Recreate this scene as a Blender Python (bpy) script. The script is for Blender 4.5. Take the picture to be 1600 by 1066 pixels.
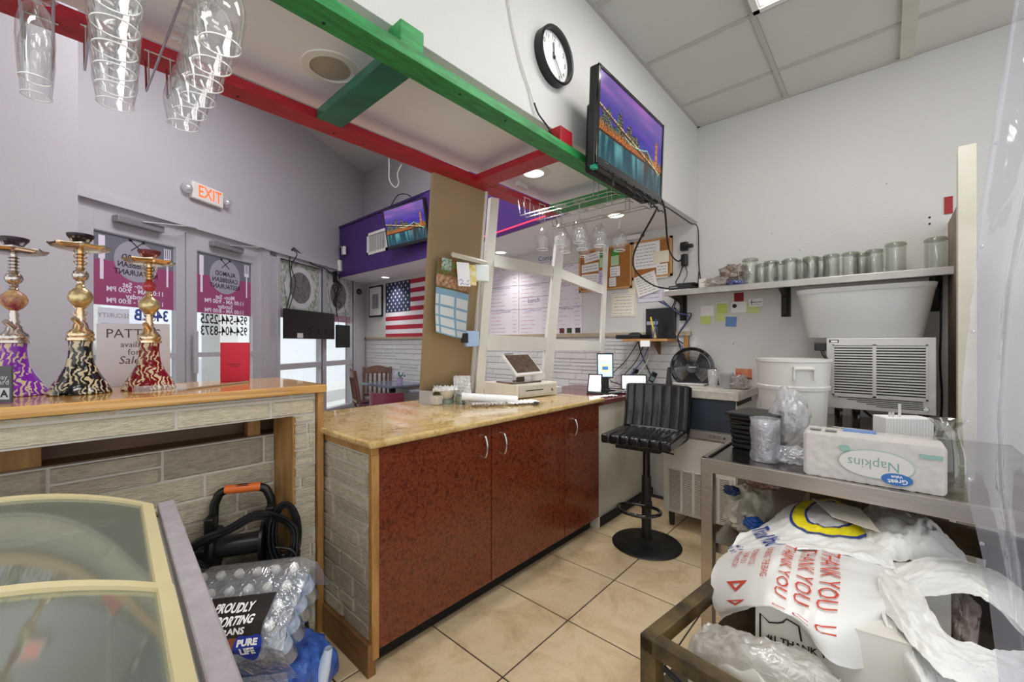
import bpy, math, random
import numpy as np
from mathutils import Matrix, Vector, noise, Euler

for _o in list(bpy.data.objects): bpy.data.objects.remove(_o)
SC = bpy.context.scene
COL = SC.collection
PI = math.pi
# ------------------------------------------------------------------ camera
cam_d = bpy.data.cameras.new('camera'); cam = bpy.data.objects.new('camera', cam_d); COL.objects.link(cam)
cam_d.sensor_width = 36; cam_d.lens = 14.625; cam_d.shift_y = 0.0025; cam_d.clip_start = 0.05; cam_d.clip_end = 200
cam.location = (0, 0, 1.30); cam.rotation_euler = (PI/2, 0, math.radians(-48))
SC.camera = cam
# ------------------------------------------------------------------ world, exposure
SC.view_settings.view_transform = 'Standard'; SC.view_settings.look = 'None'
SC.view_settings.gamma = 1; SC.view_settings.use_curve_mapping = False
SC.view_settings.exposure = -0.07
wd = bpy.data.worlds.new('daylight'); SC.world = wd; wd.use_nodes = True
wd.node_tree.nodes['Background'].inputs[0].default_value = (0.93, 0.96, 1.0, 1)
wd.node_tree.nodes['Background'].inputs[1].default_value = 1.5
# ------------------------------------------------------------------ large lamps and added fill lights
def area(name, loc, rot, sx, sy, power, col=(1, 1, 1)):
    d = bpy.data.lights.new(name, 'AREA'); d.shape = 'RECTANGLE'; d.size = sx; d.size_y = sy; d.energy = power; d.color = col
    o = bpy.data.objects.new(name, d); COL.objects.link(o); o.location = loc; o.rotation_euler = rot
    return o
area('kitchen_light', (1.88, 0.2, 3.035), (0, 0, 0), 1.15, 0.55, 15, (1.0, 0.98, 0.94))
area('kitchen_light', (-0.56, 0.2, 3.035), (0, 0, 0), 1.15, 0.55, 18, (1.0, 0.98, 0.94))  # unseen, added behind the view to light the kitchen
area('kitchen_light', (0.66, -1.2, 3.035), (0, 0, 0), 1.15, 0.55, 16, (1.0, 0.98, 0.94))  # unseen area light without a fixture, added to light the kitchen
area('dining_fill', (1.2, 3.0, 3.98), (0, 0, 0), 1.6, 0.8, 75, (0.97, 0.95, 1.0))  # unseen fill added to brighten the dining side, no fixture modelled

sd = bpy.data.lights.new('sun', 'SUN'); sd.energy = 3.2; sd.angle = .02; sun = bpy.data.objects.new('sun', sd); COL.objects.link(sun)
sun.rotation_euler = Vector((-.40, .62, -1.0)).to_track_quat('-Z', 'Y').to_euler()      # from over the roof, out onto the pavement
# ------------------------------------------------------------------ helpers
def lin(c):
    if isinstance(c, str):
        c = [int(c[i:i+2], 16)/255 for i in (0, 2, 4)]
        c = [x/12.92 if x <= .04045 else ((x+.055)/1.055)**2.4 for x in c]
    return (c[0], c[1], c[2], 1)
MATS = {}
def newmat(name):
    m = bpy.data.materials.new(name); m.use_nodes = True
    nt = m.node_tree; return m, nt, nt.nodes['Principled BSDF']
def ramp(nt, src, stops):
    r = nt.nodes.new('ShaderNodeValToRGB')
    while len(r.color_ramp.elements) < len(stops): r.color_ramp.elements.new(0.5)
    for e, (p, c) in zip(r.color_ramp.elements, stops): e.position = p; e.color = lin(c)
    nt.links.new(src, r.inputs[0]); return r.outputs[0]
def mix(nt, fac, a, b, mode='MIX'):
    n = nt.nodes.new('ShaderNodeMix'); n.data_type = 'RGBA'; n.blend_type = mode
    for k, v in ((0, fac), (6, a), (7, b)):
        if hasattr(v, 'is_output'): nt.links.new(v, n.inputs[k])
        else: n.inputs[k].default_value = v
    return n.outputs[2]
def tex(nt, kind='Noise', scale=5, coord='Object', stretch=None, **kw):
    tc = nt.nodes.new('ShaderNodeTexCoord'); src = tc.outputs['Object' if coord == 'World' else coord]
    if coord == 'World':
        g = nt.nodes.new('ShaderNodeNewGeometry'); src = g.outputs['Position']
    if stretch:
        mp = nt.nodes.new('ShaderNodeMapping'); mp.inputs['Scale'].default_value = stretch
        nt.links.new(src, mp.inputs[0]); src = mp.outputs[0]
    n = nt.nodes.new('ShaderNodeTex'+kind); nt.links.new(src, n.inputs['Vector'])
    n.inputs['Scale'].default_value = scale
    for k, v in kw.items(): n.inputs[k].default_value = v
    return n
def worldpos(nt):
    return nt.nodes.new('ShaderNodeNewGeometry').outputs['Position']
def M(name, col, rough=.5, metal=0.0, var=0.0, vs=6, bump=0.0, bs=60, stretch=None, rnd=0.0, emit=0, spec=.5, coat=0, col2=None, sss=0, dist=.002):
    if name in MATS: return MATS[name]
    m, nt, b = newmat(name)
    base = lin(col)
    b.inputs['Roughness'].default_value = rough; b.inputs['Metallic'].default_value = metal
    b.inputs['Specular IOR Level'].default_value = spec; b.inputs['Coat Weight'].default_value = coat
    out = None
    if var or col2:
        n = tex(nt, 'Noise', vs, 'World', stretch, Detail=5, Roughness=.6)
        c2 = lin(col2) if col2 else tuple(x*(1-var) for x in base[:3])+(1,)
        c1 = base if col2 else tuple(min(1, x*(1+var*.4)) for x in base[:3])+(1,)
        mr = nt.nodes.new('ShaderNodeMapRange'); mr.inputs[1].default_value = .35; mr.inputs[2].default_value = .68
        nt.links.new(n.outputs[0], mr.inputs[0])
        out = mix(nt, mr.outputs[0], c1, c2)
    if rnd:
        oi = nt.nodes.new('ShaderNodeObjectInfo')
        mr = nt.nodes.new('ShaderNodeMapRange'); mr.inputs[3].default_value = 1-rnd; mr.inputs[4].default_value = 1+rnd*.4
        nt.links.new(oi.outputs['Random'], mr.inputs[0])
        h = nt.nodes.new('ShaderNodeHueSaturation')
        nt.links.new(mr.outputs[0], h.inputs['Value'])
        if out: nt.links.new(out, h.inputs['Color'])
        else: h.inputs['Color'].default_value = base
        out = h.outputs[0]
    if out: nt.links.new(out, b.inputs['Base Color'])
    else: b.inputs['Base Color'].default_value = base
    if emit:
        b.inputs['Emission Color'].default_value = base; b.inputs['Emission Strength'].default_value = emit
    if bump:
        n = tex(nt, 'Noise', bs, 'World', stretch, Detail=4)
        bp = nt.nodes.new('ShaderNodeBump'); bp.inputs['Strength'].default_value = bump; bp.inputs['Distance'].default_value = dist
        nt.links.new(n.outputs[0], bp.inputs['Height']); nt.links.new(bp.outputs[0], b.inputs['Normal'])
    MATS[name] = m; return m
def GL(name, tint='ffffff', gloss=.06, milk=0.0, milkcol='ffffff', rough=.02, bump=0, bs=40, stretch=None, edge=.5):
    """thin clear sheet: transparent, fresnel gloss, optional milky diffuse share"""
    if name in MATS: return MATS[name]
    m, nt, b = newmat(name); nt.nodes.remove(b)
    o = nt.nodes['Material Output']
    tr = nt.nodes.new('ShaderNodeBsdfTransparent'); tr.inputs[0].default_value = lin(tint)
    gl = nt.nodes.new('ShaderNodeBsdfGlossy'); gl.inputs['Roughness'].default_value = rough
    lw = nt.nodes.new('ShaderNodeLayerWeight'); lw.inputs[0].default_value = .3
    mp = nt.nodes.new('ShaderNodeMapRange'); mp.inputs[3].default_value = gloss; mp.inputs[4].default_value = edge
    nt.links.new(lw.outputs['Facing'], mp.inputs[0])
    base = tr.outputs[0]
    nrm = None
    if bump:
        n = tex(nt, 'Noise', bs, 'World', stretch, Detail=3, Distortion=1.5)
        bp = nt.nodes.new('ShaderNodeBump'); bp.inputs['Strength'].default_value = bump; bp.inputs['Distance'].default_value = .01
        nt.links.new(n.outputs[0], bp.inputs['Height']); nrm = bp.outputs[0]
        nt.links.new(nrm, gl.inputs['Normal'])
    if milk:
        df = nt.nodes.new('ShaderNodeBsdfDiffuse'); df.inputs[0].default_value = lin(milkcol)
        tl = nt.nodes.new('ShaderNodeBsdfTranslucent'); tl.inputs[0].default_value = lin(milkcol)
        if nrm: nt.links.new(nrm, df.inputs['Normal'])
        a = nt.nodes.new('ShaderNodeMixShader'); a.inputs[0].default_value = .35
        nt.links.new(df.outputs[0], a.inputs[1]); nt.links.new(tl.outputs[0], a.inputs[2])
        s = nt.nodes.new('ShaderNodeMixShader'); s.inputs[0].default_value = milk
        nt.links.new(base, s.inputs[1]); nt.links.new(a.outputs[0], s.inputs[2]); base = s.outputs[0]
    s = nt.nodes.new('ShaderNodeMixShader'); nt.links.new(mp.outputs[0], s.inputs[0])
    nt.links.new(base, s.inputs[1]); nt.links.new(gl.outputs[0], s.inputs[2]); nt.links.new(s.outputs[0], o.inputs[0])
    MATS[name] = m; return m

MWLAST = []
MW = {}          # world matrix of every thing, by object name
def frame(o, u, v):
    u = Vector(u).normalized(); v = Vector(v).normalized(); n = u.cross(v)
    m = Matrix.Identity(4)
    for i in range(3): m[i][0] = u[i]; m[i][1] = v[i]; m[i][2] = n[i]; m[i][3] = o[i]
    return m
class G:
    def __init__(s, m=None): s.v = []; s.f = []; s.m = m or Matrix.Identity(4)
    def add(s, vs, fs, m=None):
        k = len(s.v); t = s.m @ m if m else s.m
        s.v += [tuple(t @ Vector(p)) for p in vs]; s.f += [tuple(i+k for i in f) for f in fs]; return s
    def box(s, x0, x1, y0, y1, z0, z1, m=None):
        vs = [(x, y, z) for z in (z0, z1) for x, y in ((x0, y0), (x1, y0), (x1, y1), (x0, y1))]
        return s.add(vs, [(3, 2, 1, 0), (4, 5, 6, 7), (0, 1, 5, 4), (1, 2, 6, 5), (2, 3, 7, 6), (3, 0, 4, 7)], m)
    def cbox(s, c, d, m=None):
        return s.box(c[0]-d[0]/2, c[0]+d[0]/2, c[1]-d[1]/2, c[1]+d[1]/2, c[2]-d[2]/2, c[2]+d[2]/2, m)
    def lathe(s, prof, n=24, c=(0, 0, 0), m=None, close=False):
        vs = []; fs = []
        k = len(prof)
        for i in range(n):
            a = 2*PI*i/n
            for r, z in prof: vs.append((c[0]+r*math.cos(a), c[1]+r*math.sin(a), c[2]+z))
        for i in range(n):
            j = (i+1) % n
            for q in range(k-1): fs.append((i*k+q, j*k+q, j*k+q+1, i*k+q+1))
            if close: fs.append((i*k+k-1, j*k+k-1, j*k, i*k))
        if not close:
            if prof[0][0] > 1e-6: fs.append(tuple(i*k for i in range(n))[::-1])
            if prof[-1][0] > 1e-6: fs.append(tuple(i*k+k-1 for i in range(n)))
        return s.add(vs, fs, m)
    def cyl(s, p0, p1, r, r1=None, n=12):
        p0, p1 = Vector(p0), Vector(p1); d = p1-p0; L = d.length
        q = d.to_track_quat('Z', 'Y').to_matrix().to_4x4(); q.translation = p0
        return s.lathe([(r, 0), (r if r1 is None else r1, L)], n, m=q)
    def tube(s, pts, r, n=8, closed=False, sub=0):
        P = [Vector(p) for p in pts]
        if sub: P = smooth_path(P, sub, closed)
        vs = []; fs = []; k = len(P)
        up = Vector((0, 0, 1)); nrm = None
        for i, p in enumerate(P):
            t = (P[(i+1) % k if closed else min(i+1, k-1)]-P[(i-1) % k if closed else max(i-1, 0)])
            if t.length < 1e-9: t = Vector((0, 0, 1))
            t.normalize()
            if nrm is None:
                nrm = t.cross(up if abs(t.z) < .9 else Vector((1, 0, 0))).normalized()
            else:
                nrm = (nrm-t*nrm.dot(t))
                nrm = nrm.normalized() if nrm.length > 1e-6 else t.orthogonal().normalized()
            b = t.cross(nrm)
            for j in range(n):
                a = 2*PI*j/n; vs.append(tuple(p+(nrm*math.cos(a)+b*math.sin(a))*r))
        for i in range(k if closed else k-1):
            for j in range(n):
                fs.append((i*n+j, i*n+(j+1) % n, ((i+1) % k)*n+(j+1) % n, ((i+1) % k)*n+j))
        if not closed: fs += [tuple(range(n))[::-1], tuple((k-1)*n+j for j in range(n))]
        return s.add(vs, fs)
    def prism(s, poly, h0, h1, m=None):
        n = len(poly); vs = [(x, y, h0) for x, y in poly]+[(x, y, h1) for x, y in poly]
        return s.add(vs, [tuple(range(n))[::-1], tuple(range(n, 2*n))]+[(i, (i+1) % n, n+(i+1) % n, n+i) for i in range(n)], m)
    def grid(s, fn, nu, nv, m=None, wrap=False):
        vs = [fn(i/nu, j/nv) for j in range(nv+1) for i in range(nu+1)]; w = nu+1
        return s.add(vs, [(j*w+i, j*w+i+1, (j+1)*w+i+1, (j+1)*w+i) for j in range(nv) for i in range(nu)], m)
    def slab(s, fn, nu, nv, th, m=None):
        """grid with thickness th along -normal"""
        A = [[Vector(fn(i/nu, j/nv)) for i in range(nu+1)] for j in range(nv+1)]
        vs = []; B = []
        for j in range(nv+1):
            for i in range(nu+1):
                du = A[j][min(i+1, nu)]-A[j][max(i-1, 0)]; dv = A[min(j+1, nv)][i]-A[max(j-1, 0)][i]
                nn = du.cross(dv); nn = nn.normalized() if nn.length > 1e-12 else Vector((0, 0, 1))
                vs.append(tuple(A[j][i])); B.append(tuple(A[j][i]-nn*th))
        w = nu+1; K = len(vs); fs = []
        for j in range(nv):
            for i in range(nu):
                q = (j*w+i, j*w+i+1, (j+1)*w+i+1, (j+1)*w+i); fs.append(q); fs.append(tuple(K+x for x in q[::-1]))
        ring = [i for i in range(w)]+[j*w+nu for j in range(1, nv+1)]+[nv*w+i for i in range(nu-1, -1, -1)]+[j*w for j in range(nv-1, 0, -1)]
        for a, b in zip(ring, ring[1:]+ring[:1]): fs.append((b, a, K+a, K+b))
        return s.add(vs+B, fs, m)
    def ball(s, c, r, n=12, m=None, sz=(1, 1, 1)):
        pr = [(max(1e-7, math.sin(PI*i/n))*r, -math.cos(PI*i/n)*r) for i in range(n+1)]
        vs = []; fs = []
        t = Matrix.Translation(c) @ Matrix.Diagonal((*sz, 1))
        return s.lathe(pr, n*2, m=(m @ t) if m else t)
    def build(s, name, mat, parent=None, smooth=None, bevel=0, world=True, seg=2, **props):
        me = bpy.data.meshes.new(name)
        vs = s.v
        if parent is not None and world:
            inv = MW[root_of(parent).name].inverted(); vs = [tuple(inv @ Vector(p)) for p in vs]
        me.from_pydata(vs, [], s.f); me.update()
        me.materials.append(mat)
        o = bpy.data.objects.new(name, me); COL.objects.link(o)
        if smooth is not None:
            me.polygons.foreach_set('use_smooth', [True]*len(me.polygons))
            if smooth: me.set_sharp_from_angle(angle=math.radians(smooth))
        if bevel:
            b = o.modifiers.new('bevel', 'BEVEL'); b.width = bevel; b.segments = seg; b.limit_method = 'ANGLE'; b.harden_normals = False
        if parent is not None: o.parent = parent
        for k, v in props.items(): o[k] = v
        return o
def root_of(o):
    while o.parent: o = o.parent
    return o
def smooth_path(P, sub, closed=False):
    out = []; k = len(P)
    for i in range(k if closed else k-1):
        a, b, c, d = (P[(i-1) % k], P[i], P[(i+1) % k], P[(i+2) % k]) if closed else (P[max(i-1, 0)], P[i], P[i+1], P[min(i+2, k-1)])
        for j in range(sub):
            t = j/sub
            out.append(.5*((2*b)+(c-a)*t+(2*a-5*b+4*c-d)*t*t+(3*b-3*c+d-a)*t**3))
    if not closed: out.append(P[-1])
    return out
def net(C, u, v):
    """Catmull-Rom surface over a control net C[row][col]"""
    def cr(a, b, c, d, t): return .5*((2*b)+(c-a)*t+(2*a-5*b+4*c-d)*t*t+(3*b-3*c+d-a)*t**3)
    def row(r):
        n = len(r)-1; x = min(u*n, n-1e-9); i = int(max(0, x)); t = x-i
        return cr(r[max(i-1, 0)], r[i], r[i+1], r[min(i+2, n)], t)
    R = [row([Vector(p) for p in r]) for r in C]; n = len(R)-1; x = min(v*n, n-1e-9); i = int(max(0, x)); t = x-i
    return cr(R[max(i-1, 0)], R[i], R[i+1], R[min(i+2, n)], t)
def thing(name, label, cat, loc=(0, 0, 0), rz=0, group=None, rot=None):
    o = bpy.data.objects.new(name, None); COL.objects.link(o); o.empty_display_size = .05
    o.location = loc; o.rotation_euler = rot or (0, 0, rz)
    MW[o.name] = Matrix.Translation(loc) @ Euler(rot or (0, 0, rz)).to_matrix().to_4x4()
    o['label'] = label; o['category'] = cat
    if group: o['group'] = group
    return o
def tag(o, label, cat, group=None, kind=None):
    o['label'] = label; o['category'] = cat; MW.setdefault(o.name, Matrix.Identity(4))
    if group: o['group'] = group
    if kind: o['kind'] = kind
    return o
def dup(root, loc, rz=0, label=None, rot=None):
    def cp(o, par):
        c = o.copy(); COL.objects.link(c); c.parent = par
        for ch in list(o.children): cp(ch, c)
        return c
    r = cp(root, None); r.location = loc; r.rotation_euler = rot or (0, 0, rz)
    MW[r.name] = Matrix.Translation(loc) @ Euler(rot or (0, 0, rz)).to_matrix().to_4x4()
    if label: r['label'] = label
    MWLAST.append(r.name)
    return r
def struct(g, name, mat, **k):
    o = g.build(name, mat, **k); o['kind'] = 'structure'; MW[o.name] = Matrix.Identity(4); return o
def text_mesh(s, size=.1, align='CENTER', ext=0.0, shear=0, bold=0, sx=1, sp=1):
    cu = bpy.data.curves.new('lettering', 'FONT'); cu.body = s; cu.size = size; cu.align_x = align; cu.align_y = 'CENTER'
    cu.extrude = ext; cu.shear = shear; cu.offset = bold; cu.resolution_u = 2; cu.space_line = sp
    ob = bpy.data.objects.new('tmp', cu); me = bpy.data.meshes.new_from_object(ob)
    vs = [(v.co.x*sx, v.co.y, v.co.z) for v in me.vertices]; fs = [tuple(p.vertices) for p in me.polygons]
    bpy.data.objects.remove(ob); bpy.data.curves.remove(cu); bpy.data.meshes.remove(me)
    return vs, fs
def letter(g, s, m, size, **k):
    vs, fs = text_mesh(s, size, **k); g.add(vs, fs, m); return g
def T(x, y, z=0): return Matrix.Translation((x, y, z))
def R(a, ax='Z'): return Matrix.Rotation(a, 4, ax)
def nz(x, y=0, z=0): return noise.noise(Vector((x, y, z)))
R3 = frame((3.5, 0, 0), (0, -1, 0), (0, 0, 1))          # on the kitchen's far wall: x = -Y, y = Z, out = -X
def on_wall(y, z, d=0, rot=0): return frame((3.5-d, y, z), (0, -1, 0), (0, 0, 1)) @ R(rot)

# ------------------------------------------------------------------ materials
wall_white = M('wall_white', 'd4d2cf', .6, var=.03, vs=1.5, bump=.5, bs=90, dist=.003)
wall_lav = M('wall_lavender', 'bfbbc0', .6, var=.03, vs=1.2, bump=.3, bs=60)
ceil_white = M('ceiling_white', 'd2d0ca', .8, var=.04, vs=2, bump=.2, bs=120)
soff_white = M('soffit_white', 'edeff6', .6, var=.03, vs=3, bump=.2, bs=50)
purple = M('purple_paint', '462872', .45, bump=.2, bs=60)
tan = M('tan_paint', 'a08967', .5, var=.08, vs=2, bump=.1)
redp = M('red_paint', 'a90e22', .5, var=.35, vs=14, bump=.2, bs=40, stretch=(1, 6, 6))
greenp = M('green_paint', '2a8f48', .5, var=.45, vs=10, bump=.2, bs=40, stretch=(1, 6, 6))
frame_white = M('frame_white_paint', 'e9e6dc', .4, var=.03)
oak = M('oak', 'b88a50', .45, col2='94672f', vs=9, stretch=(3, 3, .6), bump=.1, bs=60)
oakd = M('brown_panel', '87684c', .5, col2='6a4e38', vs=5, stretch=(.6, 3, 3))
pine = M('pine_board', 'd9a052', .3, col2='b87830', vs=5, stretch=(.7, 8, 12), coat=.4)
stone = M('stone', 'c3b79f', .85, col2='a79c89', vs=26, stretch=(1, 1, 3.5), rnd=.2, bump=1, bs=55, dist=.006)
stone2 = M('stone_light', 'd6cbb2', .85, col2='bdb299', vs=30, stretch=(1, 1, 3.5), rnd=.14, bump=1, bs=60, dist=.006)
stone3 = M('stone_white', 'dddbd9', .8, var=.05, vs=25, rnd=.07, bump=.4, bs=50, dist=.004)
mortar = M('mortar', 'd3cec2', .9, bump=.5, bs=80)
grout = M('grout', '3d2f28', .9)
blackp = M('black_plastic', '141415', .38, bump=.05)
blackm = M('black_matte', '101012', .65)
blackg = M('black_gloss', '0b0b0d', .12, coat=.5)
whitep = M('white_plastic', 'e8e6e0', .35)
cream = M('cream_frame', 'd3c698', .4, var=.05)
chrome = M('chrome', 'd8d8d8', .25, 1.0)
steel = M('stainless', 'b4aca4', .28, 1.0, var=.12, vs=14, stretch=(1, 1, 12))
steeld = M('stainless_top', '8a827a', .22, 1.0, var=.3, vs=8)
alu = M('aluminium', 'b9b7bd', .45, .5)
brass = M('brass', 'd9ab55', .2, 1.0)
silver = M('silver', 'c9bfb6', .14, 1.0)
paper = M('paper', 'eeebe6', .7)
paperw = M('paper_white', 'f4f3f2', .7)
ink = M('ink_black', '1c1a1c', .6)
inkg = M('ink_grey', '8f8a8c', .6)
inkr = M('ink_red', 'b9584f', .6)
inkb = M('ink_blue', '3c4f9c', .6)
glass = GL('clear_glass', 'fdfefd', .05, edge=.5)
wineglass = GL('wine_glass', 'fbfbfb', .07, edge=.5, milk=.03)
pane_glass = GL('window_glass', 'f2f5f5', .04, edge=.35)
film = GL('clear_film', 'ffffff', .10, milk=.10, rough=.08, bump=1, bs=22, edge=.5)
cable = M('cable_black', '17171a', .5)
cablew = M('cable_white', 'dcdad4', .5)
cableb = M('cable_blue', '5468a8', .5)
# ================================================================== STRUCTURE
# floor: slab with separate tiles
fl = struct(G().box(-2.6, 3.5, -2.2, 4.2, -.08, -.004), 'floor', grout)
def floor_tile_mat():
    m, nt, b = newmat('floor_tile_glaze')
    n = tex(nt, 'Noise', 4.5, 'World', None, Detail=8, Roughness=.7, Distortion=.6)
    c = ramp(nt, n.outputs[0], [(.3, 'a38a66'), (.45, 'd0b690'), (.55, 'dfc9a6'), (.72, 'c9b792')])
    n2 = tex(nt, 'Noise', 1.1, 'World', None, Detail=2)
    c = mix(nt, .28, c, lin('c8b48c'), 'MIX')
    oi = nt.nodes.new('ShaderNodeObjectInfo'); mr = nt.nodes.new('ShaderNodeMapRange'); mr.inputs[3].default_value = .9; mr.inputs[4].default_value = 1.08
    nt.links.new(oi.outputs['Random'], mr.inputs[0]); h = nt.nodes.new('ShaderNodeHueSaturation')
    nt.links.new(mr.outputs[0], h.inputs['Value']); nt.links.new(c, h.inputs['Color']); nt.links.new(h.outputs[0], b.inputs['Base Color'])
    b.inputs['Roughness'].default_value = .36
    bp = nt.nodes.new('ShaderNodeBump'); bp.inputs['Strength'].default_value = .25; bp.inputs['Distance'].default_value = .003
    nt.links.new(n.outputs[0], bp.inputs['Height']); nt.links.new(bp.outputs[0], b.inputs['Normal'])
    return m
tile_m = floor_tile_mat()
TS = .4475
tg = G(); h = TS/2-.0035; b_ = .003
tg.add([(-h, -h, -.004), (h, -h, -.004), (h, h, -.004), (-h, h, -.004), (-h, -h, -.0015), (h, -h, -.0015), (h, h, -.0015), (-h, h, -.0015),
        (-h+b_, -h+b_, 0), (h-b_, -h+b_, 0), (h-b_, h-b_, 0), (-h+b_, h-b_, 0)],
       [(0, 1, 5, 4), (1, 2, 6, 5), (2, 3, 7, 6), (3, 0, 4, 7), (4, 5, 9, 8), (5, 6, 10, 9), (6, 7, 11, 10), (7, 4, 8, 11), (8, 9, 10, 11)])
t0 = None
for i in range(-1, 7):
    for j in range(-3, 5):
        x = 1.181+TS*(i-1)+TS/2; y = 1.113+TS*j+TS/2
        if x > 3.45 or x < -.1: continue
        if t0 is None: t0 = tg.build('floor_tile', tile_m, fl, world=False); o = t0
        else: o = t0.copy(); COL.objects.link(o)
        o.location = (x, y, 0)
struct(G().box(-2.6, 3.5, 4.2, 6.6, -.08, 0), 'floor_dining', tile_m)['kind'] = 'structure'
# far wall (kitchen + dining), plane X = 3.5
wr = struct(G().box(3.5, 3.65, -2.2, 6.7, 0, 4.1), 'wall_right', wall_white)
# kitchen ceiling: T-bar grid with lift-out tiles
ce = struct(G().box(-2.6, 3.5, -2.2, 1.134, 3.062, 3.12), 'ceiling', M('ceiling_dark_gap', '6d6a64', .9))
xs = [3.5, 3.115]+[3.115-.61*k for k in range(1, 8)]
ys = [1.134, .53]+[.53-.617*k for k in range(1, 5)]
for a in range(len(xs)-1):
    for c in range(len(ys)-1):
        if a in (2, 3) and c == 1: continue
        if a in (6, 7) and c == 1: continue
        G().box(xs[a+1]+.014, xs[a]-.014, ys[c+1]+.014, ys[c]-.014, 3.050+random.Random(a*9+c).random()*.004, 3.062).build('ceiling_tile', ceil_white, ce)
gb = G()
for x in xs[1:]: gb.box(x-.012, x+.012, -1.94, 1.134, 3.043, 3.062)
for k, y in enumerate(ys[1:]): gb.box(-1.2, 3.5, y-(.012), y+(.012), 3.0425, 3.062)
gb.box(3.478, 3.5, -2.2, 1.134, 3.04, 3.062).box(-2, 3.5, 1.112, 1.134, 3.04, 3.062)
gb.build('grid_bar', M('tbar', 'bdbab3', .6), ce)
gb = G().box(-2, 3.47, -.125, -.06, 3.03, 3.062); gb.build('cover_strip', M('tbar_cover', 'cbc9bd', .6, var=.1), ce)
lightm = M('lamp_panel', 'ffffff', .5, emit=3)
for x0, lab in ((1.283, 'flat ceiling light panel in the tile grid above the room, left of the wall television'),
                (-1.17, 'added unseen ceiling light panel overhead behind the viewer')):  # second panel is unseen, added along with its area light
    t = thing('ceiling_light', lab, 'ceiling light', (x0+.6, .22, 3.05))
    G().box(x0, x0+1.2, -.05, .50, 3.038, 3.046).box(x0, x0+1.2, -.07, -.04, 3.028, 3.058).box(x0, x0+1.2, .49, .52, 3.028, 3.058).box(x0-.0, x0+.03, -.07, .52, 3.028, 3.058).box(x0+1.17, x0+1.2, -.07, .52, 3.028, 3.058).build('light_frame', whitep, t)
    G().box(x0+.04, x0+1.16, -.03, .48, 3.036, 3.0375).build('diffuser', lightm, t)
# bulkhead over the counters (its front is the clock wall) and the lowered ceiling
struct(G().box(-2.6, 3.5, 1.134, 1.76, 2.40, 4.1), 'wall_bulkhead', wall_white)
# the underside with a round hole for the open downlight
def plate_with_hole(x0, x1, y0, y1, z0, z1, cx, cy, r, n=28):
    g = G(); outer = []
    for i in range(n):
        a = 2*PI*i/n; dx, dy = math.cos(a), math.sin(a)
        t = min(((x1-cx)/dx if dx > 1e-9 else (x0-cx)/dx if dx < -1e-9 else 1e9), ((y1-cy)/dy if dy > 1e-9 else (y0-cy)/dy if dy < -1e-9 else 1e9))
        outer.append((cx+dx*t, cy+dy*t))
    inner = [(cx+r*math.cos(2*PI*i/n), cy+r*math.sin(2*PI*i/n)) for i in range(n)]
    vs = [(x, y, z0) for x, y in outer]+[(x, y, z0) for x, y in inner]+[(x, y, z1) for x, y in inner]
    fs = []
    for i in range(n):
        j = (i+1) % n; fs.append((i, n+i, n+j, j)); fs.append((n+i, 2*n+i, 2*n+j, n+j))
    # corners
    for X, Y in ((x0, y0), (x1, y0), (x1, y1), (x0, y1)):
        a = math.atan2(Y-cy, X-cx) % (2*PI); i = int(a/(2*PI/n)); j = (i+1) % n
        vs.append((X, Y, z0)); fs.append((i, j, len(vs)-1))
    return g.add(vs, fs)
sf = plate_with_hole(.3, 1.0, 1.134, 1.76, 2.28, 2.40, .665, 1.475, .072)
sf.box(-2.6, .3, 1.134, 1.76, 2.28, 2.40).box(1.0, 3.5, 1.134, 1.76, 2.28, 2.40)
sf.box(.3, 1.0, 1.134, 1.1345, 2.28, 2.40).box(.3, 1.0, 1.7595, 1.76, 2.28, 2.40)
struct(sf, 'ceiling_soffit', soff_white)
struct(G().box(-2.6, 3.5, 1.1325, 1.1338, 2.281, 2.402), 'trim_6', wall_white)
# lowered dining ceiling with the curved purple fascia
FX = [(3.5, 1.76), (2.60, 1.76), (2.655, 2.0), (2.70, 2.3), (2.745, 2.6), (2.79, 3.0), (2.84, 3.5), (2.88, 4.1), (2.88, 6.04), (3.5, 6.42)]
fz = struct(G().prism([p for p in FX][::-1], 2.28, 3.0), 'ceiling_lowered', soff_white)
pf = G(); fr = [(x-.012, y) for x, y in FX[1:9]]
for a, b2 in zip(fr, fr[1:]):
    pf.add([(a[0], a[1], 2.275), (b2[0], b2[1], 2.275), (b2[0], b2[1], 3.01), (a[0], a[1], 3.01), (a[0]+.014, a[1], 2.275), (b2[0]+.014, b2[1], 2.275), (b2[0]+.014, b2[1], 3.01), (a[0]+.014, a[1], 3.01)],
           [(0, 3, 2, 1), (4, 5, 6, 7), (0, 1, 5, 4), (3, 7, 6, 2)])
pf.build('fascia', purple, fz, smooth=40)
G().box(2.855, 2.90, 3.6, 6.05, 3.0, 3.03).build('fascia_cap', M('purple_dark', '2c1b4d', .4), fz)
# dining side: high walls
S0 = Vector((2.85, 6.01, 0)); SA = math.radians(31)
SFM = frame(S0, (math.cos(SA), math.sin(SA), 0), (0, 0, 1))        # storefront frame: x along, y up, z out towards room
def sbox(g, s0, s1, z0, z1, d0, d1): return g.box(s0, s1, z0, z1, d0, d1, SFM)
ex = G(); sbox(ex, -3.6, .80, 2.44, 4.1, -.15, 0); sbox(ex, .40, .80, 0, 2.44, -.15, 0); sbox(ex, -3.6, .42, -.08, .02, -.15, 0)
struct(ex, 'wall_storefront', wall_lav)
struct(G().box(-3.2, .118, 3.80, 3.95, 0, 4.1), 'wall_left', wall_lav)
struct(G().box(-3.2, 3.65, 1.134, 6.7, 4.1, 4.2), 'ceiling_dining', ceil_white)
struct(G().box(3.44, 3.5, 1.76, 6.42, 3.0, 4.1), 'wall_upper', wall_lav)
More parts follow.
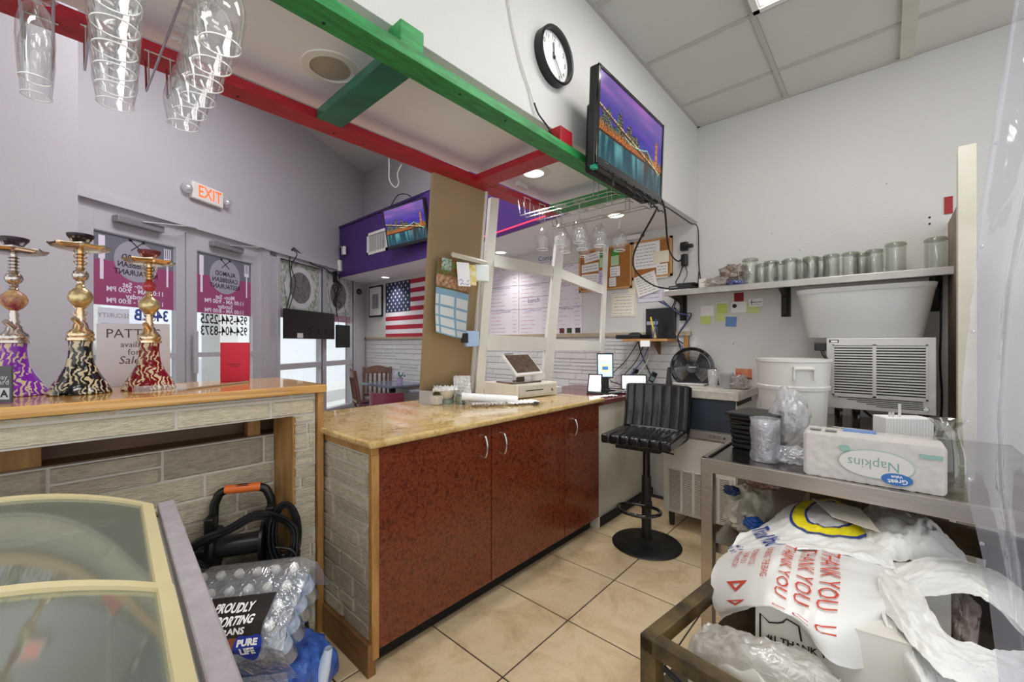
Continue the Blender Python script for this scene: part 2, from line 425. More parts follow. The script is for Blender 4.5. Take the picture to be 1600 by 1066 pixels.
# storefront frames
sfm = G()
sbox(sfm, -3.3, .42, 2.375, 2.445, -.10, .035)
sbox(sfm, -3.3, .42, 2.33, 2.375, -.10, -.01)
struct(sfm, 'trim_1', M('trim_alu', 'c2c0c6', .4))
alum = M('storefront_alu', 'c4c2c8', .4, .2)
def door(n, s0, s1, zt, g0, g1, gz0, gz1):
    f = G(); sbox(f, s0, g0, .02, zt, -.06, -.012); sbox(f, g1, s1, .02, zt, -.06, -.012); sbox(f, g0, g1, gz1, zt, -.06, -.012); sbox(f, g0, g1, .02, gz0, -.06, -.012)
    o = struct(f, 'door_%d' % n, alum, bevel=.002)
    g = G(); sbox(g, g0, g1, gz0, gz1, -.04, -.034); g.build('pane', pane_glass, o)
    g = G(); sbox(g, g0, g1, 1.17, 1.215, -.03, .0); g.build('push_bar', alum, o)
    # closer
    g = G(); sbox(g, g0+.12, g0+.48, zt-.075, zt-.02, -.01, .05); g.build('door_closer', M('closer', '9a989c', .4, .5), o, bevel=.006)
    g = G(); g.tube([SFM @ Vector(p) for p in ((g0+.3, zt-.03, .05), (g0+.62, zt+.02, .10), (g0+.78, zt+.05, .03))], .008, 6); g.build('closer_arm', alu, o)
    return o
d1 = door(1, -3.16, -2.345, 2.33, -3.06, -2.43, .28, 2.17)
d2 = door(2, -2.33, -1.47, 2.33, -2.225, -1.565, .28, 2.19)
g = G(); sbox(g, -2.30, -2.26, 1.02, 1.42, .02, .045); g.build('pull_bar', alum, d2, bevel=.005)
jm = G(); sbox(jm, -1.47, -1.34, .02, 2.375, -.10, .01); sbox(jm, -1.33, -1.22, .02, 2.375, -.10, -.01); sbox(jm, -3.2, -3.16, .02, 2.375, -.1, 0)
struct(jm, 'trim_2', alum)
def window(n, s0, s1, z0, z1, rail):
    f = G(); w = .045
    sbox(f, s0, s0+w, z0, z1, -.09, .005); sbox(f, s1-w, s1, z0, z1, -.09, .005); sbox(f, s0+w, s1-w, z1-w, z1, -.09, .005); sbox(f, s0+w, s1-w, z0, z0+w, -.09, .005)
    sbox(f, s0+w, s1-w, rail-.035, rail+.035, -.09, .008)
    o = struct(f, 'window_%d' % n, alum, bevel=.002)
    g = G(); sbox(g, s0+w, s1-w, z0+w, z1-w, -.05, -.045); g.build('pane', pane_glass, o)
    k = G(); sbox(k, s1-w-.012, s1-w, z0+w, z1-w, .005, .012)
    k.build('gasket', blackm, o)
    return o
w1 = window(1, -1.215, -.345, .33, 2.375, 1.015)
w2 = window(2, -.335, .41, .33, 2.375, 1.015)
g = G(); sbox(g, -1.22, .42, .02, .33, -.1, 0); struct(g, 'wall_kick', alum)
# posters on the doors and windows (printed film on the glass, seen from behind)
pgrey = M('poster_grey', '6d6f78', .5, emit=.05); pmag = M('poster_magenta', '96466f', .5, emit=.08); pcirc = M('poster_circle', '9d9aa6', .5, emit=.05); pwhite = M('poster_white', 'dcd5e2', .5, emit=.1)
def sm(s, z, d, mir=True): return SFM @ T(s, z, d) @ Matrix.Diagonal((-1 if mir else 1, 1, 1, 1))
def poster(door_o, s0, s1, z0, z1, zs, sc):
    cx = (s0+s1)/2; k_ = (s1-s0)/.65
    t = tag(sbox(G(), s0, s1, zs, z1, -.0335, -.0325).build('door_poster', pgrey), 'restaurant hours poster on the glass of the %s door, back side showing' % ('left' if sc > 1 else 'right'), 'poster')
    sbox(G(), s0, s1, z0, zs, -.0335, -.0325).build('lower_band', pmag, t)
    w = s1-s0; r = w*.275; zc = z1-w*.305
    poly = [(cx+r*math.cos(a*PI/18), zc+r*math.sin(a*PI/18)) for a in range(36)]
    G().prism(poly, -.0324, -.0318, SFM).build('plate_print', pcirc, t)
    g = G()
    kx = cx-w*.41; fx = cx+w*.41
    sbox(g, kx-.022, kx+.022, zc-.02, zc+r*.95, -.0324, -.0318); sbox(g, kx-.012, kx+.012, zc-r*1.05, zc-.02, -.0324, -.0318)
    g.build('knife_print', pwhite, t); g = G()
    sbox(g, fx-.008, fx+.008, zc-r*1.05, zc+.06, -.0324, -.0318); sbox(g, fx-.03, fx+.03, zc+.04, zc+.075, -.0324, -.0318)
    for q in (-.026, -.009, .009, .026): sbox(g, fx+q-.004, fx+q+.004, zc+.07, zc+r*.95, -.0324, -.0318)
    g.build('fork_print', pwhite, t); g = G()
    for ln, dz, sz in (('Mon- Sat', -.215, .062), ('11:00 AM - 9:00 PM', -.262, .058), ('Sunday', -.310, .062), ('11:00 AM - 8:00 PM', -.357, .058)):
        letter(g, ln, sm(cx, zc+dz*k_, -.0318), sz*k_, sx=1, bold=.0012)
    g.build('hours_lettering', pwhite, t)
    g = G()
    for ln, dz in (('ALAMOD', .025), ('CARIBBEAN', -.040), ('RESTAURANT', -.105)): letter(g, ln, sm(cx, zc+dz*k_, -.0315), .064*k_, sx=.9, bold=.0012)
    g.tube([SFM @ Vector((cx-.045, zc+.085, -.0313)), SFM @ Vector((cx+.05, zc+.17, -.0313))], .004, 5)
    g.tube([SFM @ Vector((cx+.045, zc+.085, -.0313)), SFM @ Vector((cx-.05, zc+.17, -.0313))], .004, 5)
    g.ball(tuple(SFM @ Vector((cx-.05, zc+.17, -.0313))), .012, 6); g.ball(tuple(SFM @ Vector((cx+.05, zc+.17, -.0313))), .012, 6)
    g.build('black_print', ink, t)
    return t
p1 = poster(d1, -3.05, -2.435, 1.60, 2.165, 1.95, 2)
p2 = poster(d2, -2.22, -1.57, 1.60, 2.185, 1.975, 1)
t = tag(letter(letter(G(), '954-544-2525', sm(-1.895, 1.54, -.0335), .130, sx=.76, bold=.002), '954-404-8373', sm(-1.895, 1.425, -.0335), .130, sx=.76, bold=.002).build('phone_numbers', ink), 'black telephone numbers stuck on the right door glass, mirrored', 'lettering')
t = tag(letter(G(), '3442B', sm(-2.62, 1.535, -.0335), .13, sx=.85, bold=.004).build('unit_number', inkb), 'dark blue unit number on the left door glass, mirrored', 'lettering')
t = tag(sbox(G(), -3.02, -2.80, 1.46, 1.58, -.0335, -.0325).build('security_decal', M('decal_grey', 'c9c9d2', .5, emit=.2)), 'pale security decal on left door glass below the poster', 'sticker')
letter(G(), 'SECURITY', sm(-2.91, 1.52, -.032), .05).build('print', inkg, t)
# window films with round plate photos
wgreen = M('film_foliage', '8a9a80', .6, col2='e4e6e4', vs=22)
wgrey = M('film_food', '8b8a86', .6, col2='5c5c5a', vs=30); wring = M('film_plate', 'd9dadb', .5)
wpink = M('film_magenta', 'b08a9a', .5, var=.2, vs=40)
for o, s0, s1, lab in ((w1, -1.17, -.39, 'faded window film with a round plate photo, left window'), (w2, -.29, .365, 'faded window film with a round plate photo, right window behind hanging wires')):
    zt = 2.33; t = tag(sbox(G(), s0, s1, 1.72, zt, -.0435, -.0425).build('window_film', wgreen), lab, 'poster')
    cx = (s0+s1)/2+.02; zc = 2.02
    for r, mm, nm, dd in ((.27, wring, 'plate_print', -.042), (.20, wgrey, 'food_print', -.0412)):
        G().prism([(cx+r*math.cos(a*PI/18), zc+r*math.sin(a*PI/18)) for a in range(36)], dd, dd+.0005, SFM).build(nm, mm, t)
    sbox(G(), s0, s1, 1.62, 1.72, -.0435, -.0425).build('lower_band', wpink, t)
# monitors seen from behind hanging in the windows
def hung_monitor(s0, s1, z0, z1, lab, slots):
    t = thing('window_display', lab, 'monitor', tuple(SFM @ Vector(((s0+s1)/2, z0, .1))))
    g = sbox(G(), s0, s1, z0, z1, .06, .10); g.build('housing', blackp, t, bevel=.006)
    g = G()
    for k in range(slots):
        for r in range(3):
            cx = s0+(s1-s0)*(.45+.17*k); cz = z0+(z1-z0)*(.18+.08*r)
            sbox(g, cx-.03, cx+.03, cz, cz+.01, .10, .102)
    if slots: g.build('vent_slot', M('slot', '050506', .9), t)
    g = G()
    for s in (s0+.05, s1-.05): g.cyl(SFM @ Vector((s, z1, .08)), SFM @ Vector((s, z1+.35, .03)), .003, n=5)
    g.build('hanging_wire', cable, t)
    return t
t = hung_monitor(-1.20, -.24, 1.36, 1.72, 'wide black display hung in the left window, back side showing', 4)
sbox(G(), -1.0, -.90, 1.37, 1.43, .10, .103).build('sticker', paper, t)
hung_monitor(-.17, .14, 1.24, 1.57, 'small dark square panel hung in the right window', 0)
# wires near the windows
def cab(name, pts, r, mat_, label, sub=8, parent=None, cat='cable'):
    o = G().tube(pts, r, 6, sub=sub).build(name, mat_, parent, smooth=60)
    if parent is None: tag(o, label, cat)
    return o
cab('power_cable', [SFM @ Vector(p) for p in ((-1.15, 1.72, .07), (-1.02, 2.0, .03), (-1.05, 2.3, .03), (-.98, 2.48, .02), (-.9, 2.47, .02), (-.6, 2.35, .03), (-.35, 2.34, .03), (-.25, 2.3, .03))], .007, cable, 'thin black cable looping above the left window display')
cab('power_cable', [SFM @ Vector(p) for p in ((-1.13, 1.72, .09), (-.97, 2.05, .05), (-1.03, 2.25, .04), (-.93, 2.42, .04), (-1.0, 2.47, .02))], .006, cable, 'second black cable twisting up from the left window display')
rr = random.Random(4)
for k in range(6):
    pts = [(-.22+rr.uniform(0, .3), 2.35-rr.uniform(0, .15), .04)]
    for q in range(6): pts.append((pts[-1][0]+rr.uniform(-.08, .1), pts[-1][1]-rr.uniform(.02, .14), .03+rr.uniform(0, .05)))
    cab('tangled_cable', [SFM @ Vector(p) for p in pts], .006, cable, 'black cable in the tangle hanging at the right window corner')['group'] = 'tangled cables at the window corner'
    bpy.data.objects[COL.objects[-1].name]['group'] = 'tangled cables at the window corner'
t = tag(sbox(G(), -.17, -.12, 2.18, 2.34, .02, .06).build('wall_adapter', blackp, bevel=.004), 'small black adapter among the cables at the window corner', 'adapter')
t = tag(sbox(G(), -.06, -.0, 2.36, 2.52, .02, .07).build('wall_adapter', whitep, bevel=.004), 'small white adapter beside the purple fascia corner', 'adapter')
# things on the storefront wall
t = thing('exit_sign', 'white emergency exit sign with glowing red letters above the doors', 'exit sign', tuple(SFM @ Vector((-2.16, 2.66, 0))))
sbox(G(), -2.32, -1.99, 2.655, 2.815, 0, .045).build('housing', whitep, t, bevel=.01)
letter(G(), 'EXIT', SFM @ T(-2.14, 2.735, .0462), .155, sx=.8, bold=.002).build('lettering', M('exit_glow', 'ff5a2a', .5, emit=1.6), t)
for s in (-2.365, -1.945):
    G().lathe([(.0, .05), (.03, .05), (.042, .03), (.045, 0), (.03, -.03), (0, -.04)], 14, m=SFM @ T(s, 2.74, .03) @ R(PI/3, 'X')).build('lamp_head', GL('lamp_head_clear', 'f0f0f0', .2, milk=.45), t, smooth=50)
# flag, picture, wainscot on far wall
def quadw(g, y0, y1, z0, z1, d0, d1): return g.box(-y0, -y1, z0, z1, d0, d1, R3)
def ashlar(parent, fm, W, H, mat_, seed, rows=(.05, .085), lens=(.14, .42), th=.008, gap=.010, name='stone'):
    rg = random.Random(seed); z = 0
    while z < H-.012:
        hh = min(rg.uniform(*rows), H-z)
        if H-z-hh < rows[0]*.5: hh = H-z
        x = -rg.uniform(0, lens[0])
        while x < W-.005:
            L = rg.uniform(*lens); x0 = max(0, x); x1 = min(W, x+L)
            if x1-x0 > .02:
                split = hh > rows[1]*.8 and rg.random() < .35
                for (a, b2) in (((z, z+hh/2), (z+hh/2, z+hh)) if split else ((z, z+hh),)):
                    me = STONES[rg.randrange(len(STONES))][mat_.name]
                    o = bpy.data.objects.new(name, me); COL.objects.link(o); o.parent = parent
                    inv = MW[root_of(parent).name].inverted()
                    mm = inv @ fm @ T((x0+x1)/2, (a+b2)/2, 0) @ Matrix.Diagonal((x1-x0-gap, b2-a-gap, th*rg.uniform(.75, 1.25), 1))
                    o.matrix_parent_inverse = Matrix.Identity(4); o.matrix_basis = mm
            x += L
        z += hh
STONES = []
for k in range(4):
    rg = random.Random(k); g = G()
    n = 6
    def fn(u, v, rg=rg):
        e = min(u, 1-u, v, 1-v); return (u-.5, v-.5, 1.0*(1 if e > .01 else .35)+(.12*nz(u*4+k*9, v*4, k) if e > .01 else 0))
    us = [0, .04, .35, .65, .96, 1]
    vs = []; fs = []
    for v in us:
        for u in us: vs.append(fn(u, v))
    for j in range(5):
        for i in range(5): fs.append((j*6+i, j*6+i+1, j*6+i+7, j*6+i+6))
    ring = [0, 1, 2, 3, 4, 5, 11, 17, 23, 29, 35, 34, 33, 32, 31, 30, 24, 18, 12, 6]
    base = len(vs)
    for i in ring: vs.append((vs[i][0], vs[i][1], -.05))
    for i in range(20): fs.append((ring[(i+1) % 20], ring[i], base+i, base+(i+1) % 20))
    d = {}
    for mm in (stone, stone2, stone3):
        me = bpy.data.meshes.new('stone'); me.from_pydata(vs, [], fs); me.materials.append(mm); me.update(); d[mm.name] = me
    STONES.append(d)
wn = struct(quadw(G(), 6.40, 1.20, 0, 1.365, 0, .012), 'wall_wainscot', M('mortar_pale', 'c3c0bd', .9))
ashlar(wn, on_wall(6.38, .55, .011), 1.75, .80, stone3, 5, rows=(.06, .10), lens=(.2, .5), th=.006)
ashlar(wn, on_wall(3.55, .86, .011), 2.30, .49, stone3, 6, rows=(.055, .085), lens=(.2, .45), th=.006)
struct(quadw(G(), 6.42, 1.18, 1.365, 1.40, 0, .03), 'trim_3', M('rail_tan', 'b5a48c', .5, var=.1))
struct(quadw(G(), 6.42, 6.35, .0, 1.40, .012, .03), 'trim_4', M('rail_grey', '9a95a0', .5))
fg = thing('flag', 'United States flag hung flat on the dining wall', 'flag', (3.49, 5.2, 1.39))
fy0, fy1, fz0, fz1 = 5.79, 4.40, 1.385, 2.232; hs = (fz1-fz0)/13
red_c = M('flag_red', 'b5273f', .7, var=.1); wh_c = M('flag_white', 'efe9ee', .7)
for k in range(13):
    (lambda g: g.build('stripe', red_c if k % 2 == 0 else wh_c, fg))(quadw(G(), fy0, fy1, fz1-hs*(k+1), fz1-hs*k, .002, .006))
cz0 = fz1-hs*7; cw = .66
cn = quadw(G(), fy0+.001, fy0-cw, cz0, fz1+.001, .002, .008).build('canton', M('flag_navy', '24304f', .7), fg)
g = G()
for r in range(9):
    for c in range(6 if r % 2 == 0 else 5):
        x = -(fy0)+cw*(.085+.165*c+(.083 if r % 2 else 0)); z = fz1-(fz1-cz0)*(.06+.11*r); rr0 = .022
        g.prism([(x+(rr0 if q % 2 == 0 else rr0*.42)*math.sin(q*PI/5), z+(rr0 if q % 2 == 0 else rr0*.42)*math.cos(q*PI/5)) for q in range(10)], .008, .0086, R3)
g.build('stars', wh_c, cn, kind='stuff')
t = thing('framed_picture', 'narrow black framed picture left of the flag', 'picture', (3.49, 6.08, 1.72))
g = quadw(G(), 6.27, 5.87, 1.725, 2.222, .0, .02); g.build('backing', blackm, t)
quadw(G(), 6.245, 5.895, 1.75, 2.197, .02, .022).build('mat_board', paperw, t)
quadw(G(), 6.16, 5.98, 1.86, 2.09, .022, .023).build('print', M('photo_grey', '77757c', .6, col2='c8c6cc', vs=25), t)
t = tag(G().lathe([(0, 0), (.045, 0), (.05, .02), (.035, .05), (0, .06)], 16, m=SFM @ T(.52, 2.13, 0)).build('dome_camera', blackg, smooth=50), 'small black dome camera on the pale wall beside the window', 'security camera')
# fascia things
t = thing('wall_vent', 'white louvred air vent on the purple fascia', 'vent', (2.865, 4.95, 2.48))
VM = frame((2.868, 0, 0), (0, -1, 0), (0, 0, 1))
g = G(); y0, y1, z0, z1 = -5.20, -4.70, 2.485, 2.775
g.box(y0, y1, z0, z0+.035, 0, .015, VM).box(y0, y1, z1-.035, z1, 0, .015, VM).box(y0, y0+.035, z0, z1, 0, .015, VM).box(y1-.035, y1, z0, z1, 0, .015, VM)
g.build('vent_frame', whitep, t)
G().box(y0+.02, y1-.02, z0+.02, z1-.02, 0, .003, VM).build('duct_opening', M('vent_dark', '2e2a34', .8), t)
for k in range(16): G().box(y0+.045+k*.0265, y0+.055+k*.0265, z0+.036, z1-.036, .003, .0055, VM).build('slat', whitep, t)
t = thing('fascia_camera', 'small white camera on a bracket at the left end of the purple fascia', 'security camera', (2.86, 5.85, 2.62))
G().cyl((2.868, 5.88, 2.67), (2.82, 5.8, 2.68), .012).build('bracket', whitep, t); G().box(2.79, 2.83, 5.73, 5.80, 2.57, 2.69).build('camera_body', whitep, t, bevel=.01)
G().cyl((2.80, 5.86, 2.70), (2.84, 5.95, 2.70), .02).build('lens', blackg, t)
# ================================================================== LATTICE, STEMWARE
X3 = (Vector((1, 0, 0)),)
lt = thing('beam_lattice', 'red and green painted timber lattice hanging under the lowered ceiling', 'beam frame', (1, 1.4, 2.166))
Z0, Z1 = 2.166, 2.202
G().box(-1.7, 1.745, 1.072, 1.157, Z0, Z1).build('green_beam', greenp, lt, bevel=.002)
G().box(-1.7, 2.28, 1.628, 1.722, Z0, Z1).build('red_beam', redp, lt, bevel=.002)
G().box(.685, .785, 1.157, 1.628, Z0, Z1-.002).build('green_crosspiece', M('green_paint_dark', '1f6a55', .32, var=.3, vs=10), lt, bevel=.002)
G().box(1.515, 1.62, 1.157, 1.628, Z0, Z1-.002).build('red_crosspiece', redp, lt, bevel=.002)
G().box(2.17, 2.28, 1.157, 1.628, Z0, Z1-.002).build('green_crosspiece', greenp, lt, bevel=.002)
G().box(1.745, 2.30, 1.072, 1.157, Z0, Z1).build('green_beam', greenp, lt, bevel=.002)
G().box(.705, .79, 1.085, 1.155, Z1, 2.28).build('spacer_block', greenp, lt, bevel=.003)
G().box(1.53, 1.625, 1.085, 1.155, Z1, 2.28).build('spacer_block', redp, lt, bevel=.003)
for x in (-.4,): G().box(x, x+.09, 1.07, 1.155, Z1, 2.28).build('spacer_block', greenp, lt)
g = G()
rg = random.Random(3)
for _ in range(14):
    x = rg.uniform(-.3, 1.7); y = rg.choice((1.1, 1.13, 1.66, 1.69)); g.lathe([(0, -.002), (.004, -.002), (.005, 0)], 8, (x, y, Z0-.0003))
g.build('screw_head', M('screw_dark', '2a2a2a', .4, .8), lt, kind='stuff')
t = thing('downlight', 'glowing round downlight in the soffit beside the red crosspiece', 'downlight', (1.85, 1.50, 2.28))
G().lathe([(.058, -.008), (.085, -.006), (.09, 0), (.055, 0)], 32, (1.852, 1.50, 2.279), close=True).build('trim_ring', whitep, t, smooth=50)
G().lathe([(0, -.004), (.06, -.004), (.06, 0)], 28, (1.852, 1.50, 2.279)).build('lamp_disc', M('downlight_glow', 'e9fff4', .5, emit=3.5), t)
area('downlight_lamp', (1.852, 1.50, 2.268), (0, 0, 0), .1, .1, 2.0).data.spread = math.radians(85)
t = thing('downlight', 'open round downlight can with loose trim in the soffit above the green beam', 'downlight', (.665, 1.475, 2.28))
G().lathe([(.072, 0), (.072, .09), (0, .09)], 28, (.665, 1.475, 2.281)).build('can', M('can_beige', 'b8ad9c', .5), t, smooth=50)
G().lathe([(.073, 0), (.073, -.006), (.098, -.004), (.1, 0)], 32, (.672, 1.468, 2.2795), close=True).build('trim_ring', whitep, t, smooth=50)
G().lathe([(0, -.01), (.025, -.02), (.03, -.04), (0, -.045)], 14, (.63, 1.51, 2.365)).build('bulb', M('bulb_glow', 'fff4e0', .5, emit=1.5), t, smooth=50)
for (x, y, lab) in ((3.228, 3.07, 'glowing round downlight in the lowered ceiling behind the white frame'), (3.30, 5.48, 'glowing round downlight in the lowered ceiling above the flag'), (2.88, 1.53, 'glowing round downlight in the soffit above the hanging wine glasses')):
    t = thing('downlight', lab, 'downlight', (x, y, 2.28))
    G().lathe([(.058, -.008), (.085, -.006), (.09, 0), (.055, 0)], 28, (x, y, 2.279), close=True).build('trim_ring', whitep, t, smooth=50)
    G().lathe([(0, -.004), (.06, -.004), (.06, 0)], 24, (x, y, 2.279)).build('lamp_disc', MATS['downlight_glow'], t)
    area('downlight_lamp', (x, y, 2.268), (0, 0, 0), .1, .1, 3).data.spread = math.radians(110)
for xr, y in ((.03, 1.0),): pass
led = M('led_red', 'ff3048', .5, emit=2.6)
pts = [(x-.028, y, 2.31) for x, y in FX[1:6]]
sp = smooth_path([Vector(p) for p in pts], 12)
g = G().tube([tuple(p) for p in sp], .005, 6)
t = tag(g.build('light_strip', M('led_tape', 'e0415c', .4, emit=.7)), 'glowing red LED light strip along the curved purple fascia', 'light strip')
g = G()
for a, b2 in zip(sp, sp[1:]):
    for q in (.25, .75): g.ball(tuple(a.lerp(b2, q)+Vector((-.005, 0, 0))), .006, 3)
g.build('diode', led, t, kind='stuff')
t = tag(G().box(-.05, .05, -.018, .018, -.028, 0, Matrix.Translation((1.93, 1.66, 2.28)) @ R(math.radians(10))).build('junction_box', whitep, bevel=.004), 'small white junction box on the soffit beside the red beam', 'junction box')
t = thing('ceiling_sensor', 'small white sensor with a dark eye on the wall above the cork boards', 'sensor', (3.48, 1.62, 2.245))
G().box(3.46, 3.5, 1.60, 1.74, 2.225, 2.265).build('housing', whitep, t, bevel=.006); G().cyl((3.46, 1.585, 2.245), (3.45, 1.575, 2.245), .014, n=12).build('dark_eye', blackp, t)
# racks
def rack(x0, x1, y0, y1, lab, z=2.062, hang=((0.3), (.9))):
    t = thing('stemware_rack', lab, 'glass rack', ((x0+x1)/2, y0, z))
    g = G()
    for x in (x0, x1): g.tube([(x, y0, z-.012), (x, y0+.02, z), (x, y1, z), (x, y1+.02, z+.10)], .0028, 6)
    g.build('wire', chrome, t, smooth=60)
    g = G()
    for yy in hang:
        y = y0+(y1-y0)*yy
        for x in (x0, x1): g.tube([(x, y, z), (x+(.0), y, 2.166)], .0025, 6)
        g.tube([(x0-.01, y, 2.164), (x1+.01, y, 2.164)], .0025, 6)
    g.build('hanger', chrome, t, smooth=60)
    return t
GH = .222
def wine_glass(kind):
    if kind == 'wine':   # hanging upside down: foot up at z=0, rim at -GH
        pr = [(0, .004), (.034, .002), (.036, 0), (.033, -.003), (.008, -.010), (.0042, -.02), (.004, -.085), (.008, -.098), (.022, -.112), (.034, -.13), (.0395, -.155), (.039, -.175), (.034, -.205), (.0315, -.222)]
    else:
        pr = [(0, .004), (.031, .002), (.033, 0), (.03, -.003), (.007, -.010), (.004, -.02), (.004, -.05), (.009, -.062), (.021, -.08), (.0275, -.11), (.029, -.145), (.0265, -.185), (.024, -.215), (.0235, -.222)]
    return pr
protos = {}
def hang_glass(kind, x, y, lab, grp, z=2.066, name=None, tilt=0):
    if kind not in protos:
        t = thing('wine_glass' if kind == 'wine' else 'champagne_flute', lab, 'glass', (x, y, z), group=grp)
        pr = wine_glass(kind)
        k = 8
        G().lathe(pr[:k], 28).build('foot_and_stem', wineglass, t, smooth=60, world=False)
        G().lathe(pr[k-1:], 32).build('bowl', wineglass, t, smooth=60, world=False)
        rr_, zz = pr[-1]; G().lathe([(rr_-.0007, zz), (rr_+.0010, zz), (rr_+.0010, zz-.0022), (rr_-.0007, zz-.0022)], 32, close=True).build('rim', M('glass_rim', 'f2f2f2', .1, spec=1), t, world=False)
        for ch in t.children:
            if ch.name.startswith('bowl'):   # open the rim
                me = ch.data
                big = [p.index for p in me.polygons if len(p.vertices) > 10]
                import bmesh
                bm = bmesh.new(); bm.from_mesh(me); bm.faces.ensure_lookup_table()
                for f in [bm.faces[i] for i in big]: bm.faces.remove(f)
                bm.to_mesh(me); bm.free()
        protos[kind] = t; return t
    o = dup(protos[kind], (x, y, z), label=lab); o['group'] = grp; return o
rack(-.045, .005, 1.18, 1.72, 'chrome wire stemware rack at the far left holding two flutes')
hang_glass('flute', -.02, 1.30, 'nearer of the two empty flutes hanging at the far left', 'flutes hanging at the far left')
hang_glass('flute', -.02, 1.385, 'farther of the two empty flutes hanging at the far left', 'flutes hanging at the far left')
rack(.065, .115, .86, 1.66, 'chrome wire stemware rack second from the left', hang=(.3, .95))
ords = ['nearest', 'second nearest', 'third nearest', 'fourth nearest', 'fifth nearest', 'farthest']
for k, y in enumerate((.905, .984, 1.063, 1.142, 1.221, 1.30)):
    hang_glass('wine', .0762*y, y, '%s upturned wine glass in the straight row of six, second rack from left' % ords[k], 'wine glasses in the second rack from the left')
rack(.195, .245, .84, 1.66, 'chrome wire stemware rack third from the left', hang=(.35, .95))
for k, (x, y) in enumerate(((.208, .90), (.212, .98), (.217, 1.06), (.221, 1.14), (.222, 1.22), (.222, 1.30))):
    hang_glass('wine', x, y, '%s upturned wine glass in the third rack from the left' % ords[k], 'wine glasses in the third rack from the left')
rack(1.875, 1.925, 1.0, 1.62, 'chrome wire stemware rack nearest the red beam end, left of three', hang=(.2, .95))
rack(2.02, 2.07, 1.0, 1.62, 'chrome wire stemware rack under the television, middle of three', hang=(.2, .95))
rack(2.20, 2.25, .98, 1.62, 'chrome wire stemware rack under the television, right of three', hang=(.2, .95))
for k, (x, y) in enumerate(((1.90, 1.225), (1.90, 1.35), (1.90, 1.475), (2.045, 1.185), (2.045, 1.30), (2.045, 1.42), (2.225, 1.16), (2.225, 1.28), (2.225, 1.40))):
    hang_glass('wine', x, y, '%s upturned wine glass in the %s rack below the television' % (('front', 'middle', 'rear')[k % 3], ('left', 'middle', 'right')[k//3]), 'wine glasses in the racks below the television')
# string hanging from the red beam
cab('string', [(1.06, 1.728, 2.166), (1.065, 1.735, 2.13), (1.07, 1.74, 2.07), (1.10, 1.74, 2.045), (1.12, 1.74, 2.07), (1.11, 1.735, 2.11), (1.13, 1.73, 2.16)], .003, cablew, 'white string loop hanging from the red beam')
# loose wire from the wall above
cab('thin_wire', [(1.22, 1.128, 2.95), (1.225, 1.126, 2.7), (1.29, 1.126, 2.5), (1.36, 1.124, 2.38), (1.385, 1.12, 2.33)], .004, cablew, 'thin white wire hanging down the clock wall')
cab('thin_wire', [(1.385, 1.12, 2.33), (1.41, 1.115, 2.29), (1.44, 1.09, 2.24), (1.44, 1.07, 2.205)], .004, cable, 'thin black wire end meeting the green beam under the clock')

# ================================================================== CLOCK and TELEVISIONS
t = thing('wall_clock', 'round white wall clock with a thick black rim', 'clock', (1.525, 1.13, 2.595))
CM = frame((1.525, 1.134, 2.595), (1, 0, 0), (0, 0, 1)); r = .123
G().lathe([(r-.012, .012), (r-.012, .04), (r-.004, .044), (r, .040), (r, 0), (0, 0)], 48, m=CM).build('rim', blackp, t, smooth=40)
G().lathe([(0, .014), (r-.01, .014), (r-.01, .010)], 48, m=CM).build('dial', paperw, t)
g = G()
for k in range(12):
    a = PI/2-2*PI*(k+1)/12; letter(g, str(k+1), CM @ T(.088*math.cos(a), .088*math.sin(a), .0148), .030)
for k in range(60):
    a = 2*PI*k/60; g.box(-.0006, .0006, .108, .113, .0146, .015, CM @ R(a))
g.build('numerals', ink, t)
g = G(); g.box(-.003, .003, -.01, .065, .018, .019, CM @ R(math.radians(4))).build('hour_hand', ink, t)
G().box(-.002, .002, -.02, .09, .020, .021, CM @ R(math.radians(-140))).build('minute_hand', ink, t)
G().box(-.0006, .0006, -.02, .1, .022, .0225, CM @ R(math.radians(-144))).build('second_hand', ink, t)
G().lathe([(0, .024), (.006, .023), (.006, .016)], 12, m=CM).build('hub', ink, t)
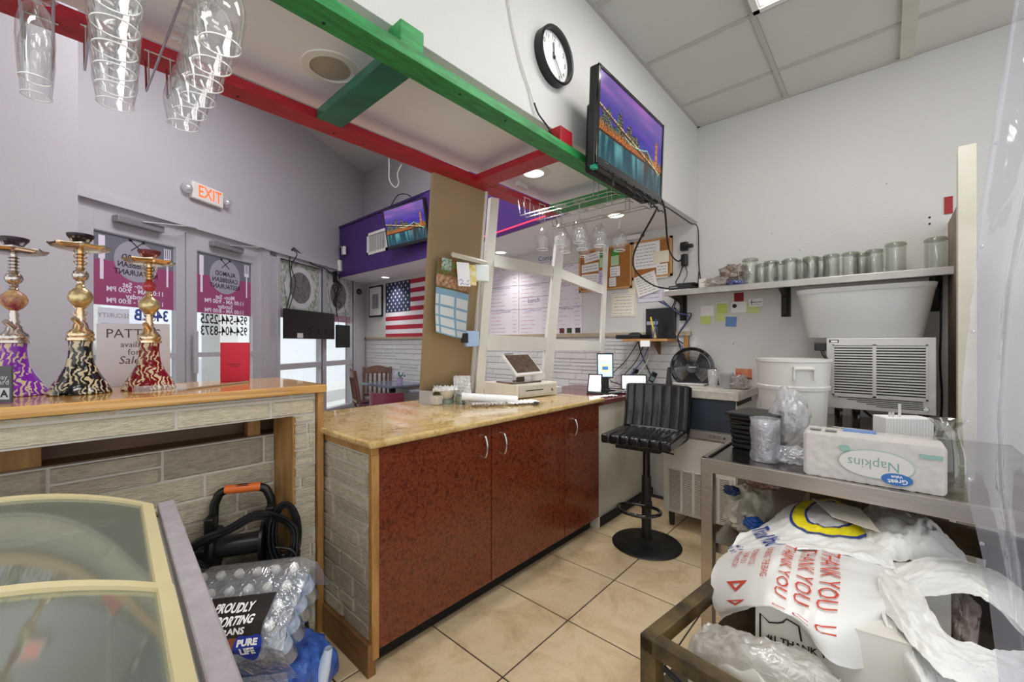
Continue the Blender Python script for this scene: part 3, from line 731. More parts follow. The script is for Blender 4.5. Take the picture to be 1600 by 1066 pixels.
# night skyline picture shown by the screens, as a coloured point grid
def hsh(k): x = math.sin(k*12.9898+4.1)*43758.5453; return x-math.floor(x)
def skyline(u, v):
    """u 0..1 left-right, v 0..1 bottom-top -> sRGB"""
    hz = .38
    sp = 1 if nz(u*230+3, v*150) > .25 else 0
    if v > hz:
        t = (v-hz)/(1-hz)
        c = np.array([.42, .36, .62])*(1-t)+np.array([.46, .36, .66])*t
        c = c+np.array([.22, .06, .08])*max(0, nz(u*2.5+1, v*9))*1.3-np.array([.20, .16, .02])*math.exp(-((t-.30)/.28)**2)
        bh = 0
        for n, (w_, base, amp) in enumerate(((30, .05, .10), (17, .07, .15))):
            k = int(u*w_+n*.37); h_ = base+amp*hsh(k+n*50)
            if u > .60: h_ *= .35
            bh = max(bh, h_)
        for (uc, hw, hh) in ((.13, .022, .27), (.285, .026, .30), (.43, .020, .25), (.50, .018, .17), (.56, .016, .15)):
            if abs(u-uc) < hw: bh = max(bh, hh)
            elif abs(u-uc) < hw*1.5: bh = max(bh, hh*.86)
        if abs(u-.30) < .004: bh = max(bh, .37)
        if .875 < u < .915: bh = .33
        if v-hz < bh:
            c = np.array([.11, .10, .17])
            if sp: c = np.array([.85, .72, .45]) if hsh(int(u*90)) > .4 else np.array([.5, .75, .7])
            if .875 < u < .915: c = np.array([.80, .50, .25])*(.6+.5*hsh(int(v*80)))
            if v-hz < .05: c = c*.5+np.array([.55, .30, .10])*(.4+.8*hsh(int(u*140)))
    else:
        t = v/hz
        col = .5+.5*nz(u*22, v*2.5); g_ = .5+.5*nz(u*60, v*30, 5)
        c = np.array([.10, .28, .33])+np.array([.40, .50, .45])*max(0, col-.42)*2.2*(.35+t*.8)+.10*(g_-.5)
        if u > .62: c = c*np.array([1.15, .85, .85])
        if t > .88: c = np.array([.75, .42, .16])*(.25+1.1*hsh(int(u*150)+int(v*120)*7))
        elif t > .80: c = np.array([.16, .12, .10])+np.array([.5, .25, .08])*max(0, nz(u*70, v*80))
    dk = .62-.33*u
    if abs(v-dk) < .008 and u < .97: c = np.array([.92, .82, .55]) if hsh(int(u*120)) > .3 else np.array([.55, .42, .25])
    elif dk-.045 < v < dk and u < .97: c = np.array([.25, .15, .10]) if (int(u*110) % 3) else c*.7
    if .70 < u < .75 and .20 < v < .49: c = np.array([.26, .22, .18]) if not (.717 < u < .733 and .30 < v < .43) else c
    cbl = .42+.07*((u-.50)/.22)**2 if u < .725 else .49-1.0*(u-.725)
    if abs(v-cbl) < .006 and u > .36 and v > .26: c = np.array([.62, .88, .78])
    return np.clip(c, 0, 1)
pm, nt, b = newmat('screen_picture')
at = nt.nodes.new('ShaderNodeVertexColor'); at.layer_name = 'pic'
b.inputs['Base Color'].default_value = (0, 0, 0, 1); b.inputs['Roughness'].default_value = .15
nt.links.new(at.outputs[0], b.inputs['Emission Color']); b.inputs['Emission Strength'].default_value = .95
def picture(name, W, Hh, fm, parent, fn, nx=220, ny=124, mat_=None):
    g = G().grid(lambda u, v: ((u-.5)*W, (v-.5)*Hh, 0), nx, ny, fm)
    o = g.build(name, mat_ or pm, parent)
    ca = o.data.color_attributes.new('pic', 'FLOAT_COLOR', 'POINT'); buf = []
    for j in range(ny+1):
        for i in range(nx+1):
            c = lin(tuple(fn(i/nx, j/ny))); c = [((x+.055)/1.055)**2.4 if x > .04045 else x/12.92 for x in c[:3]]
            buf += [*c, 1]
    ca.data.foreach_set('color', buf); return o
def television(name, fm, W, Hh, lab, loc, d=.045, chin=.035, bez=.016):
    t = thing(name, lab, 'television', loc)
    G().box(-W/2, W/2, -Hh/2, Hh/2, -d, -.004, fm).build('housing', blackp, t, bevel=.006)
    g = G(); g.box(-W/2, W/2, Hh/2-bez, Hh/2, -.004, .006, fm).box(-W/2, W/2, -Hh/2, -Hh/2+chin, -.004, .006, fm).box(-W/2, -W/2+bez, -Hh/2, Hh/2, -.004, .006, fm).box(W/2-bez, W/2, -Hh/2, Hh/2, -.004, .006, fm)
    g.build('bezel', blackg, t, bevel=.002)
    picture('screen', W-2*bez, Hh-bez-chin, fm @ T(0, (chin-bez)/2, .001), t, skyline)
    return t
TV = frame((2.005, .965, 2.335), (1, 0, 0), (0, 0, 1)) @ R(math.radians(2), 'X')
t = television('wall_television', TV, .73, .445, 'black wall television above the counter showing a night skyline', (2.0, 1.0, 2.33))
G().box(-.30, .32, -.2225, .10, -.10, -.045, TV).build('rear_housing', blackm, t, bevel=.012)
g = G().box(-.08, .08, -.06, .08, -.155, -.10, TV); g.build('wall_bracket', blackp, t)
g = G()
for k in range(24): g.box(-.27+k*.022, -.262+k*.022, -.2015, -.2, -.09, -.055, TV)
g.box(-.36, -.2, -.2235, -.222, -.035, -.01, TV).box(.0, .25, -.2235, -.222, -.04, -.02, TV)
g.build('underside_vent', M('vent_grey', '3a3a3d', .5), t)
letter(G(), '......', TV @ T(-.28, -.19, .007), .03).build('indicator_marks', M('mark_grey', '9a9a9a', .5), t)
G().box(-.36, -.335, -.24, -.215, -.03, -.005, TV).build('green_tab', M('tab_teal', '2f9d80', .5), t)
cab('power_cable', [(2.38, 1.0, 2.10), (2.34, 1.0, 2.05), (2.5, 1.2, 1.88), (2.85, 1.35, 1.82), (3.2, 1.36, 1.755), (3.36, 1.25, 1.735)], .006, cable, 'black cable drooping from the television down to the wall shelf')
cab('power_cable', [(2.39, .98, 2.15), (2.5, 1.0, 2.1), (2.85, 1.12, 1.98), (3.2, 1.22, 1.965), (3.42, 1.26, 1.97), (3.46, 1.25, 1.99)], .006, cable, 'black cable running from the television to the plugs above the shelf')
cab('signal_cable', [(2.39, 1.0, 2.2), (2.6, 1.1, 2.22), (2.9, 1.12, 2.235), (3.3, 1.126, 2.23), (3.46, 1.12, 2.22), (3.48, 1.118, 1.95), (3.47, 1.10, 1.80), (3.40, 1.06, 1.72)], .0045, cable, 'thin cable along the wall corner down to the wall shelf')
rg = random.Random(9)
for k in range(4):
    x = 1.95+.1*k; z = 2.105
    pts = [(x, .99, z), (x+.05, .96, z-.03-.02*rg.random()), (x+.12, .99, z-.035), (x+.2, 1.0, z-.01), (x+.27, 1.02, z)]
    o = cab('cable_loop', pts, .004, cable, 'black cable loop under the wall television, %s from the left' % ('first', 'second', 'third', 'last')[k]); o['group'] = 'cable loops under the television'
g = G().tube([(1.83, .99, 2.115), (1.832, .99, 2.09)], .003, 6); g.cyl((1.832, .99, 2.09), (1.832, .99, 2.065), .007, n=8)
tag(g.build('dangling_plug', cable), 'small black plug dangling under the left of the wall television', 'plug')
TV2 = frame((2.74, 4.06, 2.655), (.16, -.95, 0), (.22, 0, 1)) 
TV2 = Matrix.Translation((2.72, 4.10, 2.66)) @ R(math.radians(-86)) @ R(math.radians(90+10), 'X')
t = television('fascia_television', TV2, .74, .46, 'black television tilted down from the purple fascia showing a night skyline', (2.74, 4.1, 2.6))
G().box(-.06, .06, -.22, .05, -.10, -.045, TV2).build('bracket', blackm, t)
# desk fan and router on top of the fascia
t = thing('small_fan', 'small black fan standing on the purple fascia cap', 'fan', (2.95, 3.72, 3.03))
G().lathe([(0, 0), (.08, 0), (.07, .02), (.02, .04), (.015, .08), (0, .08)], 16, (2.95, 3.72, 3.03)).build('base', blackp, t, smooth=50)
FM = frame((2.93, 3.72, 3.22), (.4, -.9, 0), (0, 0, 1))
g = G(); g.tube([FM @ Vector((.11*math.cos(a*PI/12), .11*math.sin(a*PI/12), 0)) for a in range(24)], .006, 6, closed=True)
for a in range(12): g.tube([FM @ Vector((.02*math.cos(a*PI/6), .02*math.sin(a*PI/6), .02)), FM @ Vector((.11*math.cos(a*PI/6), .11*math.sin(a*PI/6), 0))], .002, 4)
g.build('grille', blackp, t)
tag(G().box(2.92, 3.12, 4.75, 5.1, 3.003, 3.05).build('set_top_box', blackp, bevel=.005), 'flat black box lying on top of the purple fascia', 'electronics')
cab('power_cable', [(2.95, 4.8, 3.05), (2.93, 4.65, 3.13), (2.9, 4.5, 3.15), (2.88, 4.3, 3.10), (2.9, 4.2, 3.03)], .006, cable, 'black cable arching over the top of the purple fascia')

# ================================================================== BAR (left)
bar = thing('stone_bar', 'stone-faced bar with a varnished pine top holding water pipes', 'bar', (.1, 2.1, 0))
def pine_top_mat():
    m, nt, b = newmat('pine_top')
    n = tex(nt, 'Noise', 5, 'World', (.5, 9, 20), Detail=6, Distortion=.5)
    c = ramp(nt, n.outputs[0], [(.3, 'b07a30'), (.5, 'd09a4e'), (.68, 'dcae62')])
    n2 = tex(nt, 'Voronoi', 7, 'World', (.5, 1.6, 8)); r2 = ramp(nt, n2.outputs[0], [(0, '4a2c10'), (.07, 'a06a30'), (.13, 'ffffff')])
    c = mix(nt, 1.0, c, r2, 'MULTIPLY')
    nt.links.new(c, b.inputs['Base Color']); b.inputs['Roughness'].default_value = .22; b.inputs['Coat Weight'].default_value = .6
    return m
G().box(-1.7, .835, 1.868, 2.46, 1.082, 1.117).build('bar_top', pine_top_mat(), bar, bevel=.008)
G().box(-1.7, .80, 1.915, 1.935, .985, 1.082).build('apron_backing', mortar, bar)
ashlar(bar, frame((-1.6, 1.914, 1.058), (1, 0, 0), (0, 0, 1)), 2.40, .024, stone2, 11, rows=(.02, .024), lens=(.3, .6))
ashlar(bar, frame((-1.6, 1.914, .987), (1, 0, 0), (0, 0, 1)), 2.40, .070, stone2, 12, rows=(.066, .07), lens=(.3, .5))
G().box(.705, .80, 1.915, 2.14, 0, .985).build('post_core', mortar, bar)
ashlar(bar, frame((.705, 1.914, 0), (1, 0, 0), (0, 0, 1)), .098, .985, stone2, 13, rows=(.045, .075), lens=(.09, .2))
G().box(.803, .828, 1.893, 2.44, 0, 1.082).build('end_panel', oak, bar)
G().box(.696, .704, 1.893, 2.12, 0, .985).build('inner_panel', oak, bar)
G().box(-1.7, .695, 2.11, 2.14, 0, .88).build('back_panel', mortar, bar)
ashlar(bar, frame((-1.0, 2.109, 0), (1, 0, 0), (0, 0, 1)), 1.695, .88, stone, 14, rows=(.075, .125), lens=(.2, .5))
G().box(-1.7, .80, 2.26, 2.28, .80, 1.082).build('shelf_back', oakd, bar)
G().box(.60, .65, 2.15, 2.2, .80, 1.082).build('stud', oak, bar); G().box(-.12, -.02, 2.15, 2.2, .72, 1.082).build('stud', oak, bar)
G().box(-1.7, .80, 2.14, 2.26, .80, .88).build('back_ledge', oakd, bar)

# ------------------------------------------------------------------ hookahs
def scroll_mat(name, basecol, clear, gold='d8c8a0'):
    m, nt, b = newmat(name)
    n = tex(nt, 'Wave', 17, 'Object', (1, 1, 1), Distortion=14, Detail=3); n.inputs['Detail Scale'].default_value = 1.4
    n2 = tex(nt, 'Noise', 22, 'Object', (1, 1, 1), Detail=1)
    mth = nt.nodes.new('ShaderNodeMath'); mth.operation = 'MULTIPLY'
    r1 = ramp(nt, n.outputs[1], [(.60, '000000'), (.70, 'ffffff')]); r2 = ramp(nt, n2.outputs[0], [(.44, '000000'), (.5, 'ffffff')])
    nt.links.new(r1, mth.inputs[0]); nt.links.new(r2, mth.inputs[1])
    c = mix(nt, mth.outputs[0], lin(basecol), lin(gold)); nt.links.new(c, b.inputs['Base Color'])
    b.inputs['Roughness'].default_value = .12; b.inputs['Coat Weight'].default_value = .5
    if clear:
        inv = nt.nodes.new('ShaderNodeMath'); inv.operation = 'MULTIPLY_ADD'; inv.inputs[1].default_value = -clear; inv.inputs[2].default_value = clear
        nt.links.new(mth.outputs[0], inv.inputs[0]); nt.links.new(inv.outputs[0], b.inputs['Transmission Weight'])
        b.inputs['IOR'].default_value = 1.15
    return m
def hookah(x, y, lab, basem, metal, cupm, ballm, filigree, Hs=1.0, loops=True):
    t = thing('hookah', lab, 'water pipe', (x, y, 1.117))
    def L(pr, nm, mm, n=32, sm_=50): return G().lathe([(r_, z_*Hs) for r_, z_ in pr], n).build(nm, mm, t, smooth=sm_, world=False)
    L([(0, 0), (.096, 0), (.100, .004), (.098, .012), (.082, .045), (.060, .085), (.044, .125), (.038, .165), (.036, .20), (.038, .225), (0, .225)], 'glass_base', basem, 40)
    L([(.040, .222), (.046, .226), (.046, .235), (.040, .238), (.044, .248), (.040, .262), (.026, .275), (.022, .295), (.016, .305), (0, .305)], 'collar', metal)
    L([(.014, .30), (.018, .315), (.012, .33), (.015, .345), (.011, .36), (.014, .37), (0, .37)], 'lower_stem', metal)
    b_ = G().lathe([(.010, .362), (.026, .375), (.038, .395), (.040, .41), (.034, .43), (.020, .445), (.012, .452)], 28)
    b_.v = [(a, b2, c*Hs) for a, b2, c in b_.v]; b_.build('ornament', filigree, t, smooth=50, world=False)
    L([(.012, .45), (.016, .455), (.010, .462), (.014, .468), (.012, .475), (0, .475)], 'upper_ring', metal)
    L([(.008, .472), (.022, .485), (.027, .50), (.022, .517), (.010, .528), (0, .528)], 'ball', ballm)
    pr = [(.010, .525)]
    z = .53
    while z < .60: pr += [(.018, z+.002), (.010, z+.006), (.0095, z+.012)]; z += .014
    pr += [(.012, .612), (0, .612)]
    L(pr, 'neck', metal)
    # ash tray: octagonal with turned-up corners
    g = G(); n = 48; vs = []; fs = []
    rs = [0, .05, .078, .088]; zs = [.608, .608, .614, .626]
    for k in range(n):
        a = 2*PI*k/n; w = 1+.10*abs(math.cos(4*a))**6
        for q, (r_, z_) in enumerate(zip(rs, zs)): vs.append((r_*(w if q > 1 else 1)*math.cos(a), r_*(w if q > 1 else 1)*math.sin(a), z_*Hs+(.004*abs(math.cos(4*a))**6 if q == 3 else 0)))
        for q, (r_, z_) in enumerate(zip(rs[::-1], zs[::-1])): vs.append((r_*(w if q < 2 else 1)*math.cos(a), r_*(w if q < 2 else 1)*math.sin(a), z_*Hs-.003))
    for k in range(n):
        j = (k+1) % n
        for q in range(7): fs.append((k*8+q, j*8+q, j*8+q+1, k*8+q+1))
    g.add(vs, fs).build('tray', metal, t, smooth=40, world=False)
    L([(.012, .612), (.026, .613), (.032, .620), (.033, .632), (.027, .642), (.034, .652), (.042, .664), (.043, .674), (.038, .676), (.030, .668), (0, .665)], 'bowl', cupm)
    G().cyl((0, -.012, .29*Hs), (-.02, -.045, .315*Hs), .008, .011).build('hose_port', metal, t, smooth=50, world=False)
    t.scale = (.865, .865, .865)
    if loops:
        g = G()
        for z_ in (.33, .36, .545, .57, .59):
            for sg in (-1, 1): g.tube([(sg*.012*.67, -sg*.012*.74, z_*Hs), (sg*.024*.67, -sg*.024*.74, (z_+.004)*Hs), (sg*.030*.67, -sg*.030*.74, (z_+.018)*Hs)], .0022, 5, sub=3)
        g.build('scroll_arms', metal, t, smooth=60, world=False)
    return t
flor = M('floral_ceramic', '8c2f45', .35, col2='d9b878', vs=30)
hookah(-.085, 2.28, 'water pipe with a purple glass base, leftmost on the bar', scroll_mat('glass_purple', '9a35c8', .35), silver, M('cup_plum', '382634', .35, var=.3, vs=20), silver, flor, .95, loops=False)
hookah(.075, 2.20, 'tall water pipe with a black gold-patterned base on the bar', scroll_mat('glass_black', '0c0b0e', 0), M('gold_silver', 'dcb36a', .17, 1.0, col2='e6dccb', vs=12), M('cup_black', '161214', .3), silver, M('filigree_pale', 'd8c391', .3, .9, bump=1, bs=70), 1.0)
hookah(.268, 2.21, 'water pipe with a dark red gold-patterned base, rightmost on the bar', scroll_mat('glass_red', '8c1420', .25), MATS['gold_silver'], M('cup_red', '6e2a2c', .35, var=.3, vs=20), M('ball_red', 'b02a35', .12, coat=.6), MATS['filigree_pale'], .955)
# menu, signs on the bar
t = thing('menu_folder', 'bright red menu folder standing on the bar', 'menu', (.60, 2.33, 1.117))
MF = frame((.60, 2.335, 1.117), (.82, -.57, 0), (0, .0, 1))
G().box(-.062, .062, 0, .188, 0, .012, MF).build('cover', M('folder_red', 'd31c3c', .45), t, bevel=.002)
(lambda g: (g.box(-.028, .028, .082, .086, .012, .0126, MF), g.box(-.02, .02, .072, .076, .012, .0126, MF), g)[2])(G()).build('stamp', M('folder_ink', '8c1230', .5), t)
t = thing('sign_sheet', 'large white sheet with handwritten patties notice standing on the bar', 'sign', (.245, 2.44, 1.117))
SS_ = frame((.245, 2.42, 1.117), (.85, -.52, 0), (0, .05, 1))
G().box(-.13, .13, 0, .27, 0, .004, SS_).build('sheet', M('sheet_white', 'ddd8dc', .6), t)
g = G(); letter(g, 'PATTIES', SS_ @ T(0, .225, .0045), .055); letter(g, 'available', SS_ @ T(.01, .178, .0045), .034); letter(g, 'for', SS_ @ T(.0, .145, .0045), .036); letter(g, 'Sale!', SS_ @ T(-.01, .11, .0045), .048, shear=.2)
g.build('handwriting', M('marker_brown', '5c4038', .6), t)
t = thing('payment_sign', 'dark grey payment sign standing at the left end of the bar', 'sign', (-.10, 2.0, 1.117))
PS = frame((-.115, 2.035, 1.119), (.72, -.69, 0), (0, .0, 1))
G().box(-.10, .055, 0, .112, 0, .006, PS).build('panel', M('panel_grey', '4a4e52', .4), t)
g = G(); letter(g, 'pay', PS @ T(.03, .078, .0065), .022); letter(g, 'card', PS @ T(.03, .062, .0065), .022); g.box(-.01, .05, .01, .045, .006, .0068, PS); g.build('lettering', M('sign_pale', 'c8ccd0', .5), t)
letter(G(), 'A', PS @ T(.036, .027, .0072), .03, bold=.001).build('card_mark', ink, t)
t = tag(G().box(-.10, .05, -.0, .028, 0, .003, frame((.30, 1.99, 1.119), (1, 0, 0), (0, .3, 1))).build('acrylic_sheet', GL('acrylic', 'f4f6f6', .03, edge=.2, rough=.15)), 'low clear acrylic sheet leaning on the bar front edge', 'acrylic sheet')
cab('wood_stick', [(.33, 2.02, 1.121), (.62, 2.22, 1.121)], .005, M('stick_pale', 'a8927a', .6), 'thin wooden stick lying on the bar below the red menu', sub=1, cat='stick')

# ================================================================== FREEZER
FRZ0 = set(bpy.data.objects)
FX0, FX1, FY0, FY1 = -.497, .237, .36, 1.69
fr_ = thing('chest_freezer', 'chest freezer with two curved sliding glass lids', 'freezer', (-.15, .95, 0))
body = M('freezer_body', 'd9d7d2', .4)
def arcz(x): u = (x-(FX0+FX1)/2)/((FX1-FX0)/2); return .796+.112*(1-u*u)
g = G(); th = .04
g.box(FX0, FX0+th, FY0, FY1, 0.03, .77).box(FX1-th, FX1, FY0, FY1, 0.03, .77).box(FX0, FX1, FY0, FY0+th, 0.03, .77).box(FX0, FX1, FY1-th, FY1, 0.03, .77).box(FX0+th, FX1-th, FY0+th, FY1-th, .25, .28)
g.build('cabinet', body, fr_)
g = G(); g.box(FX1-.012, FX1+.030, FY0-.02, FY1+.01, .755, .80).box(FX0-.03, FX0+.012, FY0-.02, FY1+.01, .755, .80); g.build('side_rail', M('rail_lavender', 'a79fa2', .5, .3, var=.15, vs=20), fr_, bevel=.004)
for yy, nm in ((FY1-.03, 'end_frame'), (FY0, 'end_frame')):
    G().slab(lambda u, v, yy=yy: (FX0+.01+(FX1-FX0-.02)*u, yy+.028*v, arcz(FX0+.01+(FX1-FX0-.02)*u)-.022), 24, 1, .04).build(nm, cream, fr_, smooth=50)
def lid(y0, y1, dz, nm):
    x0, x1 = FX0+.022, FX1-.022; w = .026
    def f(xa, xb, ya, yb, z_, thick): return G().slab(lambda u, v: (xa+(xb-xa)*u, ya+(yb-ya)*v, arcz(xa+(xb-xa)*u)+z_), 24, 1, thick)
    o = f(x0, x1, y1-w, y1, dz, .018).build(nm, cream, fr_, smooth=50)
    g = f(x0, x1, y0, y0+w, dz, .018); a = f(x0, x0+w, y0, y1, dz, .018); b2 = f(x1-w, x1, y0, y1, dz, .018)
    g.add(a.v, a.f).add(b2.v, b2.f); g.build('lid_frame', cream, o, smooth=50)
    f(x0+w, x1-w, y0+w, y1-w, dz-.008, .004).build('lid_glass', GL('freezer_glass', 'dfe6e0', .12, edge=.5, milk=.34, milkcol='c3cabc', rough=.06), o, smooth=50)
    g = f(x0+w-.006, x0+w, y0+w, y1-w, dz-.001, .006); q = f(x1-w, x1-w+.006, y0+w, y1-w, dz-.001, .006); g.add(q.v, q.f); g.build('seal', M('seal_grey', '77756c', .6), o)
    return o
lid(1.02, FY1-.004, -.006, 'rear_lid'); lid(.40, 1.06, .006, 'front_lid')
t = thing('wire_basket', 'empty wire basket seen through the freezer glass', 'basket', (-.15, .9, .29))
g = G()
for k in range(12):
    y = .42+k*.09; g.tube([(-.44, y, .70), (-.43, y, .45), (.10, y, .45), (.12, y, .70)], .003, 4)
for k in range(8):
    x = -.43+k*.075; g.tube([(x, .42, .45), (x, 1.42, .45)], .003, 4)
g.tube([(-.44, .40, .70), (.12, .40, .70), (.12, 1.44, .70), (-.44, 1.44, .70)], .005, 6, closed=True)
g.build('wires', cablew, t, kind='stuff')
for k, (x, y, c) in enumerate(((-.25, .62, 'c9a08c'), (-.02, .66, 'c7c2ae'), (-.22, 1.15, 'b8bcb0'))):
    t = tag(G().box(x-.10, x+.09, y-.14, y+.14, .47, .60).build('food_tub', M('tub_%d' % k, c, .5), bevel=.02), ('reddish food tub inside the front half of the freezer', 'pale food tub inside the front half of the freezer, right', 'grey food tub inside the rear half of the freezer')[k], 'food tub')
tag(G().box(-.47, -.33, .42, 1.42, .30, .44).build('frost_tray', whitep), 'white tray along the bottom of the freezer', 'tray')

for o in [o for o in bpy.data.objects if o not in FRZ0 and o.parent is None]:
    o.matrix_basis = T(.267, 1.70, 0) @ R(math.radians(-4.3)) @ T(-.267, -1.70, 0) @ o.matrix_basis
# ================================================================== PRESSURE WASHER
pw = thing('pressure_washer', 'black pressure washer with an orange handle grip and coiled hose', 'pressure washer', (.55, 2.0, 0))
def pwp(x, y, z): return Matrix.Translation((.53, 1.985, 0)) @ R(math.radians(-28)) @ Vector((x, y, z))
PW = Matrix.Translation((.53, 1.985, 0)) @ R(math.radians(-28))
hb = [(-.105, .02, .30), (-.105, .03, .58), (-.095, .03, .655), (-.06, .03, .69), (.06, .03, .69), (.095, .03, .655), (.105, .03, .58), (.105, .02, .30)]
G().tube([pwp(*p) for p in hb], .017, 10, sub=5).build('handle_frame', blackp, pw, smooth=60)
G().tube([pwp(-.065, .03, .692), pwp(.065, .03, .692)], .0185, 12).build('grip', M('grip_orange', 'e2702c', .45), pw, smooth=60)
g = G(); g.box(-.12, .12, -.04, .07, .06, .34, PW); g.build('motor_body', blackp, pw, bevel=.03, seg=3)
G().cyl(pwp(-.085, 0, .47), pwp(.085, 0, .47), .042, n=20).build('reel_drum', M('drum_grey', '26272a', .35), pw, smooth=60)
for sx in (-.09, .075): G().cyl(pwp(sx, 0, .47), pwp(sx+.012, 0, .47), .085, n=24).build('reel_flange', blackp, pw, smooth=40)
g = G(); g.box(-.125, -.09, -.03, .03, .30, .60, PW).box(.09, .125, -.03, .03, .30, .62, PW); g.build('side_strut', blackp, pw, bevel=.008)
G().cyl(pwp(.11, -.01, .40), pwp(.22, -.01, .40), .014, n=12).build('nozzle', blackp, pw, smooth=50)
G().box(-.20, -.12, -.03, .03, .36, .48, PW).build('hose_hook', blackp, pw, bevel=.008)
for sx in (-.13, .10): G().cyl(pwp(sx, .05, .07), pwp(sx+.035, .05, .07), .07, n=20).build('wheel', blackm, pw, smooth=40)
rg = random.Random(5)
for k in range(6):
    pts = []
    for a in range(14):
        th = 2*PI*a/14; rx_ = .165+.02*rg.random()+.006*k; rz_ = .085+.012*rg.random()+.006*k
        pts.append(pwp(.02+rx_*math.cos(th), -.05-.006*k+.02*math.sin(2*th), .47+rz_*math.sin(th)*(1.25 if math.cos(th) > 0 else .9)))
    G().tube(pts, .0065, 6, closed=True, sub=4).build('hose_loop', cable, pw, smooth=60)
for k in range(3):
    pts = [pwp(.165+(.035+.012*k)*math.cos(a*PI/6), -.02-.01*k, .50+(.11+.012*k)*math.sin(a*PI/6)) for a in range(12)]
    G().tube(pts, .0065, 6, closed=True, sub=3).build('hose_loop', cable, pw, smooth=60)
G().tube([pwp(.14, -.08, .47), pwp(.21, -.09, .44), pwp(.24, -.11, .3), pwp(.26, -.13, .15), pwp(.29, -.15, .03), pwp(.31, -.13, .012), (.77, 1.80, .012), (.74, 1.70, .012)], .007, 6, sub=6).build('loose_hose', cable, pw, smooth=60)

# ================================================================== WATER PACK
WP = Matrix.Translation((.475, 1.63, .30)) @ R(math.radians(-44)) @ R(math.radians(27), 'X') @ R(math.radians(-7), 'Y')
wp_root = thing('water_bottle', 'clear plastic water bottle with a white cap in the shrink-wrapped pack', 'bottle', (0, 0, 0), group='water bottles in the shrink-wrapped pack')
bp_ = [(.020, 0), (.029, .004), (.0305, .02), (.0285, .035), (.0305, .05), (.0285, .065), (.0305, .08), (.029, .10), (.0305, .115), (.030, .13), (.026, .145), (.016, .162), (.0125, .168), (.0125, .178)]
G().lathe(bp_, 16).build('bottle_body', GL('pet_blue', 'e9f1f8', .12, milk=.16, milkcol='c8d6e6', bump=.3, bs=30, edge=.7), wp_root, smooth=60, world=False)
G().lathe([(.0135, .172), (.0142, .173), (.0142, .188), (.012, .190), (0, .190)], 14).build('bottle_cap', M('cap_white', 'eef0f2', .35), wp_root, smooth=50, world=False)
G().lathe([(.0308, .06), (.0308, .105)], 16).build('bottle_label', M('bottle_label', 'b9cbe4', .5, var=.3, vs=60), wp_root, smooth=60, world=False)
k = 0
for j in range(4):
    for i in range(6):
        m_ = WP @ T((i-2.5)*.0635, (j-1.5)*.064, 0); e = m_.to_euler(); lc = m_.to_translation()
        if k == 0:
            wp_root.location = lc; wp_root.rotation_euler = e; MW[wp_root.name] = m_
        else: dup(wp_root, lc, rot=e)
        last = wp_root if k == 0 else bpy.data.objects[MWLAST[-1]]
        last['label'] = 'clear water bottle in the shrink-wrapped pack, %s row, %s from the left' % (('front', 'second', 'third', 'rear')[j], ('first', 'second', 'third', 'fourth', 'fifth', 'last')[i])
        k += 1
def wrapf(u, v):
    # film over the pack: from front bottom, up, over the top, down behind
    hw = .205; th = v
    path = [(-.150, -.01), (-.152, .08), (-.146, .17), (-.10, .197), (0, .199), (.10, .197), (.146, .17), (.152, .08), (.15, .0)]
    n = len(path)-1; q = min(v*n, n-1e-6); i = int(q); f = q-i
    y = path[i][0]*(1-f)+path[i+1][0]*f; z = path[i][1]*(1-f)+path[i+1][1]*f
    x = (u-.5)*2*hw; e = abs(u-.5)*2
    z -= .04*max(0, e-.8)*5*(.3 if z < .1 else 1)
    d = .003*nz(x*14, y*14+z*10, 2)+.001*nz(x*40, y*40, z*40)
    return tuple(WP @ Vector((x, y+d*(1 if i < 4 else -1), z+d)))
o = tag(G().slab(lambda u, v: wrapf(1-u, v), 44, 60, .0006).build('shrink_wrap', film, smooth=60), 'clear shrink wrap with printed label over the water bottles', 'plastic wrap')
def onpack(g, u0, u1, v0, v1, off=.003, nu=16, nv=16, pu=None):
    def f(u, v):
        p = Vector(wrapf(u0+(u1-u0)*u, v0+(v1-v0)*v)); return tuple(p+(WP.to_3x3() @ Vector((0, -off*.7, off))))
    return g.grid(f, nu, nv)
onpack(G(), .30, .86, .22, .50, .002).build('printed_band', M('pack_black', '26201f', .35), o, smooth=60)
onpack(G(), .16, .305, .12, .50, .003).build('printed_side', M('pack_white', 'dfe0e6', .4), o, smooth=60)
onpack(G(), .18, .29, .22, .33, .004).build('printed_blue', M('pack_blue', '2b3f9a', .4), o, smooth=60)
onpack(G(), .22, .38, .055, .13, .004).build('count_patch', M('pack_yellow', 'f0e13a', .4), o, smooth=60)
onpack(G(), .58, .80, .25, .31, .0035).build('printed_brown', M('pack_brown', '8a4a34', .4), o, smooth=60)
def packtext(s, cx, cv, size, mm, nm, ax=1):
    vs, fs = text_mesh(s, size, bold=.001)
    out = []
    for x, y, z in vs:
        u = cx+x/.41; v = cv+y/.52
        p = Vector(wrapf(u, v))+(WP.to_3x3() @ Vector((0, -.004, .005))); out.append(tuple(p))
    G().add(out, fs).build(nm, mm, o)
packtext('PROUDLY\nSUPPORTING\nVETERANS', .58, .40, .027, paperw, 'lettering')
packtext('40', .30, .09, .034, ink, 'count_lettering')
g = G(); 
def blob(u, v):
    a = 2*PI*u; rr_ = v; p = Vector(wrapf(.78+.105*rr_*math.cos(a), .26+.075*rr_*math.sin(a)*(1+.25*math.sin(3*a)))); return tuple(p+(WP.to_3x3() @ Vector((0, -.005, .005))))
g.grid(blob, 28, 4).build('blue_badge', M('badge_blue', '2036a0', .35), o)
vs, fs = text_mesh('PURE\nLIFE', .026, bold=.0015)
G().add([tuple(Vector(wrapf(.78+x/.41, .26+y/.52))+(WP.to_3x3() @ Vector((0, -.008, .008)))) for x, y, z in vs], fs).build('badge_lettering', paperw, o)
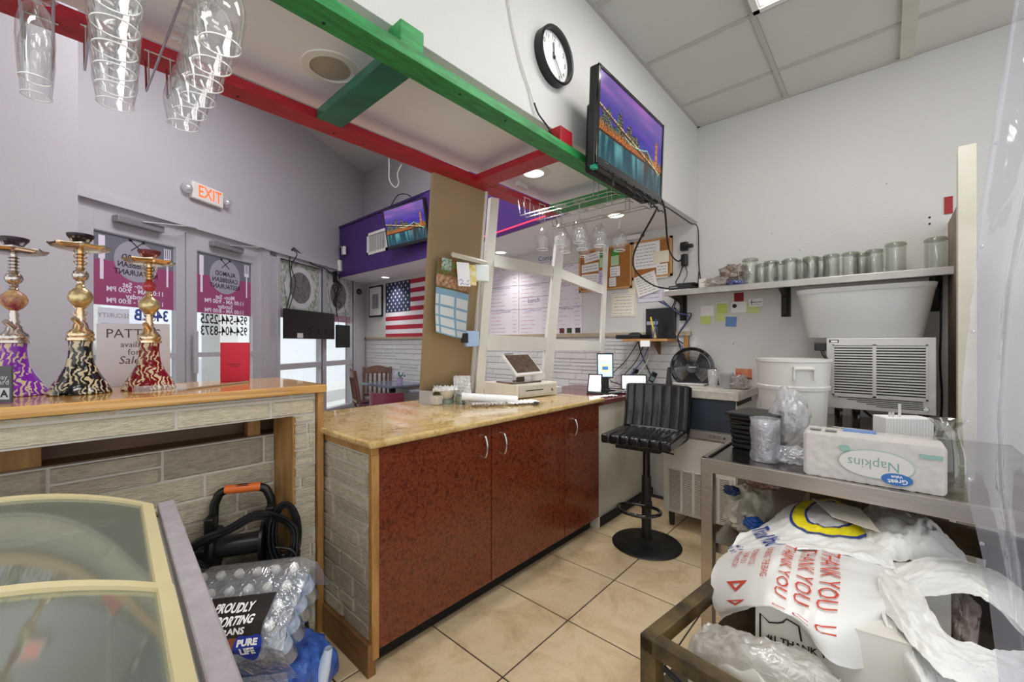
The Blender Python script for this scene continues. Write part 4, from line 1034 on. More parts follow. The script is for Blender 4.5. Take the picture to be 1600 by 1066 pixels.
# blue bag beneath/right
def bluebag(u, v):
    a = 2*PI*u; ph = -PI/2+PI*v
    r_ = 1+.20*nz(math.cos(a)*2, math.sin(a)*2, v*5)+.10*nz(math.cos(a)*6, math.sin(a)*6, v*14)+.05*nz(u*30, v*20, 3)
    ce_, sp_ = math.cos(ph), math.sin(ph)
    x = .17*r_*math.copysign(abs(ce_*math.cos(a))**.7, ce_*math.cos(a)); y = .16*r_*math.copysign(abs(ce_*math.sin(a))**.7, ce_*math.sin(a))
    return tuple(Matrix.Translation((.51, 1.60, .125)) @ R(math.radians(-44)) @ Vector((x+.01, y, .122*math.copysign(abs(sp_)**.6, sp_)*(1+.0*r_))))
tag(G().grid(bluebag, 60, 30).build('blue_plastic_sack', M('blue_sack', '1f3c8c', .3, col2='4a74c8', vs=20, bump=1, bs=30, dist=.01), smooth=60), 'crumpled blue plastic sack under the water pack on the floor', 'plastic bag')
def wrapdrape(u, v):
    x = (u-.5)*.38; p = WP @ Vector((x, -.155-.03*math.sin(v*PI), .03-.19*v)); d = .012*nz(x*14, v*7, 1)+.006*nz(x*40, v*20)
    return (p.x+d*.5, p.y-d, max(.006, p.z))
tag(G().slab(wrapdrape, 40, 24, .0006).build('loose_wrap', GL('film_crinkle', 'f4f8ff', .16, milk=.25, milkcol='dfe8f6', rough=.1, bump=1, bs=30), smooth=60), 'loose crinkled clear wrap sagging below the water pack', 'plastic wrap')
def whitetwist(u, v):
    a = u*2*PI; p = Vector((.66-.07*v, 1.47-.02*v, .22-.20*v)); r_ = .014+.012*math.sin(v*PI)
    return (p.x+r_*math.cos(a), p.y+r_*math.sin(a), p.z)
tag(G().grid(whitetwist, 12, 12).build('twisted_wrap_end', M('twist_white', 'c6d2e4', .4), smooth=60), 'white twisted wrap end on the side of the blue sack', 'plastic wrap')
def squiggle(g, fm, x0, x1, y, h, rg, w=.0022):
    n = max(3, int((x1-x0)/.011)); P = []
    for i in range(n+1): P.append((x0+(x1-x0)*i/n, y+(h/2 if i % 2 else -h/2)*rg.uniform(.3, 1)))
    for (a, c), (b2, d) in zip(P, P[1:]):
        if rg.random() < .12: continue
        g.add([(a-w, c, .0006), (a+w, c, .0006), (b2+w, d, .0006), (b2-w, d, .0006)], [(0, 1, 2, 3)], fm)
# ================================================================== GRANITE COUNTER
def granite_mat():
    m, nt, b = newmat('granite')
    n = tex(nt, 'Noise', 7, 'World', (1, 1, 1), Detail=9, Roughness=.75, Distortion=1.2)
    c = ramp(nt, n.outputs[0], [(.28, '96703a'), (.42, 'bd9a5e'), (.55, 'd3b880'), (.70, 'c09e62')])
    n2 = tex(nt, 'Noise', 60, 'World', None, Detail=3); r2 = ramp(nt, n2.outputs[0], [(.33, '8a6a45'), (.48, 'ffffff')])
    c = mix(nt, .35, c, r2, 'MULTIPLY'); nt.links.new(c, b.inputs['Base Color']); b.inputs['Roughness'].default_value = .09; b.inputs['Coat Weight'].default_value = .35
    return m
def burl_mat():
    m, nt, b = newmat('burl_veneer')
    n = tex(nt, 'Noise', 26, 'World', None, Detail=6, Roughness=.6, Distortion=2.2)
    c = ramp(nt, n.outputs[0], [(.30, '4c2012'), (.46, '6c2f1a'), (.56, '7a3920'), (.72, '652d1a')])
    n2 = tex(nt, 'Noise', 70, 'World', None, Detail=3, Distortion=1); r2 = ramp(nt, n2.outputs[0], [(.36, '6a5a54'), (.5, 'ffffff')])
    c = mix(nt, .5, c, r2, 'MULTIPLY'); nt.links.new(c, b.inputs['Base Color']); b.inputs['Roughness'].default_value = .24
    b.inputs['Coat Weight'].default_value = .3; return m
granite = granite_mat(); burl = burl_mat()
gc = thing('service_counter', 'service counter with burl wood doors, granite top and stone end', 'counter', (1.7, 1.9, 0))
G().box(.868, 2.565, 1.512, 2.28, .10, .888).build('carcass', M('carcass_brown', '3c1c12', .6), gc)
G().box(.872, 2.56, 1.56, 2.2, 0.0, .10).build('toe_kick', M('kick_black', '15100e', .8), gc)
gt = G().prism([(.815, 1.462), (2.60, 1.462), (2.60, 2.34), (.815, 2.34)], .892, .922).build('granite_top', granite, gc, bevel=.012, seg=4)
hm = M('handle_nickel', 'cfcac2', .25, 1.0)
def pull(g_par, x, z0, z1):
    G().tube([(x, 1.492, z0), (x, 1.468, z0+.008), (x, 1.455, (z0+z1)/2), (x, 1.468, z1-.008), (x, 1.492, z1)], .006, 8, sub=4).build('handle', hm, g_par, smooth=60)
da = G().box(.862, 1.497, 1.490, 1.511, .092, .886).build('cupboard_door', burl, gc, bevel=.0015)
db = G().box(1.502, 2.145, 1.490, 1.511, .092, .886).build('cupboard_door', burl, gc, bevel=.0015)
dc = G().box(2.150, 2.56, 1.490, 1.511, .092, .886).build('cupboard_door', burl, gc, bevel=.0015)
pull(da, 1.437, .735, .845); pull(db, 1.575, .725, .835); pull(dc, 2.235, .715, .82)
EM = frame((.845, 2.30, 0), (0, -1, 0), (0, 0, 1))       # left end, facing -X
G().box(.848, .868, 1.50, 2.30, .05, .888).build('end_backing', M('mortar_white', 'c9c4b8', .9), gc)
ashlar(gc, frame((.8475, 2.28, .12), (0, -1, 0), (0, 0, 1)), .765, .735, stone, 21, rows=(.055, .105), lens=(.12, .36), th=.007, gap=.010)
g = G(); g.box(.838, .87, 1.488, 1.513, .06, .8615).box(.836, .868, 1.488, 2.32, .862, .892)
g.build('oak_edging', oak, gc, bevel=.002)
g = G(); g.prism([(0, 0), (.0, .125), (.035, .125), (.035, 0)], 0, .83, frame((.822, 2.32, 0), (1, 0, 0), (0, 0, 1))); g.build('oak_plinth', M('oak_dark', '8a6238', .5, col2='6b4926', vs=8, stretch=(3, .6, 3)), gc, bevel=.003)
# desk with maroon top
dk = thing('service_desk', 'white desk with a maroon laminate top beyond the granite counter', 'desk', (3.0, 1.8, 0))
G().box(2.575, 3.48, 1.50, 2.30, .86, .893).build('desk_top', M('maroon_top', '6a2326', .25, var=.15, vs=10, coat=.3), dk, bevel=.004)
wht = M('desk_white', 'd9d4c6', .5, col2='bcb5a2', vs=2.2)
G().box(2.60, 3.48, 1.53, 1.56, .03, .86).build('front_panel', wht, dk)
G().box(2.578, 2.60, 1.505, 2.25, .0, .86).build('side_panel', wht, dk)
G().box(2.62, 3.48, 1.56, 2.2, 0, .03).build('base', blackm, dk)
tag(G().box(2.60, 3.5, 1.50, 1.526, 0, .06).build('cable_duct', blackm, bevel=.01), 'black rubber skirting along the foot of the white desk', 'skirting')

# ------------------------------------------------------------------ register etc. on the granite
zt = .922
rg_ = thing('cash_drawer', 'cream steel cash drawer on the granite counter', 'cash drawer', (2.3, 1.98, zt))
CD = Matrix.Translation((2.105, 1.855, zt)) @ R(math.radians(-7))
G().box(0, .40, 0, .36, .006, .098, CD).build('drawer_box', M('register_cream', 'e7e1d0', .4), rg_, bevel=.005)
dr = G().box(.018, .385, -.006, .002, .018, .088, CD).build('drawer_front', M('drawer_grey', 'c9c5ba', .4, var=.1, vs=30), rg_, bevel=.002)
G().box(.08, .25, -.0075, -.005, .05, .056, CD).build('cash_slot', blackm, dr)
G().lathe([(0, .010), (.010, .010), (.012, 0)], 12, m=CD @ T(.335, -.004, .045) @ R(PI/2, 'X')).build('key_lock', chrome, dr)
po = thing('register_screen', 'white point of sale touchscreen on the cash drawer', 'screen', (2.3, 1.98, zt+.098))
G().box(.0, .27, .03, .22, .0985, .112, CD).build('stand_plate', silver, po, bevel=.004)
PM = CD @ T(.155, .10, .232) @ R(math.radians(10)) @ R(math.radians(46), 'X')
G().prism([(.10, .112), (.19, .112), (.175, .21), (.115, .21)], -.16, -.12, CD @ R(PI/2, 'X')).build('neck', silver, po, bevel=.004)
G().box(-.155, .155, -.10, .10, -.022, 0, PM).build('housing', whitep, po, bevel=.008)
G().box(-.138, .138, -.078, .088, 0, .0015, PM).build('screen_glass', M('screen_reflecting', '4e3d33', .15, col2='6f5c4e', vs=40), po)
G().box(-.13, -.03, .0985, .103, -.003, .0, PM).build('logo_strip', ink, po)
pt = thing('receipt_printer', 'white receipt printer beside the point of sale screen', 'printer', (2.52, 1.98, zt+.098))
G().prism([(0, 0), (.15, 0), (.15, .045), (.06, .10), (0, .10)], 0, .13, CD @ T(.285, .28, .0985) @ R(PI/2, 'X')).build('printer_body', whitep, pt, bevel=.008)
# folded tissue, rolled papers, napkins
def crumple(fm, W, Hh, amp, seed, freq=18, nu=30, nv=30, taper=None, th=.0012):
    def f(u, v):
        x = (u-.5)*W*(taper(v) if taper else 1); y = (v-.5)*Hh
        d = amp*nz(u*freq*W*6, v*freq*Hh*6, seed)+amp*.22*nz(u*freq*W*14, v*freq*Hh*12, seed+5)
        return tuple(fm @ Vector((x+d*.3, y, d)))
    return G().slab(f, nu, nv, th)
rl = thing('paper_roll', 'rolled white poster paper lying on the granite counter', 'paper roll', (1.92, 1.75, zt))
g = G(); a0, b0 = Vector((1.70, 1.95, zt+.052)), Vector((1.955, 1.715, zt+.026)); d = (b0-a0); q = d.to_track_quat('Z', 'Y').to_matrix().to_4x4(); q.translation = a0
g.lathe([(.024, 0), (.024, d.length), (.021, d.length), (.021, 0)], 24, m=q, close=True); g.build('roll', paperw, rl, smooth=60)
G().lathe([(0, d.length-.03), (.0208, d.length-.03)], 20, m=q).build('inside', M('roll_inside', '3a3838', .8), rl)
tag(crumple(Matrix.Translation((1.985, 1.70, zt+.013)) @ R(math.radians(-25)), .20, .11, .012, 3).build('loose_paper', paperw, smooth=50), 'creased white paper in front of the rolled poster', 'paper')
tag(crumple(Matrix.Translation((1.80, 1.82, zt+.014)) @ R(math.radians(-40)), .20, .10, .014, 8).build('loose_paper', M('paper_dim', 'c9c4bc', .7), smooth=50), 'dull crumpled paper under the rolled poster', 'paper')
fm = Matrix.Translation((1.80, 2.06, zt+.085)) @ R(math.radians(-46)) @ R(PI/2, 'X')
tag(crumple(fm, .11, .165, .016, 4, th=.004).build('paper_towel', paperw, smooth=50), 'tall white folded paper towel standing on the granite counter', 'paper towel')
tag(crumple(Matrix.Translation((1.76, 1.96, zt+.052)) @ R(math.radians(-46)) @ R(math.radians(82), 'X'), .05, .095, .012, 6, th=.004, taper=lambda v: 1.3-v*.6).build('paper_towel', paper, smooth=50), 'narrow hanging end of the paper towel', 'paper towel')
bk = thing('napkin_bowl', 'cream bowl heaped with folded white napkins on the counter', 'bowl', (1.68, 2.06, zt))
G().lathe([(.025, .03), (.03, .032), (.052, .085), (.049, .085), (.027, .036), (0, .036)], 28, (1.675, 2.06, zt)).build('bowl_shell', M('bowl_cream', 'e0d8c6', .5), bk, smooth=60)
g = crumple(Matrix.Translation((1.665, 2.06, zt+.098)) @ R(math.radians(-40)) @ R(math.radians(8), 'X'), .15, .09, .020, 11, th=.006); g.build('napkins', paperw, bk, smooth=50)
G().lathe([(0, 0), (.045, 0), (.042, .03), (0, .03)], 24, (1.675, 2.06, zt)).build('tin', M('tin_label', '8f8f86', .4, col2='3f6b52', vs=60), bk, smooth=50)
G().lathe([(0, 0), (.028, 0), (.028, .055), (.03, .058), (.024, .06), (0, .06)], 20, (1.60, 2.05, zt)).v
tag(G().box(-.035, .035, -.03, .03, 0, .055, Matrix.Translation((1.605, 2.075, zt)) @ R(.3)).build('small_box', M('box_pale', 'cfc9bc', .5), bevel=.006), 'small pale box on the granite beside the tan panel', 'box')
tag(G().box(-.012, .012, -.045, .045, 0, .085, Matrix.Translation((1.56, 2.12, zt)) @ R(.2)).build('table_tent', GL('tent_acrylic', 'f4f8fa', .2, milk=.45)), 'small clear acrylic card holder on the granite corner', 'card holder')
tag(G().lathe([(0, 0), (.03, 0), (.032, .05), (.028, .055), (0, .055)], 20, (1.725, 1.99, zt)).build('dip_cup', GL('cup_green', 'e4efe8', .2, milk=.3, milkcol='7c9a86')), 'small clear cup with green contents on the counter', 'cup')
cl = thing('key_bunch', 'small dark keyring and coins pile on the granite counter', 'keys', (1.96, 1.62, zt))
g = G(); rg = random.Random(2)
for k in range(7):
    g.lathe([(0, 0), (.014, 0), (.014, .003), (0, .003)], 12, (2.0+rg.uniform(-.03, .03), 1.605+rg.uniform(-.02, .02), zt+.003*k))
g.build('pieces', M('key_metal', '6a6a6a', .4, .8), cl)
tag(G().box(-.045, .045, -.03, .03, 0, .055, Matrix.Translation((2.78, 2.02, .893)) @ R(-.2)).build('calculator', M('device_pale', 'e2dfe2', .4), bevel=.005), 'small pale device on the maroon desk beside the register', 'device')
# ------------------------------------------------------------------ tan panel and leaning white frame
Z_T, Z_B = 2.166, .923
def lean(xt, xb, y0t, y0b): return lambda z: ((xb+(xt-xb)*(z-Z_B)/(Z_T-Z_B)), (y0b+(y0t-y0b)*(z-Z_B)/(Z_T-Z_B)))
def lbar(g, xt0, xt1, xb0, xb1, yt, yb, z0, z1, th):
    """bar between heights z0..z1; x edges follow the lean"""
    vs = []
    for z in (z0, z1):
        f = (z-Z_B)/(Z_T-Z_B); a = xb0+(xt0-xb0)*f; b2 = xb1+(xt1-xb1)*f; y = yb+(yt-yb)*f
        vs += [(a, y, z), (b2, y, z), (b2, y+th, z), (a, y+th, z)]
    return g.add(vs, [(3, 2, 1, 0), (4, 5, 6, 7), (0, 1, 5, 4), (1, 2, 6, 5), (2, 3, 7, 6), (3, 0, 4, 7)])
tp = thing('partition_panel', 'tan painted partition panel between the red beam and the granite counter', 'partition', (1.6, 2.1, Z_B))
lbar(G(), 1.295, 1.66, 1.575, 1.985, 1.70, 2.20, Z_B, Z_T, .02).build('panel', tan, tp)
lbar(G(), 1.66, 1.672, 1.985, 1.998, 1.69, 2.19, Z_B, Z_T, .035).build('edge_strip', frame_white, tp)
wf = thing('window_frame_screen', 'leaning white painted open frame behind the register', 'frame', (2.2, 2.2, Z_B))
def fpost(xt0, xt1, yt, zt_, xb0, xb1, yb, zb, th=.035):
    g = G(); vs = []
    for (x0, x1, y, z) in ((xb0, xb1, yb, zb), (xt0, xt1, yt, zt_)): vs += [(x0, y, z), (x1, y-(x1-x0)*.33, z), (x1+.01, y-(x1-x0)*.33+th, z), (x0+.01, y+th, z)]
    g.add(vs, [(3, 2, 1, 0), (4, 5, 6, 7), (0, 1, 5, 4), (1, 2, 6, 5), (2, 3, 7, 6), (3, 0, 4, 7)]).build('post', frame_white, wf, bevel=.002)
fpost(1.742, 1.795, 1.735, 2.166, 1.905, 1.965, 2.05, .923); fpost(2.72, 2.795, 1.96, 2.166, 2.655, 2.745, 2.07, .895); fpost(3.275, 3.315, 1.845, 2.165, 3.245, 3.285, 1.885, .895, .025)
def frail(p, q, h0, h1, th=.03):
    (x0, y0, z0), (x1, y1, z1) = p, q
    vs = [(x0, y0, z0), (x1, y1, z1), (x1, y1+th, z1), (x0, y0+th, z0), (x0, y0, z0+h0), (x1, y1, z1+h1), (x1, y1+th, z1+h1), (x0, y0+th, z0+h0)]
    G().add(vs, [(3, 2, 1, 0), (4, 5, 6, 7), (0, 1, 5, 4), (1, 2, 6, 5), (2, 3, 7, 6), (3, 0, 4, 7)]).build('rail', frame_white, wf, bevel=.0015)
frail((1.835, 1.80, 1.775), (2.71, 1.995, 1.84), .075, .085); frail((2.79, 1.97, 1.83), (3.27, 1.865, 1.735), .08, .08)
frail((1.91, 1.935, 1.255), (2.68, 2.04, 1.25), .10, .10); frail((2.76, 2.03, 1.245), (3.26, 1.88, 1.235), .09, .085)
# calendar, clips
def onpanel(fx, z, off=.004):
    f = (z-Z_B)/(Z_T-Z_B); a = 1.575+(1.295-1.575)*f; b2 = 1.985+(1.66-1.985)*f; return Vector((a+(b2-a)*fx, 2.20+(1.70-2.20)*f-off, z))
cal = thing('wall_calendar', 'hanging calendar with a food photo clipped to the tan panel', 'calendar', (1.6, 1.9, 1.4))
CC = [[(1.418, 1.822, 1.773), (1.537, 1.815, 1.770), (1.673, 1.824, 1.760)], [(1.444, 1.870, 1.648), (1.562, 1.860, 1.639), (1.694, 1.872, 1.630)], [(1.483, 1.930, 1.492), (1.598, 1.915, 1.473), (1.731, 1.935, 1.456)], [(1.516, 1.965, 1.368), (1.637, 1.945, 1.339), (1.755, 1.975, 1.329)]]
def calf(u0, u1, v0, v1, off=0): return lambda u, v: tuple(net(CC, u0+(u1-u0)*u, v0+(v1-v0)*v)+Vector((-.45, -.85, 0))*off)
G().slab(calf(0, 1, 0, 1), 14, 24, .002).build('backing_sheet', M('calendar_blue', '8db6d2', .4), cal, smooth=50)
G().grid(calf(.0, 1, 0, .40, .0035), 12, 10).build('food_photo', M('photo_food', '5e7a3e', .5, col2='8a3f2c', vs=32), cal, smooth=50)
G().grid(calf(.0, 1, .24, .38, .0045), 12, 6).build('photo_band', M('photo_drinks', 'd8b08a', .5, col2='6a3b30', vs=60), cal, smooth=50)
g = G()
for r in range(4):
    for (a, b2) in ((.0, .12), (.17, .54), (.60, .97)):
        g.grid(calf(a, b2, .47+r*.132, .575+r*.132, .0045), 4, 2)
g.build('day_boxes', M('calendar_cell', 'dfe6ea', .5), cal, smooth=50, kind='stuff')
G().grid(calf(.15, .40, .0, .18, .006), 4, 4).build('title_print', M('calendar_green', '2f6b4c', .5, col2='e0e8d8', vs=80), cal)
cp = thing('clip_rail', 'cream plastic order rail fixed across the tan panel', 'rail', (1.55, 1.85, 1.75))
a, b2 = Vector((1.493, 1.79, 1.795)), Vector((1.75, 1.785, 1.785))
G().tube([a, b2], .014, 4).build('rail', M('clip_cream', 'd9d6c8', .4), cp)
for k, (c1, lab, w_, h_, mm, z_, fx_) in enumerate((('card', 'white swing tag with handwriting clipped over the calendar', .075, .135, paperw, 1.695, (1.580, 1.795, 1.695)), ('card', 'yellow printed card clipped beside the calendar', .05, .12, M('card_yellow', 'd8c23e', .5, col2='f2ecd0', vs=30), 1.70, (1.648, 1.80, 1.70)))):
    p = Vector(fx_); fm = frame(p, (.8, -.3, 0), (-.1, 0, 1))
    t = thing('clipped_card', lab, 'card', tuple(p)); G().box(-w_/2, w_/2, -h_/2, h_/2, 0, .002, fm).build('card_sheet', mm, t)
    if k == 0: g = G(); squiggle(g, fm @ T(0, 0, .002), -.03, .03, -.035, .016, random.Random(1)); squiggle(g, fm @ T(0, 0, .002), -.025, .03, -.055, .014, random.Random(2)); g.build('handwriting', inkb, t)
for (z_, fx_, mm, lab) in ((1.72, (1.723, 1.80, 1.719), M('holder_white', 'dfe3df', .4), 'white paper towel clip at the upper edge of the tan panel'), (1.33, (1.790, 1.955, 1.33), M('holder_blue', 'a9bfdf', .4), 'pale blue paper holder at the lower edge of the tan panel')):
    p = Vector(fx_); t = tag(G().box(-.045, .045, -.05, .05, -.02, .02, frame(p, (.85, -.35, 0), (0, 0, 1))).build('paper_holder', mm, bevel=.006), lab, 'holder')
p = Vector((1.73, 1.955, 1.335)); tag(G().box(-.02, .02, -.03, .03, -.01, .01, frame(p, (.85, -.35, 0), (0, 0, 1))).build('black_latch', blackm), 'small black latch below the calendar', 'latch')

# ------------------------------------------------------------------ tablets and phones on the desk
DZ = .893
def tablet(loc, rz, tilt, W, Hh, lab, bright, portrait=False):
    t = thing('tablet', lab, 'tablet', loc); fm = Matrix.Translation(loc) @ R(rz) @ R(tilt, 'X')
    G().box(-W/2, W/2, 0, Hh, -.009, 0, fm).build('housing', blackg, t, bevel=.003)
    s = G().box(-W/2+.01, W/2-.01, .012, Hh-.012, 0, .0008, fm).build('display', M('display_%s' % bright, bright, .2, emit=.95), t)
    return t, fm
t, fm = tablet((2.93, 1.75, DZ+.012), math.radians(-68), math.radians(62), .115, .165, 'small tablet leaning back with a white screen, left on the maroon desk', 'f1eef0')
G().box(-.06, .06, -.01, .0, -.06, .0, fm).build('prop_foot', blackp, t)
t, fm = tablet((3.20, 1.80, DZ+.11), math.radians(-52), math.radians(86), .14, .215, 'upright black tablet on a stand showing a web page', 'bcd4ec')
g = G().box(-.055, .055, .15, .19, .001, .0016, fm).build('web_header', M('web_white', 'eef2f6', .3, emit=.9), t)
G().box(-.04, .04, .05, .12, .001, .0016, fm).build('web_box', M('web_yellow', 'e6d9a8', .3, emit=.8), t)
G().box(-.025, .025, .07, .10, .0017, .002, fm).build('web_picture', M('web_blue', '3a78b8', .3, emit=.8), t)
G().box(-.03, .03, -.11, .02, -.03, -.01, fm).build('stand', blackp, t)
G().box(3.10, 3.26, 1.70, 1.86, DZ, DZ+.02).build('stand_base', blackm, t, bevel=.005)
t, fm = tablet((3.335, 1.60, DZ+.010), math.radians(-55), math.radians(80), .215, .135, 'landscape tablet with a blank white screen behind the stool', 'eef0f6')
t = thing('card_reader', 'black card reader lying on the maroon desk', 'card reader', (3.05, 1.63, DZ))
G().box(-.10, .10, -.06, .06, 0, .014, Matrix.Translation((3.05, 1.66, DZ)) @ R(-.6)).build('reader_body', blackg, t, bevel=.005)
tag(crumple(Matrix.Translation((2.84, 1.60, DZ+.008)) @ R(math.radians(-20)), .20, .07, .008, 21).build('white_cloth', paperw, smooth=50), 'white folded cloth at the front of the maroon desk', 'cloth')
for k, (x, y, zt_, lab, tl) in enumerate(((3.34, 1.50, .11, 'black cordless phone standing in its cradle beside the stool back', .5), (3.44, 1.66, .16, 'second black cordless phone behind the landscape tablet', .15))):
    t = thing('cordless_phone', lab, 'phone', (x, y, DZ)); fm = Matrix.Translation((x, y, DZ+.02)) @ R(math.radians(-50)) @ R(tl, 'Y')
    G().box(-.024, .024, -.012, .012, 0, .165, fm).build('handset', blackp, t, bevel=.008)
    G().box(-.016, .016, -.0135, -.012, .09, .125, fm).build('phone_display', M('lcd_grey', '7d8a90', .3), t)
    g = G()
    for r in range(4):
        for c in range(3): g.box(-.016+c*.012, -.008+c*.012, -.0138, -.012, .02+r*.015, .03+r*.015, fm)
    g.build('keypad', M('key_grey', 'aeb2b4', .5), t)
    G().box(-.035, .035, -.03, .03, -.02, .02, Matrix.Translation((x, y, DZ+.02)) @ R(math.radians(-50))).build('cradle', blackp, t, bevel=.008)
rg = random.Random(31)
for k in range(5):
    pts = [(3.46, 1.50+.03*k, 1.32-.05*(k % 2)), (3.42, 1.52+.05*k, 1.15), (3.38, 1.62+.06*k, .98), (3.30+.05*k, 1.50+.06*k, DZ+.012), (3.2, 1.7, DZ+.01)]
    cab('data_cable', pts, (.006, .005, .004, .0045, .004)[k], (cablew, cableb, cable, cablew, cable)[k], ('white cable hanging from the corner shelf to the desk', 'blue cable hanging from the corner shelf to the desk', 'black cable hanging from the corner shelf to the desk', 'second white cable hanging behind the phones', 'thin black cable hanging behind the tablets')[k])
cab('charging_cable', [(3.2, 1.76, DZ+.1), (3.19, 1.74, DZ+.04), (3.26, 1.70, DZ+.03), (3.32, 1.72, DZ+.02), (3.24, 1.62, DZ+.01), (3.14, 1.72, DZ+.025)], .004, cablew, 'white charging cable coiled around the tablet stand')
# ------------------------------------------------------------------ corner shelf
cs = thing('corner_shelf', 'small wooden bracket shelf holding network gear on the wall', 'shelf', (3.4, 1.5, 1.32))
G().box(3.24, 3.5, 1.28, 1.66, 1.318, 1.338).build('shelf_board', M('shelf_pine', 'b4834b', .4, var=.2, vs=10), cs, bevel=.002)
G().prism([(0, 0), (.16, 0), (0, -.12)], -.01, .01, frame((3.5, 1.44, 1.318), (-1, 0, 0), (0, 0, 1))).build('bracket', MATS['oak_dark'], cs)
G().box(3.478, 3.499, 1.20, 1.235, .92, 1.36).build('upright', oak, cs)
G().box(3.238, 3.2405, 1.42, 1.50, 1.275, 1.325).build('price_label', paperw, cs)
tag(G().box(3.27, 3.44, 1.52, 1.74, 1.339, 1.375).build('router', blackp, bevel=.005), 'flat black router on the left of the corner shelf', 'router')
tag(G().lathe([(0, 0), (.055, 0), (.055, .006), (.03, .02), (0, .02)], 20, (3.35, 1.60, 1.375)).build('round_device', blackm), 'round black puck lying on the flat router', 'device')
t = thing('network_switch', 'tall black network box with a pale label standing on the corner shelf', 'network box', (3.46, 1.45, 1.34))
G().box(3.45, 3.49, 1.30, 1.55, 1.339, 1.60).build('housing', M('black_blue', '16181f', .3), t, bevel=.004)
G().box(3.4485, 3.45, 1.44, 1.54, 1.46, 1.49).build('label_strip', M('label_silver', '9aa2ac', .4), t)
t = thing('utensil_tumbler', 'clear tumbler holding a yellow knife and pens on the corner shelf', 'cup', (3.33, 1.44, 1.339))
G().lathe([(.022, 0), (.03, .10), (.028, .10), (.02, .004), (0, .004)], 20, (3.33, 1.42, 1.339)).build('tumbler', glass, t, smooth=60)
G().cyl((3.335, 1.415, 1.345), (3.325, 1.45, 1.52), .010, .006, 8).build('yellow_handle', M('knife_yellow', 'e8c92c', .4), t)
G().cyl((3.325, 1.43, 1.345), (3.32, 1.40, 1.50), .005, .005, 8).build('pen', inkb, t); G().cyl((3.335, 1.42, 1.345), (3.34, 1.385, 1.49), .005, .005, 8).build('pen', blackp, t)
for k in range(5):
    pts = [(3.47, 1.33-.01*k, 1.60-.02*k), (3.45-.02*k, 1.30-.02*k, 1.66), (3.47, 1.36-.03*k, 1.70)] if k < 2 else [(3.46, 1.36+.02*k, 1.66), (3.42, 1.30-.015*k, 1.55), (3.46, 1.25-.02*k, 1.45+.02*k), (3.44, 1.27, 1.36), (3.47, 1.24, 1.1+.05*k)]
    cab('network_cable', pts, .0045, cable if k != 3 else cableb, '%s cable in the bundle right of the corner shelf' % ('thin black', 'short black', 'long black', 'blue', 'rightmost black')[k])
cab('network_cable', [(3.40, 1.60, 1.34), (3.44, 1.58, 1.2), (3.46, 1.52, 1.05), (3.42, 1.46, .93)], .005, cable, 'black cable leaving the underside of the corner shelf')
# ------------------------------------------------------------------ papers and boards on the wall
def sheet(name, yl, yr, zt_, zb, mm, lab, cat='paper', rot=0, d=.004, lines=None, parent=None, th=.0015):
    W_, H_ = yl-yr, zt_-zb; fm = on_wall((yl+yr)/2, (zt_+zb)/2, d, rot)
    o = G().box(-W_/2, W_/2, -H_/2, H_/2, 0, th, fm).build(name, mm, parent)
    if parent is None: tag(o, lab, cat)
    if lines:
        g = G(); rg = random.Random(int(yl*997)); n, mt, fill = lines
        for k in range(n):
            y = H_/2-H_*(k+1)/(n+1); x = -W_/2*.8; xe = W_/2*.8*fill
            while x < xe:
                L = rg.uniform(.01, .04); g.box(x, min(x+L, xe), y-.0025, y+.0025, th, th+.0006, fm); x += L+.008
        g.build('writing', mt, o, kind='stuff')
    return o
cork = M('cork', 'b2743a', .9, var=.2, vs=60, bump=.4, bs=120)
def corkboard(yl, yr, zt_, zb, lab, fmat):
    t = thing('cork_board', lab, 'notice board', (3.49, (yl+yr)/2, zb)); W_, H_ = yl-yr, zt_-zb; fm = on_wall((yl+yr)/2, (zt_+zb)/2)
    G().box(-W_/2, W_/2, -H_/2, H_/2, 0, .010, fm).build('cork', cork, t)
    g = G(); w = .018
    g.box(-W_/2, W_/2, H_/2-w, H_/2, 0, .018, fm).box(-W_/2, W_/2, -H_/2, -H_/2+w, 0, .018, fm).box(-W_/2, -W_/2+w, -H_/2, H_/2, 0, .018, fm).box(W_/2-w, W_/2, -H_/2, H_/2, 0, .018, fm)
    g.build('board_frame', fmat, t); return t
ofr = M('frame_pine', 'c79a62', .5)
corkboard(2.25, 1.695, 2.205, 1.80, 'left cork board with papers and green leaflets, in a pine frame', ofr)
corkboard(1.69, 1.335, 2.205, 1.87, 'right cork board with one large certificate and no left edge', ofr)
gy = (7, inkg, 1)
sheet('certificate', 1.68, 1.44, 2.185, 1.955, paperw, 'large certificate pinned on the right cork board', rot=0, d=.012, lines=(7, inkg, .9))
sheet('notice', 1.50, 1.36, 2.09, 1.99, M('paper_cream', 'efe6cf', .7), 'small cream note at the right edge of the right cork board', d=.015)
sheet('notice', 1.47, 1.37, 1.98, 1.86, paper, 'folded note at lower right of the right cork board', d=.015, lines=(4, inkg, 1))
sheet('notice', 1.655, 1.46, 1.91, 1.73, paper, 'tilted printed letter pinned across the bottom of the right cork board', rot=.25, d=.02, lines=(7, inkg, .9))
sheet('notice', 1.64, 1.42, 1.80, 1.665, M('paper_lilac', 'dcd8e6', .7), 'lilac-tinted certificate beneath the tilted letter', d=.004, lines=(3, inkg, 1))
ct = sheet('certificate', 1.90, 1.66, 1.755, 1.545, M('paper_ivory', 'efe8d6', .7), 'bordered certificate below the left cork board', d=.004, rot=-.02, lines=(6, inkg, .8))
fm = on_wall(1.78, 1.65, .006, -.02); g = G()
for a in (-1, 1): g.box(-.11, .11, a*.095-.001, a*.095+.001, .001, .0015, fm); g.box(a*.11-.001, a*.11+.001, -.095, .095, .001, .0015, fm)
g.build('border', inkg, ct)
